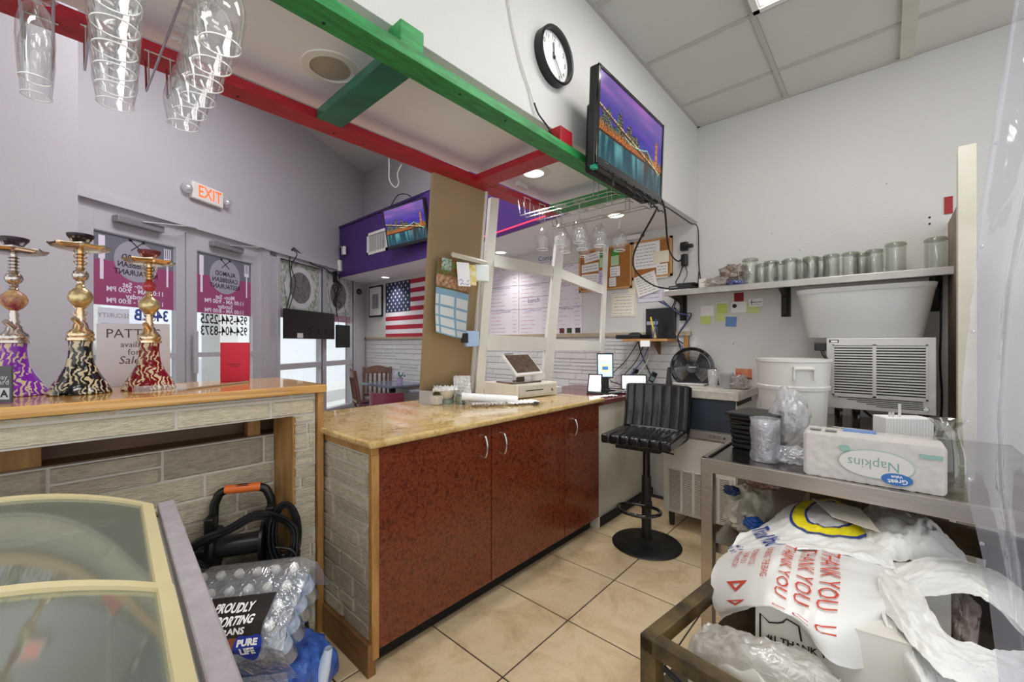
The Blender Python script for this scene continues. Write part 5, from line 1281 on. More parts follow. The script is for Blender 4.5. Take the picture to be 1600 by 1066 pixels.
sheet('notice', 2.19, 2.02, 2.17, 2.09, paper, 'upper tilted slip on the left cork board', rot=.12, d=.014, lines=(2, inkb, 1))
sheet('notice', 2.22, 2.03, 2.07, 1.99, paper, 'middle slip on the left cork board', rot=.03, d=.014, lines=(2, inkb, 1))
sheet('notice', 2.22, 2.03, 1.97, 1.88, paper, 'lower slip on the left cork board', rot=-.03, d=.014, lines=(3, inkg, 1))
for (yl, yr, lab) in ((2.02, 1.95, 'left green and white leaflet on the left cork board'), (1.90, 1.82, 'right green and white leaflet on the left cork board')):
    o = sheet('leaflet', yl, yr, 2.17, 2.02, M('leaf_green', '3f8f35', .5), lab, 'leaflet', d=.014)
    sheet('leaflet_lower', yl, yr, 2.11, 2.02, M('leaf_pale', 'b9dca8', .5), '', parent=o, d=.0165)
sheet('notice', 1.91, 1.81, 2.01, 1.92, paperw, 'white leaflet with a small stamp under the right green leaflet', d=.014, lines=(3, inkg, .6))
sheet('notice', 1.92, 1.85, 1.91, 1.83, paperw, 'lowest white slip on the left cork board', d=.014, lines=(3, inkg, .6))
sheet('notice', 2.03, 1.94, 1.99, 1.86, M('paper_lavender', 'cfc4e4', .6), 'lavender handwritten slip in the middle of the left cork board', d=.015, lines=(4, inkb, .8))
sheet('notice', 1.735, 1.66, 1.865, 1.66, MATS['paper_cream'], 'pale strip hanging between the certificate and the tilted letter', d=.003)
# whiteboard menus
def menu(yl, yr, zt_, zb, lab, secs, title=None):
    o = sheet('menu_sheet', yl, yr, zt_, zb, M('menu_white', 'e6dfe6', .35), lab, 'menu board', d=.003)
    fm = on_wall((yl+yr)/2, (zt_+zb)/2, .005); W_, H_ = yl-yr, zt_-zb; rg = random.Random(int(yr*77))
    g = G(); g2 = G(); z = H_/2-.05
    while z > -H_/2+.03:
        squiggle(g, fm, -W_/2+.03, -W_/2+.03+W_*rg.uniform(.3, .55), z, .016, rg); squiggle(g, fm, W_/2-.09, W_/2-.03, z, .016, rg); z -= .043
    g.build('red_writing', M('marker_red', 'c0757c', .6), o, kind='stuff')
    for f, s, sz in secs:
        zz = H_/2-H_*f
        g2.box(-W_/2, W_/2, zz+.035, zz+.038, 0, .0006, fm); letter(g2, s, fm @ T(0, zz, .0008), sz)
    for f in (.03, .30, .64): squiggle(g2, fm, -W_*.3, W_*.25, H_/2-H_*f, .02, rg); g2.box(-W_/2, W_/2, H_/2-H_*f+.018, H_/2-H_*f+.021, 0, .0006, fm)
    g2.build('dark_writing', M('marker_dark', '56507c', .6), o)
menu(3.51, 3.05, 2.17, 1.375, 'left handwritten menu sheet behind the white frame', ())
menu(3.04, 2.62, 2.16, 1.375, 'middle handwritten menu sheet with the Lunch heading', ((.50, 'Lunch', .07),))
menu(2.61, 2.22, 2.10, 1.40, 'right handwritten menu sheet behind the white post', ())
tag(letter(G(), 'Complete', on_wall(2.62, 2.20, .003), .075).build('wall_writing', inkb), 'blue handwriting above the menu sheets', 'lettering')
for k, y in enumerate((2.46, 2.37, 2.27)):
    o = sheet('photo_card', y+.035, y-.035, 1.462, 1.385, paperw, ('left', 'middle', 'right')[k]+' small dark photo card in the strip above the stone wainscot', 'photo', d=.004)
    sheet('photo_print', y+.03, y-.03, 1.457, 1.405, M('photo_%d' % k, ('6a2a24', '2c4a26', '3a3430')[k], .4, var=.5, vs=60), '', parent=o, d=.006)
# sticky notes
for (yl, yr, zt_, zb, c, lab, rot) in ((1.11, 1.01, 1.60, 1.52, 'f0eee9', 'white slip at the left of the notes under the shelf', 0), (1.11, 1.035, 1.52, 1.455, 'c9d77c', 'lime sticky note at the lower left under the shelf', 0), (1.0, .905, 1.625, 1.555, 'e4e2dc', 'white slip behind the upper lime note', 0), (.99, .91, 1.61, 1.535, 'c6d56c', 'upper lime sticky note in the middle under the shelf', -.05), (1.0, .93, 1.535, 1.475, 'd0da8c', 'lower lime sticky note beside the blue note', .1), (.925, .85, 1.505, 1.43, '6b8fc4', 'blue sticky note under the shelf', -.06), (.865, .80, 1.685, 1.62, '8c1418', 'dark red card just under the shelf edge', 0), (.885, .78, 1.615, 1.535, 'efedea', 'white business card with a black circle under the shelf', 0), (.78, .69, 1.60, 1.525, 'cfd991', 'rightmost lime sticky note under the shelf', -.05), (.765, .675, 1.635, 1.575, 'f2f0ee', 'white slip with black marks at the right of the notes', 0)):
    o = sheet('sticky_note', yl, yr, zt_, zb, M('note_'+c, c, .7), lab, 'note', rot=rot, d=.003+.001*(c in ('c6d56c', 'd0da8c', 'f2f0ee')))
    if 'circle' in lab: G().prism([(-.03+.016*math.cos(a*PI/10), .012+.016*math.sin(a*PI/10)) for a in range(20)], .0016, .0022, on_wall(.8325, 1.575, .003)).build('circle_print', ink, o)
    if 'black marks' in lab: g = G().box(-.035, .04, -.002, .002, .0016, .002, on_wall(.72, 1.607, .004)).box(-.028, -.023, -.02, .022, .0016, .002, on_wall(.72, 1.607, .004)); squiggle(g, on_wall(.71, 1.59, .0058), -.02, .02, 0, .012, random.Random(1)); g.build('marks', ink, o)
# power plugs above shelf
t = thing('plug_stack', 'black plugs and adapter hanging at the wall outlet above the shelf', 'plug', (3.49, 1.21, 1.95))
G().box(3.45, 3.5, 1.20, 1.26, 2.06, 2.13).build('outlet_adapter', blackp, t, bevel=.01); G().box(3.42, 3.46, 1.15, 1.21, 2.07, 2.10).build('plug', blackp, t, bevel=.008)
G().box(3.44, 3.49, 1.20, 1.25, 1.93, 2.03).build('power_brick', blackp, t, bevel=.012)
cab('power_cable', [(3.46, 1.24, 1.93), (3.45, 1.26, 1.86), (3.42, 1.28, 1.80), (3.40, 1.25, 1.745)], .0045, cable, 'short black cable from the power brick to the shelf router')
cab('power_cable', [(3.46, 1.215, 1.93), (3.45, 1.20, 1.86), (3.43, 1.22, 1.80), (3.40, 1.22, 1.745)], .003, cable, 'thin twin cable from the power brick to the shelf router')
# ================================================================== WALL SHELF WITH MUGS
ws = thing('wall_shelf', 'long stainless wall shelf on black brackets holding glass mugs', 'shelf', (3.36, .5, 1.70))
G().box(3.215, 3.5, -.27, 1.29, 1.695, 1.712).box(3.205, 3.222, -.27, 1.29, 1.668, 1.712).build('shelf_plate', M('shelf_steel', 'b3aea8', .35, .8, var=.15, vs=12), ws, bevel=.003)
for y in (1.245, .53, -.215):
    g = G().prism([(0, 0), (.25, 0), (.24, -.022), (.06, -.07), (.035, -.19), (.02, -.20), (0, -.20)], -.012, .012, frame((3.498, y, 1.694), (-1, 0, 0), (0, 0, 1)))
    br = g.build('bracket', M('bracket_dark', '2e2a28', .5, .5), ws, bevel=.002)
    g = G().box(3.488, 3.499, y-.028, y+.028, 1.49, 1.694); g.build('bracket_plate', MATS['bracket_dark'], br)
    g = G()
    for z in (1.515, 1.575, 1.64): g.lathe([(0, .003), (.006, .002), (.006, 0)], 8, m=on_wall(y-.005, z, .0115))
    g.build('bolt', chrome, br)
def mug_proto(loc, h, r, lab):
    t = thing('glass_mug', lab, 'mug', loc, group='glass mugs on the wall shelf')
    # upturned: rim down
    prof = [(r*.99, 0), (r, .01), (r*.97, h*.12), (r, h*.2), (r*.99, h*.85), (r*1.05, h*.92), (r*1.03, h*.985), (r*.85, h), (0, h*.99), (0, h*.955), (r*.84, h*.95), (r*.92, h*.85), (r*.93, 0)]
    n = 40; g = G(); vs = []; fs = []; K = len(prof)
    for i in range(n):
        a = 2*PI*i/n
        for q, (rr_, z) in enumerate(prof):
            fl_ = 1+(.022*math.cos(a*14) if 2 <= q <= 4 else 0); vs.append((rr_*fl_*math.cos(a), rr_*fl_*math.sin(a), z))
    for i in range(n):
        for q in range(K): fs.append((i*K+q, ((i+1) % n)*K+q, ((i+1) % n)*K+(q+1) % K, i*K+(q+1) % K))
    g.add(vs, fs).build('glass_body', GL('mug_glass', 'fdfefc', .05, edge=.28, milk=.05, milkcol='e2e4dc'), t, smooth=50, world=False)
    G().lathe([(r*.90, h*.90), (r*1.055, h*.905), (r*1.06, h*.93), (r*.92, h*.985), (r*.86, h*1.002)], 32).build('thick_base', GL('mug_base', 'f2f4ec', .08, edge=.4, milk=.22, milkcol='b3b8a4'), t, smooth=50, world=False)
    G().tube([(0, r*.95, h*.2), (0, r*1.35, h*.24), (0, r*1.5, h*.5), (0, r*1.35, h*.76), (0, r*.95, h*.8)], .007, 8, sub=5).build('handle', MATS['mug_glass'], t, smooth=60, world=False)
    return t
mz = 1.712
ms = [(3.30, .715, 0, .4), (3.37, .655, 1, 1.2), (3.29, .585, 1, 2.5), (3.37, .545, 1, .9), (3.29, .475, 1, 3.6), (3.38, .42, 1, 2.2), (3.30, .365, 1, -2.1), (3.38, .315, 1, 1.9), (3.31, .26, 1, 1.5), (3.31, .165, 1, .2), (3.39, .115, 1, 1.3), (3.31, .055, 1, 4.9), (3.33, -.04, 2, .6), (3.32, -.205, 2, 4.7)]
pm_ = {0: mug_proto((0, 0, 0), .185, .048, ''), }
first = True; mugp = {}
labs = ['leftmost tall glass mug on the wall shelf, next to the plastic bag', 'second glass mug from left, rear row', 'third glass mug from left, front row', 'fourth glass mug from left, rear row', 'fifth glass mug from left, front row', 'sixth glass mug from left, rear row', 'seventh glass mug from left, front row', 'eighth glass mug from left, rear row', 'ninth glass mug from left, front row', 'tenth glass mug from left, front row', 'eleventh glass mug from left, rear row', 'glass mug just left of the tallest one, front row', 'tallest glass mug at the right end of the long row', 'single glass mug standing apart at the right end of the shelf']
mugp[0] = pm_[0]; mugp[1] = None; mugp[2] = None
for k, (x, y, kind, rz) in enumerate(ms):
    h_ = (.165, .150, .180)[kind]; r_ = (.046, .043, .047)[kind]
    if kind == 0: o = mugp[0]; o.location = (x, y, mz); o.rotation_euler.z = rz; o['label'] = labs[k]; sc_ = None
    elif mugp[kind] is None: mugp[kind] = mug_proto((x, y, mz), h_, r_, labs[k]); mugp[kind].rotation_euler.z = rz
    else: dup(mugp[kind], (x, y, mz), rz, labs[k])
# bag, router on shelf
def blob_bag(c, r, seed, sz=(1, 1, 1), amp=.25, sub=30):
    def f(u, v):
        a = 2*PI*u; ph = -PI/2+PI*v; d = Vector((math.cos(ph)*math.cos(a), math.cos(ph)*math.sin(a), math.sin(ph)))
        k_ = 1+amp*nz(d.x*2.2+seed, d.y*2.2, d.z*2.2)+amp*.5*nz(d.x*7+seed, d.y*7, d.z*7)+amp*.15*nz(d.x*20+seed, d.y*20, d.z*20)
        p = Vector(c)+Vector((d.x*r*sz[0], d.y*r*sz[1], d.z*r*sz[2]))*k_
        p.z = max(p.z, c[2]-r*sz[2]*.8); return tuple(p)
    return G().grid(f, sub*2, sub)
tag(blob_bag((3.36, .83, mz+.095), .075, 3, (1, 1.3, .9), .5).build('brown_tinted_bag', GL('bag_brown', 'd8c8bc', .14, milk=.45, milkcol='b8a294', bump=1, bs=40), smooth=60), 'crumpled brownish clear plastic bag left of the mugs', 'plastic bag')
tag(blob_bag((3.33, .93, mz+.04), .06, 8, (1, 1.7, .7), .4).build('clear_bag', GL('bag_clear', 'efeae6', .14, milk=.4, milkcol='d8cfc8', bump=1, bs=40), smooth=60), 'crumpled clear plastic bag on the shelf beside the white router', 'plastic bag')
tag(blob_bag((3.30, .80, mz+.022), .03, 5, (1, 1.9, .7), .5).build('blue_wrapper', GL('wrap_blue', 'a8bce8', .2, milk=.7, milkcol='3458b8', bump=1, bs=40), smooth=60), 'small blue plastic wrapper at the shelf edge', 'wrapper')
t = thing('digital_recorder', 'flat black recorder box at the left end of the wall shelf', 'electronics', (3.36, 1.18, mz)); G().box(3.24, 3.46, 1.10, 1.27, mz, mz+.038).build('housing', blackp, t, bevel=.003)
G().box(3.2385, 3.24, 1.20, 1.26, mz+.02, mz+.026).build('front_label', M('label_grey', '8a8a8a', .5), t)
t = thing('wifi_router', 'black router with one stubby antenna on top of the recorder', 'router', (3.36, 1.17, mz+.038)); G().box(3.27, 3.42, 1.08, 1.22, mz+.038, mz+.056).build('housing', blackm, t, bevel=.006)
G().cyl((3.33, 1.075, mz+.04), (3.33, 1.07, mz+.14), .006, .004, 8).build('antenna', blackp, t)
tag(G().box(3.30, 3.34, .985, 1.065, mz, mz+.08).build('white_router', M('router_white', 'd6d3c8', .5), bevel=.008), 'small upright white router box on the wall shelf', 'router')
# holes and the red scrap
tag(sheet('red_tag', -.25, -.285, 2.155, 2.055, M('tag_red', 'a01818', .5), 'x', 'card', d=.004), 'small red card on the wall near the white post', 'card')
g = G()
for (y, z, r_) in ((-.19, 2.05, .006), (-.19, 2.012, .006), (.87, 1.30, .004), (1.20, 1.24, .005), (.62, 2.1, .003), (.0, 2.3, .003), (.45, 1.95, .003)): g.lathe([(0, 0), (r_, 0), (r_, -.002)], 8, m=on_wall(y, z, .0004) @ T(0, 0, .001))
tag(g.build('wall_holes', M('hole', '2a2624', .9)), 'scattered small screw holes in the white kitchen wall', 'screw holes', kind='stuff')
# ================================================================== STOOL
st = thing('bar_stool', 'black vinyl swivel bar stool with a round pedestal base', 'stool', (2.59, 1.158, 0), rz=math.radians(186))
def SL(pr, nm, mm, n=48): return G().lathe(pr, n).build(nm, mm, st, smooth=50, world=False)
SL([(0, 0), (.213, 0), (.217, .004), (.213, .009), (.12, .018), (.05, .030), (.036, .045), (0, .045)], 'pedestal_base', M('stool_black', '121112', .42))
SL([(.030, .04), (.030, .44), (0, .44)], 'column', blackp, 20); SL([(.024, .44), (.024, .64), (0, .64)], 'gas_lift', blackg, 20)
SL([(.034, .235), (.036, .24), (.036, .275), (.034, .28)], 'footrest_collar', blackp, 20)
g = G(); g.tube([(.03, 0, .258), (.06, .09, .262), (.15, .13, .27), (.24, .08, .275), (.262, 0, .276), (.24, -.08, .275), (.15, -.13, .27), (.06, -.09, .262), (.03, 0, .258)], .011, 8, sub=6); g.build('footrest_ring', blackg, st, smooth=60, world=False)
vin = M('vinyl_black', '0e0e10', .24, coat=.35, var=.4, vs=9)
def cush(u, v):
    # seat: x forward
    y = (u-.5)*.43; x = -.165+.40*v
    e = max(0, abs(u-.5)*2-.78)/.22; ev = max(0, abs(v-.5)*2-.80)/.20
    z = .716-.020*(e**2)-.018*(ev**2)+.012*(v-.4)
    rib = .006*abs(math.sin(PI*u*7))**.35
    return (x, y*(1-.03*ev), z+rib*(1-e)+.003*nz(x*30, y*30))
G().box(-.165, .228, -.208, .208, .668, .722).build('seat', vin, st, bevel=.024, seg=4, smooth=40, world=False)
for k in range(7): G().box(-.168, .236, -.214+k*.0612, -.214+k*.0612+.0608, .672, .730).build('seat_channel', vin, st, bevel=.013, seg=3, smooth=40, world=False)
G().box(-.12, .18, -.14, .14, .64, .67).build('seat_plate', blackm, st, bevel=.006, world=False)
def backf(u, v, off=0):
    y = (u-.5)*.43; z = .735+.275*v; e = max(0, abs(u-.5)*2-.86)/.14
    x = -.175-.06*v+.10*(abs(u-.5)*2)**2*.35-.02*(e**2)-.012*math.sin(PI*v)
    rib = .006*abs(math.sin(PI*u*7))**.35
    return (x+(rib if off == 0 else -.035-rib*.6), y, z-.012*e*e+.0)
G().grid(lambda u, v: backf(1-u, v), 70, 18).build('backrest', vin, st, smooth=60, world=False)
bo = G().grid(lambda u, v: backf(u, v, 1), 70, 18)
# close the rim
for a, b2, n_ in ((lambda t: backf(t, 1), lambda t: backf(t, 1, 1), 70), (lambda t: backf(t, 0), lambda t: backf(t, 0, 1), 70), (lambda t: backf(0, t), lambda t: backf(0, t, 1), 18), (lambda t: backf(1, t), lambda t: backf(1, t, 1), 18)):
    def rimf(u, v, a=a, b2=b2):
        p, q = Vector(a(u)), Vector(b2(u)); o = p.lerp(q, v); c = Vector((-.19, 0, .87)); return tuple(o+(o-c).normalized()*.012*math.sin(PI*v))
    bo.grid(rimf, n_, 6)
bo.build('back_shell', vin, st, smooth=60, world=False)
g = G()
for s in (-1, 1): g.tube([(.10, s*.19, .665), (-.10, s*.20, .662), (-.185, s*.205, .672), (-.215, s*.208, .72), (-.225, s*.212, .80), (-.24, s*.212, .95)], .010, 8, sub=5)
g.build('side_tube', blackg, st, smooth=60, world=False)
G().box(-.177, -.160, -.15, .15, .715, .733).build('gap_strip', M('strip_silver', 'b9b4b0', .3, .8), st, world=False)
G().tube([(.03, .03, .645), (.06, .12, .63), (.07, .19, .625)], .005, 6).build('lever', blackp, st, world=False)
# ================================================================== ICE MACHINE under the fan
im = thing('ice_machine', 'white undercounter ice machine with a dark front and louvred grille', 'ice machine', (3.2, .95, 0))
G().box(2.965, 3.48, .715, 1.195, .10, .93).build('cabinet', M('icem_white', 'd5d1c6', .45, var=.1, vs=3), im, bevel=.004)
G().box(2.93, 3.49, .70, 1.21, .93, .985).build('work_top', M('icem_top', 'c4beb2', .4, var=.3, vs=14), im, bevel=.004)
G().box(2.945, 2.966, .725, 1.185, .715, .925).build('dark_front', M('icem_blue', '2c3440', .35), im, bevel=.004)
G().box(2.94, 2.966, .72, 1.19, .655, .705).build('control_strip', M('strip_grey', 'a5a29c', .35, .6), im, bevel=.003)
IM = frame((2.9395, .9, .68), (0, -1, 0), (0, 0, 1))
letter(G(), 'ICE-O-', IM @ T(.06, 0, 0), .028).build('lettering', ink, im); G().lathe([(0, .003), (.007, .002), (.007, 0)], 10, m=IM @ T(.115, 0, 0)).build('button', blackp, im)
G().box(2.948, 2.966, .72, 1.19, .12, .645).build('front_panel', MATS['icem_white'], im)
G().box(2.944, 2.949, .76, 1.15, .13, .415).build('grille_backing', M('grille_dark', '1c1b1a', .8), im)
g = G()
for k in range(26): g.box(2.936, 2.947, .745, 1.165, .13+k*.0112, .136+k*.0112)
for y in (.745, .82, .90, .98, 1.06, 1.155): g.box(2.935, 2.947, y-.008, y+.008, .125, .42)
g.build('grille_slats', M('grille_white', 'cfcabc', .45), im, kind='stuff')
for y in (.76, 1.15):
    for x in (3.0, 3.42): G().cyl((x, y, 0), (x, y, .10), .018, .024, 14).build('foot', M('foot_dark', '3a3836', .4, .6), im)
tag(G().box(2.92, 2.93, 0, 0, 0, 0).add([(0, 0, 0)], []).__class__().box(2.94, 3.30, .705, .712, .9, .985).build('cable_clip', blackm), 'thin black cord over the side of the ice machine top', 'cord')
# fan
fn_ = thing('desk_fan', 'round black desk fan with a spiral grille on the ice machine', 'fan', (3.33, 1.10, .985))
FM = frame((3.31, 1.115, 1.115), (.42, -.90, 0), (0, .0, 1)) @ R(math.radians(-8), 'X')
G().lathe([(.148, -.06), (.157, -.05), (.158, .02), (.150, .033), (.133, .028), (.131, .022), (.147, .016), (.148, -.05)], 48, m=FM, close=True).build('housing_ring', blackg, fn_, smooth=50)
g = G()
for k in range(54):
    a0 = 2*PI*k/54; g.tube([FM @ Vector(((.045+.099*t)*math.cos(a0+.75*t), (.045+.099*t)*math.sin(a0+.75*t), .024+.008*(1-t))) for t in (0, .33, .66, 1)], .0022, 4)
for r in (.075, .105, .13): g.tube([FM @ Vector((r*math.cos(a*PI/16), r*math.sin(a*PI/16), .026)) for a in range(32)], .0016, 4, closed=True)
g.build('spiral_grille', M('grille_black', '222224', .35), fn_, kind='stuff')
G().lathe([(0, .036), (.044, .034), (.046, .026), (0, .02)], 28, m=FM).build('badge_disc', blackg, fn_, smooth=50)
G().box(-.025, .025, -.003, .003, .036, .0375, FM).build('badge_text', M('badge_silver', 'b8b8bc', .3), fn_)
for k in range(3):
    a0 = 2*PI*k/3+.5
    def bl(u, v, a0=a0):
        r = .03+.10*v; w = (.55+.25*v); a = a0+(u-.5)*w*1.5; return tuple(FM @ Vector((r*math.cos(a), r*math.sin(a), -.018+.022*(u-.5))))
    G().slab(bl, 10, 8, .002).build('blade', blackp, fn_, smooth=50)
g = G()
for s in (-1, 1): g.add(*(lambda G_: (G_.v, G_.f))(G().prism([(s*.158, .0), (s*.175, .0), (s*.19, -.135), (s*.14, -.135)][::s], -.045, .0, FM)))
g.build('stand_leg', blackp, fn_, bevel=.004)
G().box(3.22, 3.42, 1.0, 1.23, .986, 1.0).build('stand_base', M('fan_base_grey', 'bcb9b4', .4), fn_, bevel=.005)
# items on the ice machine
tag(G().lathe([(0, 0), (.028, 0), (.040, .125), (.042, .128), (.038, .126), (.026, .004), (0, .004)], 24, (3.20, .93, .985)).build('plastic_cup', GL('cup_clear', 'fbfbfb', .08, milk=.22, edge=.35), smooth=60), 'tall clear plastic cup right of the desk fan', 'cup')
def cup_stack(c, n, r, tilt, lab, d=.011):
    t = thing('cup_stack', lab, 'cup stack', c)
    m_ = Matrix.Translation(c) @ Euler(tilt).to_matrix().to_4x4()
    for k in range(n):
        G().lathe([(r*.72, k*d), (r, k*d+.09), (r*1.06, k*d+.092), (r*1.06, k*d+.096), (r*.98, k*d+.094)], 22, m=m_).build('nested_cup', GL('nest_clear', 'fbfbfb', .06, milk=.2, milkcol='f4f4f4', edge=.35), t, smooth=60)
    return t
cup_stack((3.17, .83, .985), 5, .042, (0, 0, 0), 'short stack of clear cups on the ice machine, nearer its right end', .004)
tag(blob_bag((3.20, .76, 1.03), .055, 14, (1.3, 1.0, .9), .5).build('clear_bag', GL('bag_clear2', 'f0ede8', .14, milk=.4, milkcol='dcd6cf', bump=1, bs=40), smooth=60), 'crumpled clear bag at the right corner of the ice machine', 'plastic bag')
tag(G().box(-.10, .10, -.05, .05, 0, .06, Matrix.Translation((3.33, .76, 1.05)) @ R(.2) @ R(.15, 'Y')).build('red_carton', M('carton_red', 'a8322a', .5, col2='b07a48', vs=20)), 'red and brown carton behind the bag on the ice machine', 'box')
# ================================================================== STAINLESS TABLE
tb = thing('steel_table', 'stainless steel work table carrying napkins, bucket and black bin', 'table', (2.1, .16, 0))
G().box(1.60, 2.66, -.385, .505, .868, .880).build('table_top', steeld, tb, bevel=.002)
g = G(); g.box(1.598, 1.618, -.385, .507, .832, .882).box(1.60, 2.66, .487, .507, .832, .882).box(2.642, 2.66, -.385, .505, .832, .882)
g.build('apron', steel, tb, bevel=.002)
g = G().box(1.62, 2.64, .482, .488, .8815, .886); g.build('dark_rim', M('rim_dark', '1d1b1a', .5), tb)
for x, y in ((1.60, .467), (2.62, .467), (2.62, -.385), (1.62, -.385)): G().box(x, x+.04, y, y+.04, 0, .84).build('leg', steel, tb, bevel=.002)
G().box(1.66, 2.62, .30, .50, .535, .548).box(1.655, 1.67, .30, .50, .525, .56).build('lower_shelf', steel, tb)
tag(blob_bag((1.93, .42, .62), .115, 21, (1.35, .72, .8), .28).build('white_grocery_bag', M('bag_white_soft', 'd2ccb6', .3, var=.1, vs=20, bump=.6, bs=60), smooth=60), 'stuffed white plastic bag on the lower shelf of the steel table', 'plastic bag')
tag(blob_bag((1.93, .37, .755), .055, 27, (1.3, 1.2, .8), .3).build('cup_sleeve_bag', GL('bag_redprint', 'e8d6cc', .14, milk=.5, milkcol='c98a78', bump=1, bs=60), smooth=60), 'clear bag with red printed cups on top of the stuffed bag', 'plastic bag')
tag(blob_bag((1.79, .375, .615), .028, 33, (1, 1.2, .8), .4).build('blue_wrapper', M('wrap_blue2', '2e62b8', .3), smooth=60), 'blue knotted wrapper on the stuffed bag under the table', 'wrapper')
tag(blob_bag((1.86, .47, .70), .024, 35, (1, 1.2, .8), .4).build('navy_cap', M('cap_navy', '22355e', .4), smooth=60), 'navy blue plastic cap beside the stuffed bag under the table', 'cap')
# black takeaway containers
bb = thing('black_container_stack', 'stack of black plastic takeaway containers on the steel table', 'container stack', (1.92, .385, .88))
BM_ = Matrix.Translation((1.915, .385, .881)) @ R(math.radians(-12))
for k in range(7):
    w = .080+.0015*k; z = k*.019
    G().prism([(-w, -w*.85), (w, -w*.85), (w, w*.85), (-w, w*.85)], z, z+.0185, BM_).build('container', blackg if k % 2 else blackp, bb, bevel=.006)
G().box(-.105, .105, -.088, .088, .132, .142, BM_).build('container_lid', blackp, bb, bevel=.004)
# wrapped cup stacks
t = cup_stack((1.72, .325, .881), 6, .040, (0, 0, 0), 'wrapped sleeve of clear cups standing at the left of the napkin pack', .009)
G().grid(lambda u, v: (1.72+(.046+.005*nz(u*9, v*6))*math.cos(2*PI*u), .325+(.046+.005*nz(u*9+3, v*6))*math.sin(2*PI*u), .882+.15*v), 30, 12).build('sleeve_film', GL('film_crinkle2', 'ffffff', .2, milk=.34, milkcol='f2f4ff', bump=.7, bs=50, edge=.5), t, smooth=60)
tag(blob_bag((1.95, .285, 1.0), .080, 44, (.95, .8, 1.5), .22, sub=40).build('bubble_wrap_bag', GL('bubble', 'ffffff', .16, milk=.5, milkcol='f4f4f6', bump=.6, bs=45, edge=.5), smooth=60), 'tall crinkled clear plastic sleeve in front of the white bucket', 'plastic wrap')
tag(blob_bag((1.76, .255, .905), .05, 47, (1.1, 1.3, .55), .4).build('crinkled_sleeve', MATS['film_crinkle2'], smooth=60), 'low crinkled clear film between the cups and the napkin pack', 'plastic wrap')
# bucket
bu = thing('plastic_bucket', 'white plastic bucket with a rectangular grip panel', 'bucket', (2.45, .345, .88))
G().lathe([(0, 0), (.130, 0), (.134, .01), (.143, .20), (.150, .20), (.152, .215), (.147, .22), (.152, .33), (.158, .332), (.158, .345), (.150, .345), (.142, .22), (.128, .01), (0, .008)], 48, (2.45, .345, .881)).build('bucket_body', M('bucket_white', 'e4e2dc', .35), bu, smooth=40)
BF = frame(Vector((2.45, .345, 1.16))+Vector((-.82, -.38, 0)).normalized()*.146, (.42, -.90, 0), (0, 0, 1))
g = G().box(-.045, .045, .018, .030, 0, .016, BF).box(-.045, -.037, -.03, .03, 0, .016, BF).box(.037, .045, -.03, .03, 0, .016, BF); g.build('grip_panel', MATS['bucket_white'], bu, bevel=.003)
# napkin pack
npk = thing('napkin_pack', 'shrink-wrapped pack of napkins lying upside down on the steel table', 'napkin pack', (1.75, .05, .88))
NM = frame((1.625, .20, .881), (.045, -.99, 0), (0, 0, 1))        # x right along table edge, y up, z towards viewer
def packface(u, v):
    x = .325*u; y = .002+.128*v; e = max(0, abs(v-.5)*2-.8)/.2; f = max(0, abs(u-.5)*2-.93)/.07
    return (x, y, -.012*e*e-.015*f*f+.0035*nz(x*9, y*50)+.002*nz(x*40, y*30))
npl = M('napkin_film', 'cfcac4', .35, var=.05, vs=8, bump=.4, bs=25)
g = G(); n1, n2 = 40, 20
def pk(u, v):   # tube section round the pack, u length, v round
    P_ = [(0, 0.0), (.0, .064), (0, .132), (-.06, .140), (-.145, .134), (-.15, .06), (-.145, 0.0)]
    i = min(int(v*6), 5); f = v*6-i; zc = P_[i][0]*(1-f)+P_[i+1][0]*f; yc = P_[i][1]*(1-f)+P_[i+1][1]*f
    e = max(0, abs(u-.5)*2-.94)/.06; cz, cy = -.073, .066; k_ = 1-.12*e*e
    return tuple(NM @ Vector((.325*u, cy+(yc-cy)*k_+.0025*nz(u*30, v*12), cz+(zc-cz)*k_+.003*nz(u*20, v*40, 2))))
g.grid(pk, 60, 48); 
g.add([pk(0, j/48) for j in range(49)]+[tuple(NM @ Vector((.004, .066, -.073)))], [(j+1, j, 49) for j in range(48)])
g.add([pk(1, j/48) for j in range(49)]+[tuple(NM @ Vector((.321, .066, -.073)))], [(j, j+1, 49) for j in range(48)])
g.build('pack_wrap', npl, npk, smooth=60)
def NF(x, y, z=.0045): return NM @ T(x, y, z)
def ell(g, cx, cy, rx_, ry_, z0, z1, n=36): return g.prism([(cx+rx_*math.cos(2*PI*k/n), cy+ry_*math.sin(2*PI*k/n)) for k in range(n)], z0, z1, NM)
ell(G(), .175, .062, .086, .042, .001, .0048).build('oval_outline', M('oval_green', 'a9bdb6', .4), npk); ell(G(), .175, .062, .0835, .0395, .002, .0054).build('oval_label', M('oval_pale', 'd9d6d0', .4), npk)
letter(G(), 'Napkins', NF(.170, .062, .0056) @ R(PI), .040, sx=.9).build('lettering', M('lett_green', '82a39c', .5), npk)
ell(G(), .222, .027, .034, .0175, .003, .0062).build('blue_badge', M('badge_blue2', '2f6fb4', .4), npk)
g = letter(letter(G(), 'Great', NF(.224, .022, .0064) @ R(PI+.1), .018, bold=.0004), 'Value', NF(.222, .035, .0064) @ R(PI+.1), .011, bold=.0003); g.build('badge_lettering', paperw, npk)
G().box(.27, .315, .098, .108, .001, .0052, NM).build('green_tab', M('tab_green', '8fb5aa', .4), npk); ell(G(), .105, .100, .013, .009, .001, .0052).build('green_dot', MATS['tab_green'], npk)
G().box(.10, .18, .1345, .1445, -.10, -.06, NM).build('top_print', M('top_blue', '6f8fc8', .4), npk)
g = G(); rg = random.Random(3)
for k in range(4): squiggle(g, NM @ T(0, 0, .004), .02, .085, .108-.006*k, .003, rg, .0006)
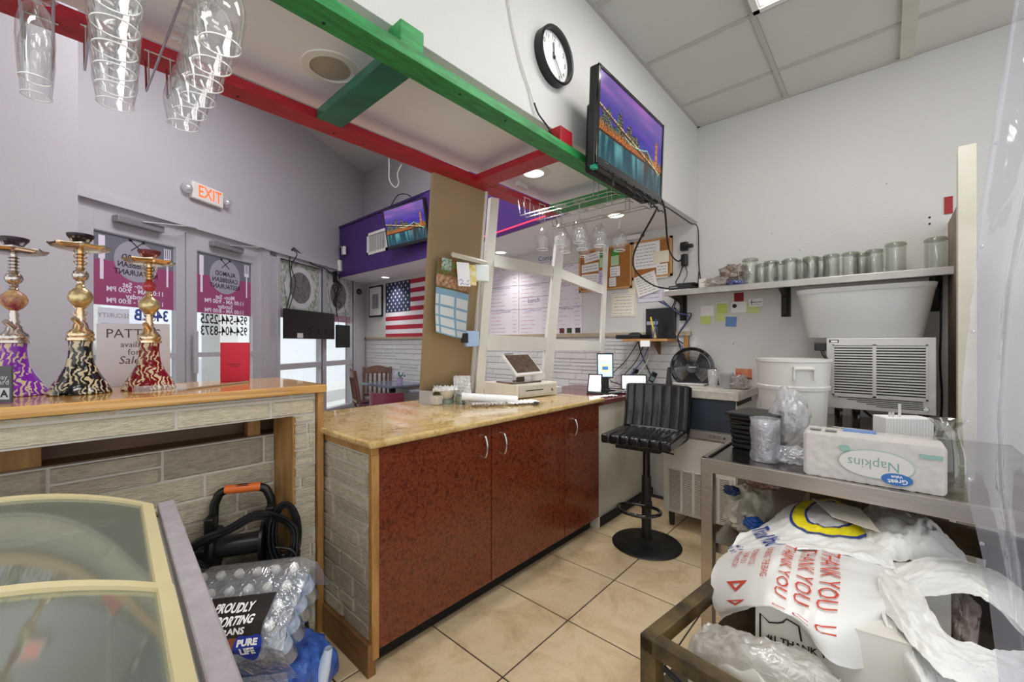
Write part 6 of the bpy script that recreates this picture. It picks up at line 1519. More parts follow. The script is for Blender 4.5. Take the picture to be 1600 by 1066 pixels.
for k in range(2): g.box(.015+.04*k, .045+.04*k, .1405, .1425, -.05, -.035, NM)
g.build('small_print', inkg, npk)
# floss / straw box and carafe
fb = thing('straw_box', 'white, blue and yellow box of straws standing behind the napkins', 'box', (1.98, -.04, .88))
FB = frame((1.965, .0, .881), (.55, -.83, 0), (0, 0, 1)) @ Matrix.Diagonal((.86, .86, .86, 1))
G().box(0, .17, 0, .09, -.08, 0, FB).build('box_body', M('box_blue', '24449c', .45), fb); G().box(-.001, .171, .105, .185, -.081, .001, FB).build('white_top', paperw, fb, bevel=.004)
G().box(0, .17, .09, .105, -.08, 0, FB).build('white_band', paperw, fb)
G().box(.10, .171, .03, .088, -.078, .0015, FB).build('yellow_panel', M('box_yellow', 'd9c92a', .45), fb); G().box(.10, .13, .0, .03, -.07, .0018, FB).build('print_block', M('box_navy', '1d326e', .45), fb)
letter(G(), 'STRAWS', FB @ T(.05, .098, .001), .012).v
letter(G(), 'STRAWS', FB @ T(.045, .06, .0012), .018).build('lettering', paperw, fb)
g = G().box(.055, .063, .185, .24, -.02, -.015, FB).box(.02, .026, .185, .205, -.02, -.015, FB).box(.032, .038, .185, .205, -.02, -.015, FB).box(.02, .038, .192, .196, -.02, -.015, FB); g.build('protruding_stick', whitep, fb)
g = G()
for k in range(16): g.box(.004+k*.0104, .0055+k*.0104, .11, .18, -.002, .0022, FB)
g.build('ribs', M('rib_grey', 'dcd9d4', .5), fb)
cf = thing('glass_carafe', 'clear glass carafe with a flared rim beside the white post', 'carafe', (1.76, -.155, .88))
G().lathe([(0, .004), (.030, .003), (.036, 0), (.038, .012), (.041, .05), (.039, .10), (.029, .145), (.024, .165), (.026, .180), (.040, .198), (.041, .200), (.038, .198), (.024, .180), (.0225, .165), (.0275, .145), (.0375, .10), (.0395, .05), (.036, .014), (0, .010)], 40, (1.735, -.130, .881)).build('carafe_body', GL('carafe_glass', 'fcfdf9', .06, edge=.42, milk=.02), cf, smooth=60)
# ================================================================== SILVER MACHINE on rear counter
rc = thing('rear_counter', 'grey rear counter under the silver ice maker by the wall', 'counter', (3.1, .05, 0))
G().box(2.80, 3.49, -.23, .60, .80, .83).build('counter_top', M('rear_top', 'a29a8f', .35, var=.2, vs=8), rc); G().box(2.84, 3.49, -.22, .58, .08, .80).build('cabinet_body', M('rear_body', '6a5546', .6), rc)
G().box(2.88, 3.49, -.21, .56, 0, .08).build('plinth', blackm, rc)
sm_ = thing('ice_maker', 'silver countertop machine with a louvred front on black legs', 'ice maker', (3.1, .04, .83))
SMF = frame((2.90, .25, .945), (0, -1, 0), (0, 0, 1)); SW, SH = .432, .385
G().box(2.905, 3.38, .25-SW, .25, .945, .945+SH).build('housing', M('maker_silver', 'c9c6c1', .35, .5, var=.08, vs=8), sm_, bevel=.012, seg=3)
G().box(0, SW, 0, SH, -.006, .0, SMF).build('front_panel', MATS['maker_silver'], sm_, bevel=.003)
G().box(.035, .395, .075, .345, .0, .002, SMF).build('louvre_opening', M('maker_dark', '121110', .7), sm_)
for c0, c1 in ((.035, .195), (.21, .395)):
    for k in range(19):
        o = G().box(c0, c1, .078+k*.0142, .0855+k*.0142, .001, .010, SMF).build('louvre_slat', MATS['maker_silver'], sm_)
g = G().box(.195, .21, .07, .35, .001, .010, SMF).box(.028, .036, .07, .35, .001, .010, SMF).box(.394, .402, .07, .35, .001, .010, SMF).box(.028, .402, .344, .352, .001, .010, SMF).box(.028, .402, .068, .078, .001, .010, SMF); g.build('louvre_frame', MATS['maker_silver'], sm_)
g = G()
for k in range(5): g.box(.05+.05*k*.8, .385, .022+.0095*(4-k), .026+.0095*(4-k), 0, .001, SMF)
g.build('lower_slots', MATS['maker_dark'], sm_)
G().lathe([(0, .006), (.010, .006), (.013, 0)], 16, m=SMF @ T(.395, .028, 0)).build('lock', chrome, sm_)
G().box(.012, .055, .360, .376, 0, .001, SMF).build('name_plate', ink, sm_); G().box(.02, .05, .362, .372, .001, .0015, SMF).build('plate_mark', paperw, sm_)
G().box(-.055, .0, .315, .36, -.05, .0, SMF).build('hinge_block', blackp, sm_, bevel=.005)
G().tube([SMF @ Vector(p) for p in ((-.02, .315, -.01), (-.01, .29, .01), (.005, .26, .02), (.0, .235, .02), (-.018, .222, .02))], .008, 8, sub=4).build('lever', blackp, sm_, smooth=60)
for y in (.05, .125, .40): G().cyl(SMF @ Vector((y, -.115, -.05)), SMF @ Vector((y, 0, -.05)), .017, .02, 14).build('leg', blackg, sm_)
G().cyl(SMF @ Vector((.40, -.115, -.35)), SMF @ Vector((.40, 0, -.35)), .017, .02, 14).build('leg', blackg, sm_)
cab('thin_wire', [(3.0, .10, .94), (2.96, .05, .90), (2.93, -.05, .86), (2.90, -.10, .84)], .006, cable, 'black cord under the silver ice maker')
cab('thin_wire', [(3.48, -.235, 1.68), (3.485, -.236, 1.4), (3.48, -.232, 1.2), (3.485, -.24, 1.0), (3.48, -.235, .84)], .005, cable, 'thin dark cord hanging down the wall right of the silver ice maker')
# translucent tub
tu = thing('plastic_tub', 'large translucent plastic tub on top of the silver ice maker', 'tub', (3.1, .11, 1.33))
def tubf(w0, w1, d0, d1, z0, z1, th, nm, mm):
    def ring(w, d, z, n=40): 
        out = []
        for k in range(n):
            a = 2*PI*k/n; c, s = math.cos(a), math.sin(a); out.append((3.12+d/2*math.copysign(abs(c)**.35, c), .105+w/2*math.copysign(abs(s)**.35, s), z))
        return out
    n = 40; R1, R2, R3_, R4 = ring(w0, d0, z0), ring(w1, d1, z1), ring(w1-2*th, d1-2*th, z1), ring(w0-2*th, d0-2*th, z0+th)
    vs = R1+R2+R3_+R4; fs = []
    for k in range(n):
        j = (k+1) % n
        for q in range(3): fs.append((q*n+k, q*n+j, (q+1)*n+j, (q+1)*n+k))
    fs += [tuple(range(n))[::-1], tuple(3*n+k for k in range(n))]
    return G().add(vs, fs).build(nm, mm, tu, smooth=50)
milkp = GL('tub_milky', 'ffffff', .08, milk=.55, milkcol='f4f4f2', rough=.15)
tubf(.50, .585, .36, .43, 1.332, 1.585, .004, 'tub_body', milkp); tubf(.59, .60, .44, .45, 1.585, 1.61, .012, 'tub_rim', milkp)
g = G(); [g.box(2.925, 2.93, y, y+.003, 1.40, 1.50) for y in (.20, .05, -.08)]
# ================================================================== WHITE POST, BROWN BOARD
t = thing('white_post', 'worn white painted post standing behind the right end of the steel table', 'post', (2.73, -.26, 0))
G().box(2.70, 2.76, -.292, -.236, 0, 2.175).build('post_body', M('post_white', 'e2ddcf', .5, col2='d2ccb8', vs=4, bump=.2), t, bevel=.002)
G().box(2.76, 3.495, -.285, -.265, .84, 2.0).build('brown_board', M('board_brown', '9a8672', .6, var=.2, vs=4), t)
# ================================================================== CART
ca = thing('black_cart', 'worn black steel cart frame loaded with boxes and bags', 'cart', (1.3, .2, 0))
CA = Matrix.Translation((.925, .43, 0)) @ R(math.radians(-8))       # x away, -y right
CL, CWd = 1.33, .60
rust = M('cart_black', '17130f', .38, col2='6e5a34', vs=9, bump=.3)
bm_ = MATS['cart_black'].node_tree
g = G(); g.box(0, CL, -.035, 0, .585, .622, CA); g.build('side_rail', rust, ca, bevel=.003)
G().box(0, CL, -CWd, -CWd+.09, .60, .612, CA).build('side_ledge', M('cart_ledge', '120f0d', .35, col2='3a2d20', vs=12), ca, bevel=.003)
G().box(0, .035, -CWd, -.035, .585, .622, CA).build('front_rail', rust, ca, bevel=.003)
G().box(CL-.035, CL, -CWd, 0, .56, .655, CA).build('end_panel', rust, ca, bevel=.003)
for x, y in ((0, 0), (CL-.04, 0), (CL-.04, -CWd+.04), (0, -CWd+.04)): G().box(x, x+.04, y-.04, y, .06, .62, CA).build('corner_post', rust, ca, bevel=.003)
G().box(.02, CL-.02, -CWd+.02, -.02, .485, .497, CA).build('deck', rust, ca); G().box(.02, CL-.02, -CWd+.02, -.02, .15, .162, CA).build('lower_deck', rust, ca)
for x, y in ((.02, -.02), (CL-.02, -.02), (CL-.02, -CWd+.02), (.02, -CWd+.02)): G().cyl(CA @ Vector((x, y-.012, .03)), CA @ Vector((x, y+.012, .03)), .03, n=14).build('caster', blackm, ca)
G().tube([CA @ Vector(p) for p in ((.02, -.05, .56), (.05, -.25, .48), (.04, -.5, .53))], .006, 6, sub=5).build('hanging_strap', blackm, ca)
# boxes on the cart
boxw = M('carton_white', 'dedad0', .6, var=.03)
def carton(x0, x1, y0, y1, z0, z1, lab, name='carton'):
    t = thing(name, lab, 'box', tuple(CA @ Vector(((x0+x1)/2, (y0+y1)/2, z0))))
    G().box(x0, x1, y0, y1, z0, z1, CA).build('box_body', boxw, t, bevel=.003)
    G().box(x0-.001, x1+.001, y0-.001, y1+.001, z1-.0015, z1+.001, CA).build('lid_panel', boxw, t); return t
CA_old = CA; CA = frame((1.12, .23, 0), (.16, -.987, 0), (.987, .16, 0)); CA = Matrix(((.987, .16, 0, 1.122), (.16, -.987, 0, .232), (0, 0, 1, 0), (0, 0, 0, 1)))
def carton2(o, ux, x1, y1, z0, z1, lab):
    '''carton with front-left corner o; ux along its front edge, uy away from the viewer'''
    ux = Vector(ux).normalized(); uy = Vector((-ux.y, ux.x))
    m_ = Matrix(((ux.x, uy.x, 0, o[0]), (ux.y, uy.y, 0, o[1]), (0, 0, 1, 0), (0, 0, 0, 1)))
    t = thing('carton', lab, 'box', (o[0], o[1], z0))
    G().box(0, x1, 0, y1, z0, z1, m_).build('box_body', boxw, t, bevel=.003); G().box(-.001, x1+.001, -.001, y1+.001, z1-.0015, z1+.001, m_).build('lid_panel', boxw, t)
    return t, m_
t, m1 = carton2((1.122, .232), (.16, -.987), .275, .30, .498, .690, 'white carton with black print at the front of the cart')
BXF = m1 @ Matrix(((1, 0, 0, 0), (0, 0, -1, -.001), (0, 1, 0, .498), (0, 0, 0, 1)))
g = letter(G(), '#1 THANK YOU', BXF @ T(.095, .115, .001), .020, bold=.0005)
g.tube([BXF @ Vector(p) for p in ((.010, .11, .001), (.010, .165, .001), (.028, .15, .001), (.045, .155, .001), (.055, .16, .001), (.062, .17, .001), (.085, .162, .001), (.09, .13, .001))], .0020, 4)
g.build('black_print', ink, t)
carton2((1.455, -.022), (.5, -.87), .115, .30, .498, .698, 'white carton at the right rear of the cart under the bag handles')
carton2((1.46, .24), (.0, -1), .22, .40, .498, .700, 'white carton under the blue printed bag')
# bags
bagw = M('bag_white', 'e9e8e4', .32, bump=.25, bs=35, var=.02, vs=10)
def bag(name, C, lab, nu=60, nv=40, amp=.006, seed=0, th=.0015, fr=1):
    def f(u, v):
        p = net(C, u, v); d = amp*nz(u*7*fr+seed, v*6*fr, seed)+amp*.55*nz(u*19*fr, v*13*fr+seed, 2)+amp*.25*nz(u*42*fr, v*30*fr, seed)
        d -= amp*.5*abs(nz(u*10*fr, v*24*fr, seed+4))
        return tuple(p+Vector((0, 0, d)))
    o = tag(G().slab(lambda u, v: f(u, 1-v), nu, nv, th).build(name, bagw, smooth=70), lab, 'plastic bag')
    return o, f
def bagtext(f, o, s, cu, cv, size, mm, nm, au, av, rot=0, sx=1, **k):
    """text laid on the sheet; au, av: metres per unit of u and v"""
    vs, fs = text_mesh(s, size, **k); out = []
    c_, s_ = math.cos(rot), math.sin(rot)
    for x, y, z in vs:
        x *= sx; X_, Y_ = x*c_-y*s_, x*s_+y*c_
        u, v = cu+X_/au, cv-Y_/av
        p = Vector(f(min(.995, max(.005, u)), min(.995, max(.005, v))))+Vector((-.001, 0, .0042)); out.append(tuple(p))
    return G().add(out, fs).build(nm, mm, o)
BA = [[(1.474, .332, .665), (1.485, .222, .722), (1.51, .165, .723), (1.55, .095, .722), (1.585, 0, .702)],
      [(1.39, .375, .648), (1.36, .240, .728), (1.37, .175, .730), (1.40, .100, .730), (1.45, 0, .715)],
      [(1.29, .378, .635), (1.23, .232, .728), (1.24, .168, .730), (1.26, .090, .730), (1.36, -.008, .710)],
      [(1.20, .350, .600), (1.100, .222, .702), (1.107, .160, .703), (1.11, .087, .702), (1.27, -.010, .700)],
      [(1.190, .325, .570), (1.105, .222, .688), (1.112, .155, .690), (1.090, .082, .635), (1.200, .010, .600)]]
oA, fA = bag('shopping_bag', BA, 'white plastic shopping bag with red THANK YOU print, front of the pile', seed=2, amp=.0045)
mr_ = M('bag_red', 'c7432f', .5)
for k, cu in enumerate((.40, .56, .71)):
    bagtext(fA, oA, 'THANK YOU', cu, .44, .044, mr_, 'red_print', .27, .385, rot=-PI/2, sx=.72, shear=.15)
    bagtext(fA, oA, 'U', cu, .785, .044, mr_, 'red_print', .27, .42, rot=-PI/2, sx=.9, shear=.15)
bagtext(fA, oA, 'FOR BEING THE BAG', .25, .42, .022, mr_, 'red_print', .40, .38, rot=-PI/2, sx=.6)
bagtext(fA, oA, 'PLEASE RECYCLE\nTHANK YOU\nHAVE A NICE DAY', .15, .38, .015, mr_, 'red_small_print', .45, .38, rot=-PI/2, sx=.7)
vs, fs = G().prism([(.0, .022), (.018, -.01), (-.018, -.01)], 0, 0).v, None
for cv in (.63, .76):
    tri = [(math.cos(PI/2+k*2*PI/3)*.018, math.sin(PI/2+k*2*PI/3)*.018) for k in range(3)]; ins = [(x*.45, y*.45) for x, y in tri]
    P_ = [fA(.14+x/.36, cv+y/.40) for x, y in tri+ins]
    G().add([tuple(Vector(p)+Vector((-.001, 0, .003))) for p in P_], [(0, 1, 4, 3), (1, 2, 5, 4), (2, 0, 3, 5)]).build('recycle_mark', mr_, oA)
BB = [[(1.623, .317, .665), (1.775, .256, .722), (1.928, .149, .722), (1.902, .067, .712)],
      [(1.500, .345, .690), (1.552, .216, .742), (1.675, .114, .742), (1.696, .008, .725)],
      [(1.421, .360, .670), (1.428, .214, .735), (1.501, .088, .735), (1.516, -.012, .722)],
      [(1.38, .365, .648), (1.37, .214, .728), (1.44, .088, .728), (1.46, -.02, .715)]]
oB, fB = bag('shopping_bag', BB, 'white plastic shopping bag with blue print and a yellow ring, behind the red-print bag', seed=9, amp=.008)
mb_ = M('bag_blue', '2b3a86', .5); my_ = M('bag_yellow', 'eddc22', .45)
bagtext(fB, oB, 'Thank You!', .21, .60, .050, mb_, 'blue_print', .38, .32, rot=-PI/2+.35, sx=.75, bold=.001, shear=.2)
bagtext(fB, oB, 'HAVE A\nNICE DAY', .06, .80, .022, mb_, 'blue_small_print', .38, .32, rot=-PI/2+.35, sx=.8)
def ring(f, cu, cv, r0, r1, mm, nm, a0=0, a1=2*PI, sx=1, off=.003):
    g = G().grid(lambda u, v: tuple(Vector(f(min(.99, max(.01, cu+(r0+(r1-r0)*v)*math.cos(a0+(a1-a0)*u)*sx)), min(.99, max(.01, cv+(r0+(r1-r0)*v)*math.sin(a0+(a1-a0)*u)))))+Vector((-.001, 0, off))), 40, 3)
    return g.build(nm, mm, oB)
ring(fB, .60, .27, .20, .31, my_, 'yellow_ring', sx=.9); ring(fB, .60, .27, .185, .205, mb_, 'ring_inner_line', sx=.9, off=.0036); ring(fB, .60, .27, .305, .325, mb_, 'ring_outer_line', sx=.9, off=.0036)
BCd = [[(1.796, .197, .755), (1.766, .07, .765)], [(1.72, .165, .762), (1.68, .04, .765)], [(1.635, .127, .760), (1.60, .014, .757)]]
t, _ = bag('cream_paper', BCd, 'cream paper sheet lying over the yellow ring of the blue-print bag', 12, 8, .002); t['category'] = 'paper'; t.data.materials[0] = M('paper_sheet_cream', 'e9e2d0', .6)
BC = [[(2.010, .071, .690), (2.072, .009, .700), (1.955, -.056, .700), (1.925, -.126, .66)],
      [(1.750, .080, .728), (1.786, -.022, .765), (1.813, -.101, .755), (1.855, -.176, .66)],
      [(1.575, .058, .725), (1.623, -.033, .760), (1.691, -.100, .745), (1.792, -.173, .65)],
      [(1.50, .044, .705), (1.578, -.046, .705), (1.655, -.104, .680), (1.763, -.155, .64)]]
bag('shopping_bag', BC, 'puffed plain white plastic bag at the back right of the pile', seed=17, amp=.014)
BD = [[(1.42, .0, .715), (1.568, -.070, .725), (1.674, -.150, .705), (1.690, -.221, .690), (1.617, -.283, .660)], [(1.34, -.012, .715), (1.45, -.077, .728), (1.551, -.152, .708), (1.534, -.198, .690), (1.430, -.243, .660)], [(1.30, -.01, .70), (1.40, -.08, .70), (1.49, -.15, .695), (1.49, -.19, .68), (1.40, -.24, .65)]]
bag('white_bag_strip', BD, 'long flat white bag handle stretching right across the cart ledge', seed=23, amp=.006)
BE = [[(1.45, -.005, .722), (1.345, -.058, .725), (1.236, -.095, .705), (1.260, -.175, .685), (1.270, -.219, .66)], [(1.36, .015, .728), (1.24, -.03, .725), (1.17, -.08, .702), (1.20, -.15, .68), (1.215, -.20, .65)], [(1.27, .01, .705), (1.17, -.03, .70), (1.13, -.08, .675), (1.16, -.14, .655), (1.17, -.19, .63)]]
BG_ = [[(1.260, -.03, .665), (1.274, -.114, .665), (1.324, -.173, .66), (1.409, -.250, .65)], [(1.194, -.039, .650), (1.215, -.100, .645), (1.263, -.165, .64), (1.347, -.248, .63)], [(1.158, -.033, .60), (1.185, -.098, .60), (1.252, -.172, .60), (1.330, -.241, .59)], [(1.13, -.03, .53), (1.16, -.098, .53), (1.232, -.172, .53), (1.31, -.241, .53)]]
bag('shopping_bag', BG_, 'plain white plastic bag folded low at the front right corner of the cart', seed=61, amp=.010)
bag('twisted_bag', BE, 'twisted white bag handles fanning diagonally towards the front right of the cart', seed=31, amp=.010)
BF_ = [[(1.30, .02, .708), (1.25, -.03, .70), (1.20, -.07, .66)], [(1.20, .0, .69), (1.14, -.045, .66), (1.12, -.085, .60)], [(1.19, -.02, .62), (1.13, -.06, .58), (1.10, -.1, .53)]]
bag('bag_fold', BF_, 'folded white bag edge hanging beside the printed carton', 30, 24, seed=37, amp=.010)
# crushed white bags beside the boxes (right) and clear bag (front)
tag(blob_bag((1.62, -.150, .58), .05, 51, (2.0, .6, 1.2), .35).build('crumpled_bag', M('bag_pinkish', 'ddcfc8', .4, var=.1, vs=18, bump=.5, bs=50), smooth=60), 'crumpled pinkish white bag wedged beside the right rear carton', 'plastic bag')
BP = [[(1.102, .330, .605), (1.077, .223, .635), (1.10, .132, .632), (1.12, .08, .590)],
      [(1.038, .345, .600), (.985, .228, .672), (1.002, .128, .670), (1.087, .054, .600)],
      [(.992, .345, .575), (.950, .222, .655), (.965, .131, .650), (1.073, .033, .565)],
      [(.985, .335, .52), (.965, .221, .56), (.975, .126, .56), (1.069, .023, .52)]]
oP, fP = bag('clear_packaging', BP, 'crinkled clear plastic packaging bag at the front of the cart', 70, 56, .010, seed=41, fr=1.0)
oP.data.materials[0] = GL('clear_pack', 'ffffff', .14, milk=.5, milkcol='f4f1ea', rough=.12, bump=.5, bs=34, edge=.45)
def noodles(u, v):
    p = net(BP, u, v); return tuple(p+Vector((0, 0, -.028+.012*math.sin(u*34)+.008*nz(u*9, v*9))))
tag(G().slab(lambda u, v: noodles(u, 1-v), 60, 30, .004).build('paper_cups_sleeve', M('cup_white', 'e6e2d6', .5), smooth=60), 'white paper goods inside the clear packaging bag', 'packaging')
tag(blob_bag((1.20, .02, .535), .045, 61, (1.1, 2.0, .8), .4).build('small_clear_bag', MATS['clear_pack'], smooth=60), 'small clear bag below the printed carton', 'plastic bag')
# ================================================================== CLEAR CURTAIN, RACK WITH TUBS
EC = [(.0, 2.25, 1.19), (.12, 1.95, 1.170), (.22, 1.57, 1.133), (.3, 1.40, 1.118), (.5, 1.18, 1.106), (.62, 1.05, 1.110), (.75, .904, 1.129), (.9, .69, 1.150), (1, .50, 1.165)]
cur = thing('plastic_curtain', 'clear wrinkled plastic curtain hanging at the right edge', 'curtain', (1.15, -.2, 2.2))
def edge_at(v):
    q = v*(len(EC)-1); i = min(int(q), len(EC)-2); f = q-i
    a, b2 = EC[i], EC[i+1]; f2 = f*f*(3-2*f)
    return a[2]+(b2[2]-a[2])*f, a[1]+(b2[1]-a[1])*f
def curf(u, v):
    x, z = edge_at(v); y = -.137-(x-1.133)*1.1
    k = u*.30; w = .010*math.sin(u*26+v*3)*(1-.2*v)+.006*nz(u*9, v*6)
    return (x+.66*k+w*.74+.0*v, y-.75*k+w*.66, z)
G().grid(curf, 60, 60).build('curtain_sheet', GL('curtain_film', 'f6f6fb', .05, milk=.20, milkcol='e4e3ee', rough=.06, bump=.6, bs=14, stretch=(1, 1, .2), edge=.35), cur, smooth=60)
g = G()
for dz in range(7): 
    x, z = edge_at(.12+.1*dz); y = -.137-(x-1.133)*1.1; g.ball((x, y, z), .0035, 5)
g.build('edge_crimps', MATS['curtain_film'], cur)
rk = thing('storage_rack', 'wire storage rack with tubs seen through the plastic curtain', 'rack', (1.9, -.8, 0))
for x, y in ((1.55, -.42), (2.35, -.42), (1.55, -.95), (2.35, -.95)): G().cyl((x, y, 0), (x, y, 2.1), .012, n=10).build('upright', chrome, rk)
for z in (.70, 1.22, 1.62): G().box(1.53, 2.37, -.97, -.40, z-.008, z+.008).build('rack_shelf', M('rack_grey', 'a9a8a6', .4, .6), rk)
def tub(x, y, z, w, h_, lab, c, lc):
    t = thing('storage_tub', lab, 'tub', (x, y, z)); G().box(x-w/2, x+w/2, y-w/2, y+w/2, z, z+h_).build('tub_body', M('tub_'+c, c, .5, var=.1, vs=10), t, bevel=.015)
    G().box(x-w/2-.01, x+w/2+.01, y-w/2-.01, y+w/2+.01, z+h_, z+h_+.02).build('tub_lid', M('lid_'+lc, lc, .4), t, bevel=.006); return t
t = tub(1.74, -.60, .708, .32, .20, 'pale tub with a yellow label seen through the plastic curtain', 'c3c6cc', 'e2e1e4'); G().box(1.575, 1.578, -.70, -.52, .75, .82).build('yellow_label', M('label_yellow', 'c9c98a', .5), t)
tub(1.74, -.60, .93, .30, .14, 'upper pale tub on the lowest stack seen through the curtain', 'cdd0d8', 'eeeef2')
tub(1.76, -.62, 1.228, .34, .20, 'grey tub on the middle rack shelf with reddish markings', '9c9ba6', 'b9b6bd'); tub(2.14, -.62, 1.228, .3, .24, 'darker tub at the far end of the middle rack shelf', '7e8088', 'aeadb5')
tub(1.76, -.62, 1.628, .34, .22, 'pinkish tub on the upper rack shelf', 'b9a6ae', 'c7c2ca')
tag(blob_bag((1.55, -.34, .64), .09, 71, (1.2, 1.0, 1.0), .3).build('white_sack', M('sack_white', 'e8e7ea', .5), smooth=60), 'bulging white sack behind the plastic curtain', 'sack')
for k in range(5):
    pts = [(1.56, -.44-.05*k, 1.50-.06*(k % 3)), (1.56, -.46-.05*k, 1.46-.05*(k % 3)), (1.56, -.43-.05*k, 1.42-.05*(k % 3))]
    
struct(G().box(1.185, 1.21, -.52, -.44, 0, 2.4), 'trim_5', oakd)
# ================================================================== DINING FURNITURE
wood = M('chair_wood', '6e4a3c', .4, var=.25, vs=6); maroon = M('seat_maroon', '5a2038', .35)
def chair(loc, rz, lab):
    t = thing('dining_chair', lab, 'chair', loc, rz, group=None)
    for x, y in ((.20, -.19), (.20, .19)): G().box(x-.02, x+.02, y-.02, y+.02, 0, .43).build('leg', wood, t, world=False)
    for y in (-.19, .19): G().tube([(-.20, y, 0), (-.20, y, .45), (-.235, y, .72), (-.27, y, .95)], .019, 6).build('leg', wood, t, world=False)
    G().box(-.22, .23, -.22, .22, .40, .435).build('seat_frame', wood, t, world=False, bevel=.004)
    G().box(-.20, .235, -.215, .215, .435, .475).build('seat', maroon, t, world=False, bevel=.018, seg=3)
    def top(u, v): y = -.21+.42*u; return (-.268-.012*(v-.5)-.02*math.cos((u-.5)*PI), y, .855+.10*v+.018*math.cos((u-.5)*2*PI)*v)
    G().slab(top, 12, 3, .022).build('top_rail', wood, t, smooth=50, world=False)
    G().box(-.245, -.225, -.18, .18, .52, .56).build('lower_rail', wood, t, world=False)
    for k in range(5):
        y = -.13+.065*k; G().tube([(-.235, y, .55), (-.262, y, .75), (-.28, y, .87)], .014, 4).build('back_slat', wood, t, world=False)
    return t
c0 = chair((2.96, 5.22, 0), math.radians(-18), 'brown slat-back dining chair beside the window, seen from the side')
dup(c0, (3.13, 5.46, 0), math.radians(-125), 'brown slat-back dining chair under the flag, behind the table'); 
dup(c0, (3.16, 4.45, 0), math.radians(110), 'brown slat-back dining chair partly hidden by the tan panel')
def dtable(x0, x1, y0, y1, lab):
    t = thing('dining_table', lab, 'table', ((x0+x1)/2, (y0+y1)/2, 0)); G().box(x0, x1, y0, y1, .72, .75).build('table_top', M('table_grey', '6d7488', .22, coat=.4), t, bevel=.006)
    G().cyl(((x0+x1)/2, (y0+y1)/2, .03), ((x0+x1)/2, (y0+y1)/2, .72), .04, n=16).build('pedestal', blackm, t)
    G().box((x0+x1)/2-.25, (x0+x1)/2+.25, (y0+y1)/2-.04, (y0+y1)/2+.04, 0, .03).box((x0+x1)/2-.04, (x0+x1)/2+.04, (y0+y1)/2-.25, (y0+y1)/2+.25, 0, .0299).build('foot', blackm, t)
dtable(2.92, 3.48, 4.72, 5.52, 'dining table with a flower pot below the flag'); dtable(2.84, 3.48, 3.55, 4.2, 'dining table nearer the tan panel')
t = thing('flower_pot', 'small glass pot with white and purple flowers on the dining table', 'plant', (3.25, 5.02, .75))
G().lathe([(0, 0), (.035, 0), (.045, .08), (.04, .08), (.03, .005), (0, .005)], 18, (3.25, 5.02, .75)).build('pot', M('pot_purple', 'b7a0c8', .3), t, smooth=50)
rg = random.Random(12); g = G(); g2 = G()
for k in range(26):
    a = rg.uniform(0, 6.28); r = rg.uniform(.01, .075); p = (3.25+r*math.cos(a), 5.02+r*math.sin(a), .84+rg.uniform(0, .07))
    (g if k % 2 else g2).ball(p, rg.uniform(.012, .02), 3)
g.build('leaves', M('leaf_green2', '4f7a50', .6), t, kind='stuff'); g2.build('flowers', M('petal', 'd9d3e8', .6), t, kind='stuff')
ar = thing('arm_chair', 'low maroon padded chair with a curved back between the tables', 'chair', (2.72, 4.42, 0), math.radians(35))
def abk(u, v): a = PI*.62+(PI*.76)*u; return (.23*math.cos(a), .23*math.sin(a), .52+.21*v)
G().slab(abk, 20, 3, .03).build('backrest', M('arm_maroon', '7a2f46', .35), ar, smooth=50, world=False)
G().box(-.2, .22, -.2, .2, .42, .47).build('seat', M('arm_maroon', '7a2f46', .35), ar, world=False, bevel=.02)
for x, y in ((.18, -.17), (.18, .17), (-.18, .17), (-.18, -.17)): G().box(x-.015, x+.015, y-.015, y+.015, 0, .52 if x < 0 else .42).build('leg', wood, ar, world=False)
# ================================================================== OUTSIDE
OUT = SFM
og = G().box(-12, 8, -.12, -.08, -14, -.16, OUT); struct(og, 'pavement', M('pavement', 'd6d4d0', .8, var=.08, vs=1))
for k, (s, w, d, c, lab) in enumerate(((-1.05, .35, -3.4, 'e4e2e0', 'pale square column outside the left window'), (.9, .4, -3.0, 'dcdbe0', 'pale square column outside the right window'), (-3.6, .35, -3.6, 'e0dedd', 'pale square column outside the left door'))):
    t = thing('walkway_column', lab, 'column', tuple(SFM @ Vector((s, -.08, d)))); G().box(s, s+w, -.08, 3.2, d-w, d, OUT).build('shaft', M('col_pale', 'e2e0de', .8), t); G().box(s-.04, s+w+.04, -.08, .1, d-w-.04, d+.04, OUT).build('base', MATS['col_pale'], t)
struct(G().box(-12, 8, 2.95, 3.2, -1.4, -.16, OUT), 'canopy', M('canopy_pale', 'e6e4e2', .8))
t = thing('shopfront_building', 'far pale shop building across the car park outside', 'building', tuple(SFM @ Vector((-2, 0, -14))))
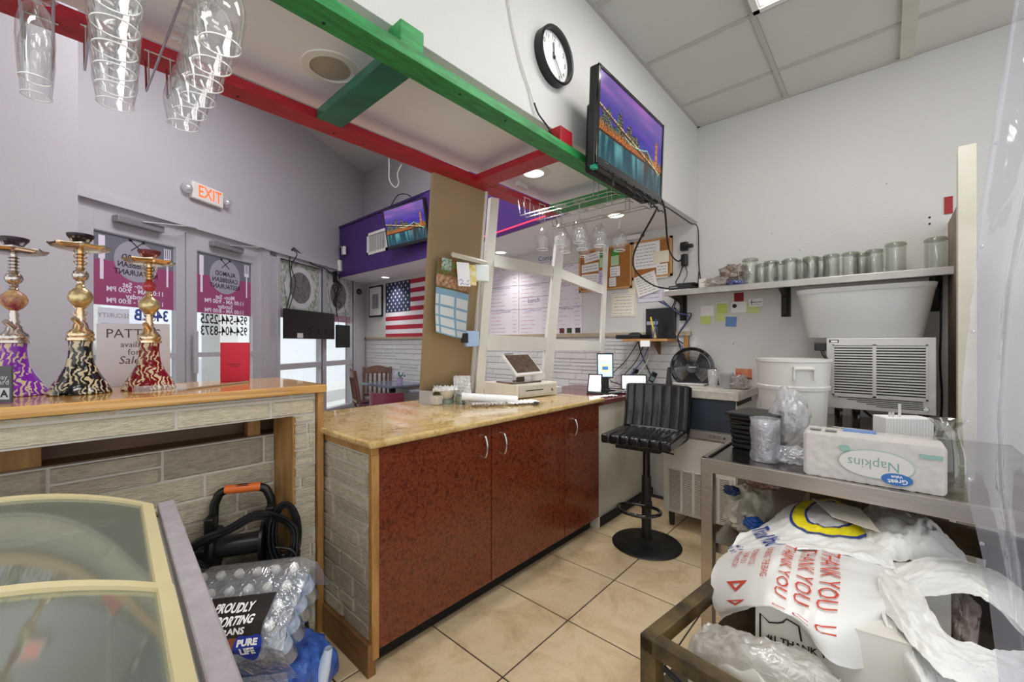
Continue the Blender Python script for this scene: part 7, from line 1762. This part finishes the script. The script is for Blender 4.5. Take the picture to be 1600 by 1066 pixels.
G().box(-12, 8, -.1, 4.2, -14.4, -14, OUT).build('facade', M('facade', 'c9cbd2', .8), t)
for k in range(9): G().box(-11+k*2.1, -9.7+k*2.1, 0, 2.4, -14, -13.97, OUT).build('shop_window', M('shopwin', '54607a', .2), t)
def car(s, d, c, lab):
    t = thing('parked_car', lab, 'car', tuple(SFM @ Vector((s, -.08, d))))
    prof = [(0, .18), (0, .62), (.1, .78), (.9, .92), (1.45, 1.38), (2.9, 1.42), (3.7, 1.0), (4.3, .92), (4.4, .5), (4.3, .18)]
    m_ = OUT @ Matrix.Translation((s, -.08, d)); G().prism(prof, -1.7, 0, m_).build('car_body', M('car_'+c, c, .25, coat=.5), t, bevel=.05)
    G().prism([(1.05, .95), (1.52, 1.32), (2.8, 1.35), (3.4, 1.0)], .0, .012, m_).build('side_window', blackg, t)
    for x in (.8, 3.5): G().cyl(m_ @ Vector((x, .32, -.15)), m_ @ Vector((x, .32, .02)), .32, n=24).build('wheel', blackm, t)
car(-4.6, -7.0, '2f4a86', 'blue car parked outside the right door'); car(.6, -7.6, 'b9bcc4', 'silver car parked outside the windows')
for k, (s, c, lab) in enumerate(((-2.7, '3b6aa8', 'blue newspaper box outside the doors, left one'), (-2.1, '5a7fb4', 'blue newspaper box outside the doors, right one'))):
    t = thing('news_box', lab, 'newspaper box', tuple(SFM @ Vector((s, -.08, -2.2)))); G().box(s, s+.42, .22, 1.05, -2.6, -2.2, OUT).build('box_case', M('news_'+c, c, .4), t, bevel=.02)
    G().box(s+.05, s+.37, .62, .98, -2.2, -2.19, OUT).build('display_window', blackg, t)
    for q in (.04, .34): G().box(s+q, s+q+.04, -.08, .22, -2.45, -2.35, OUT).build('leg', blackm, t)
for k in range(5):
    x = -3.4+k*.55
    o = G().cyl(SFM @ Vector((x, -.08, -3.0)), SFM @ Vector((x, 1.5, -3.0)), .025, n=10).build('rail_post', M('post_dark', '5a5f68', .4, .5)); tag(o, 'thin grey rail post outside the doors, %s from the left' % ('first', 'second', 'third', 'fourth', 'last')[k], 'post', group='rail posts outside the doors')
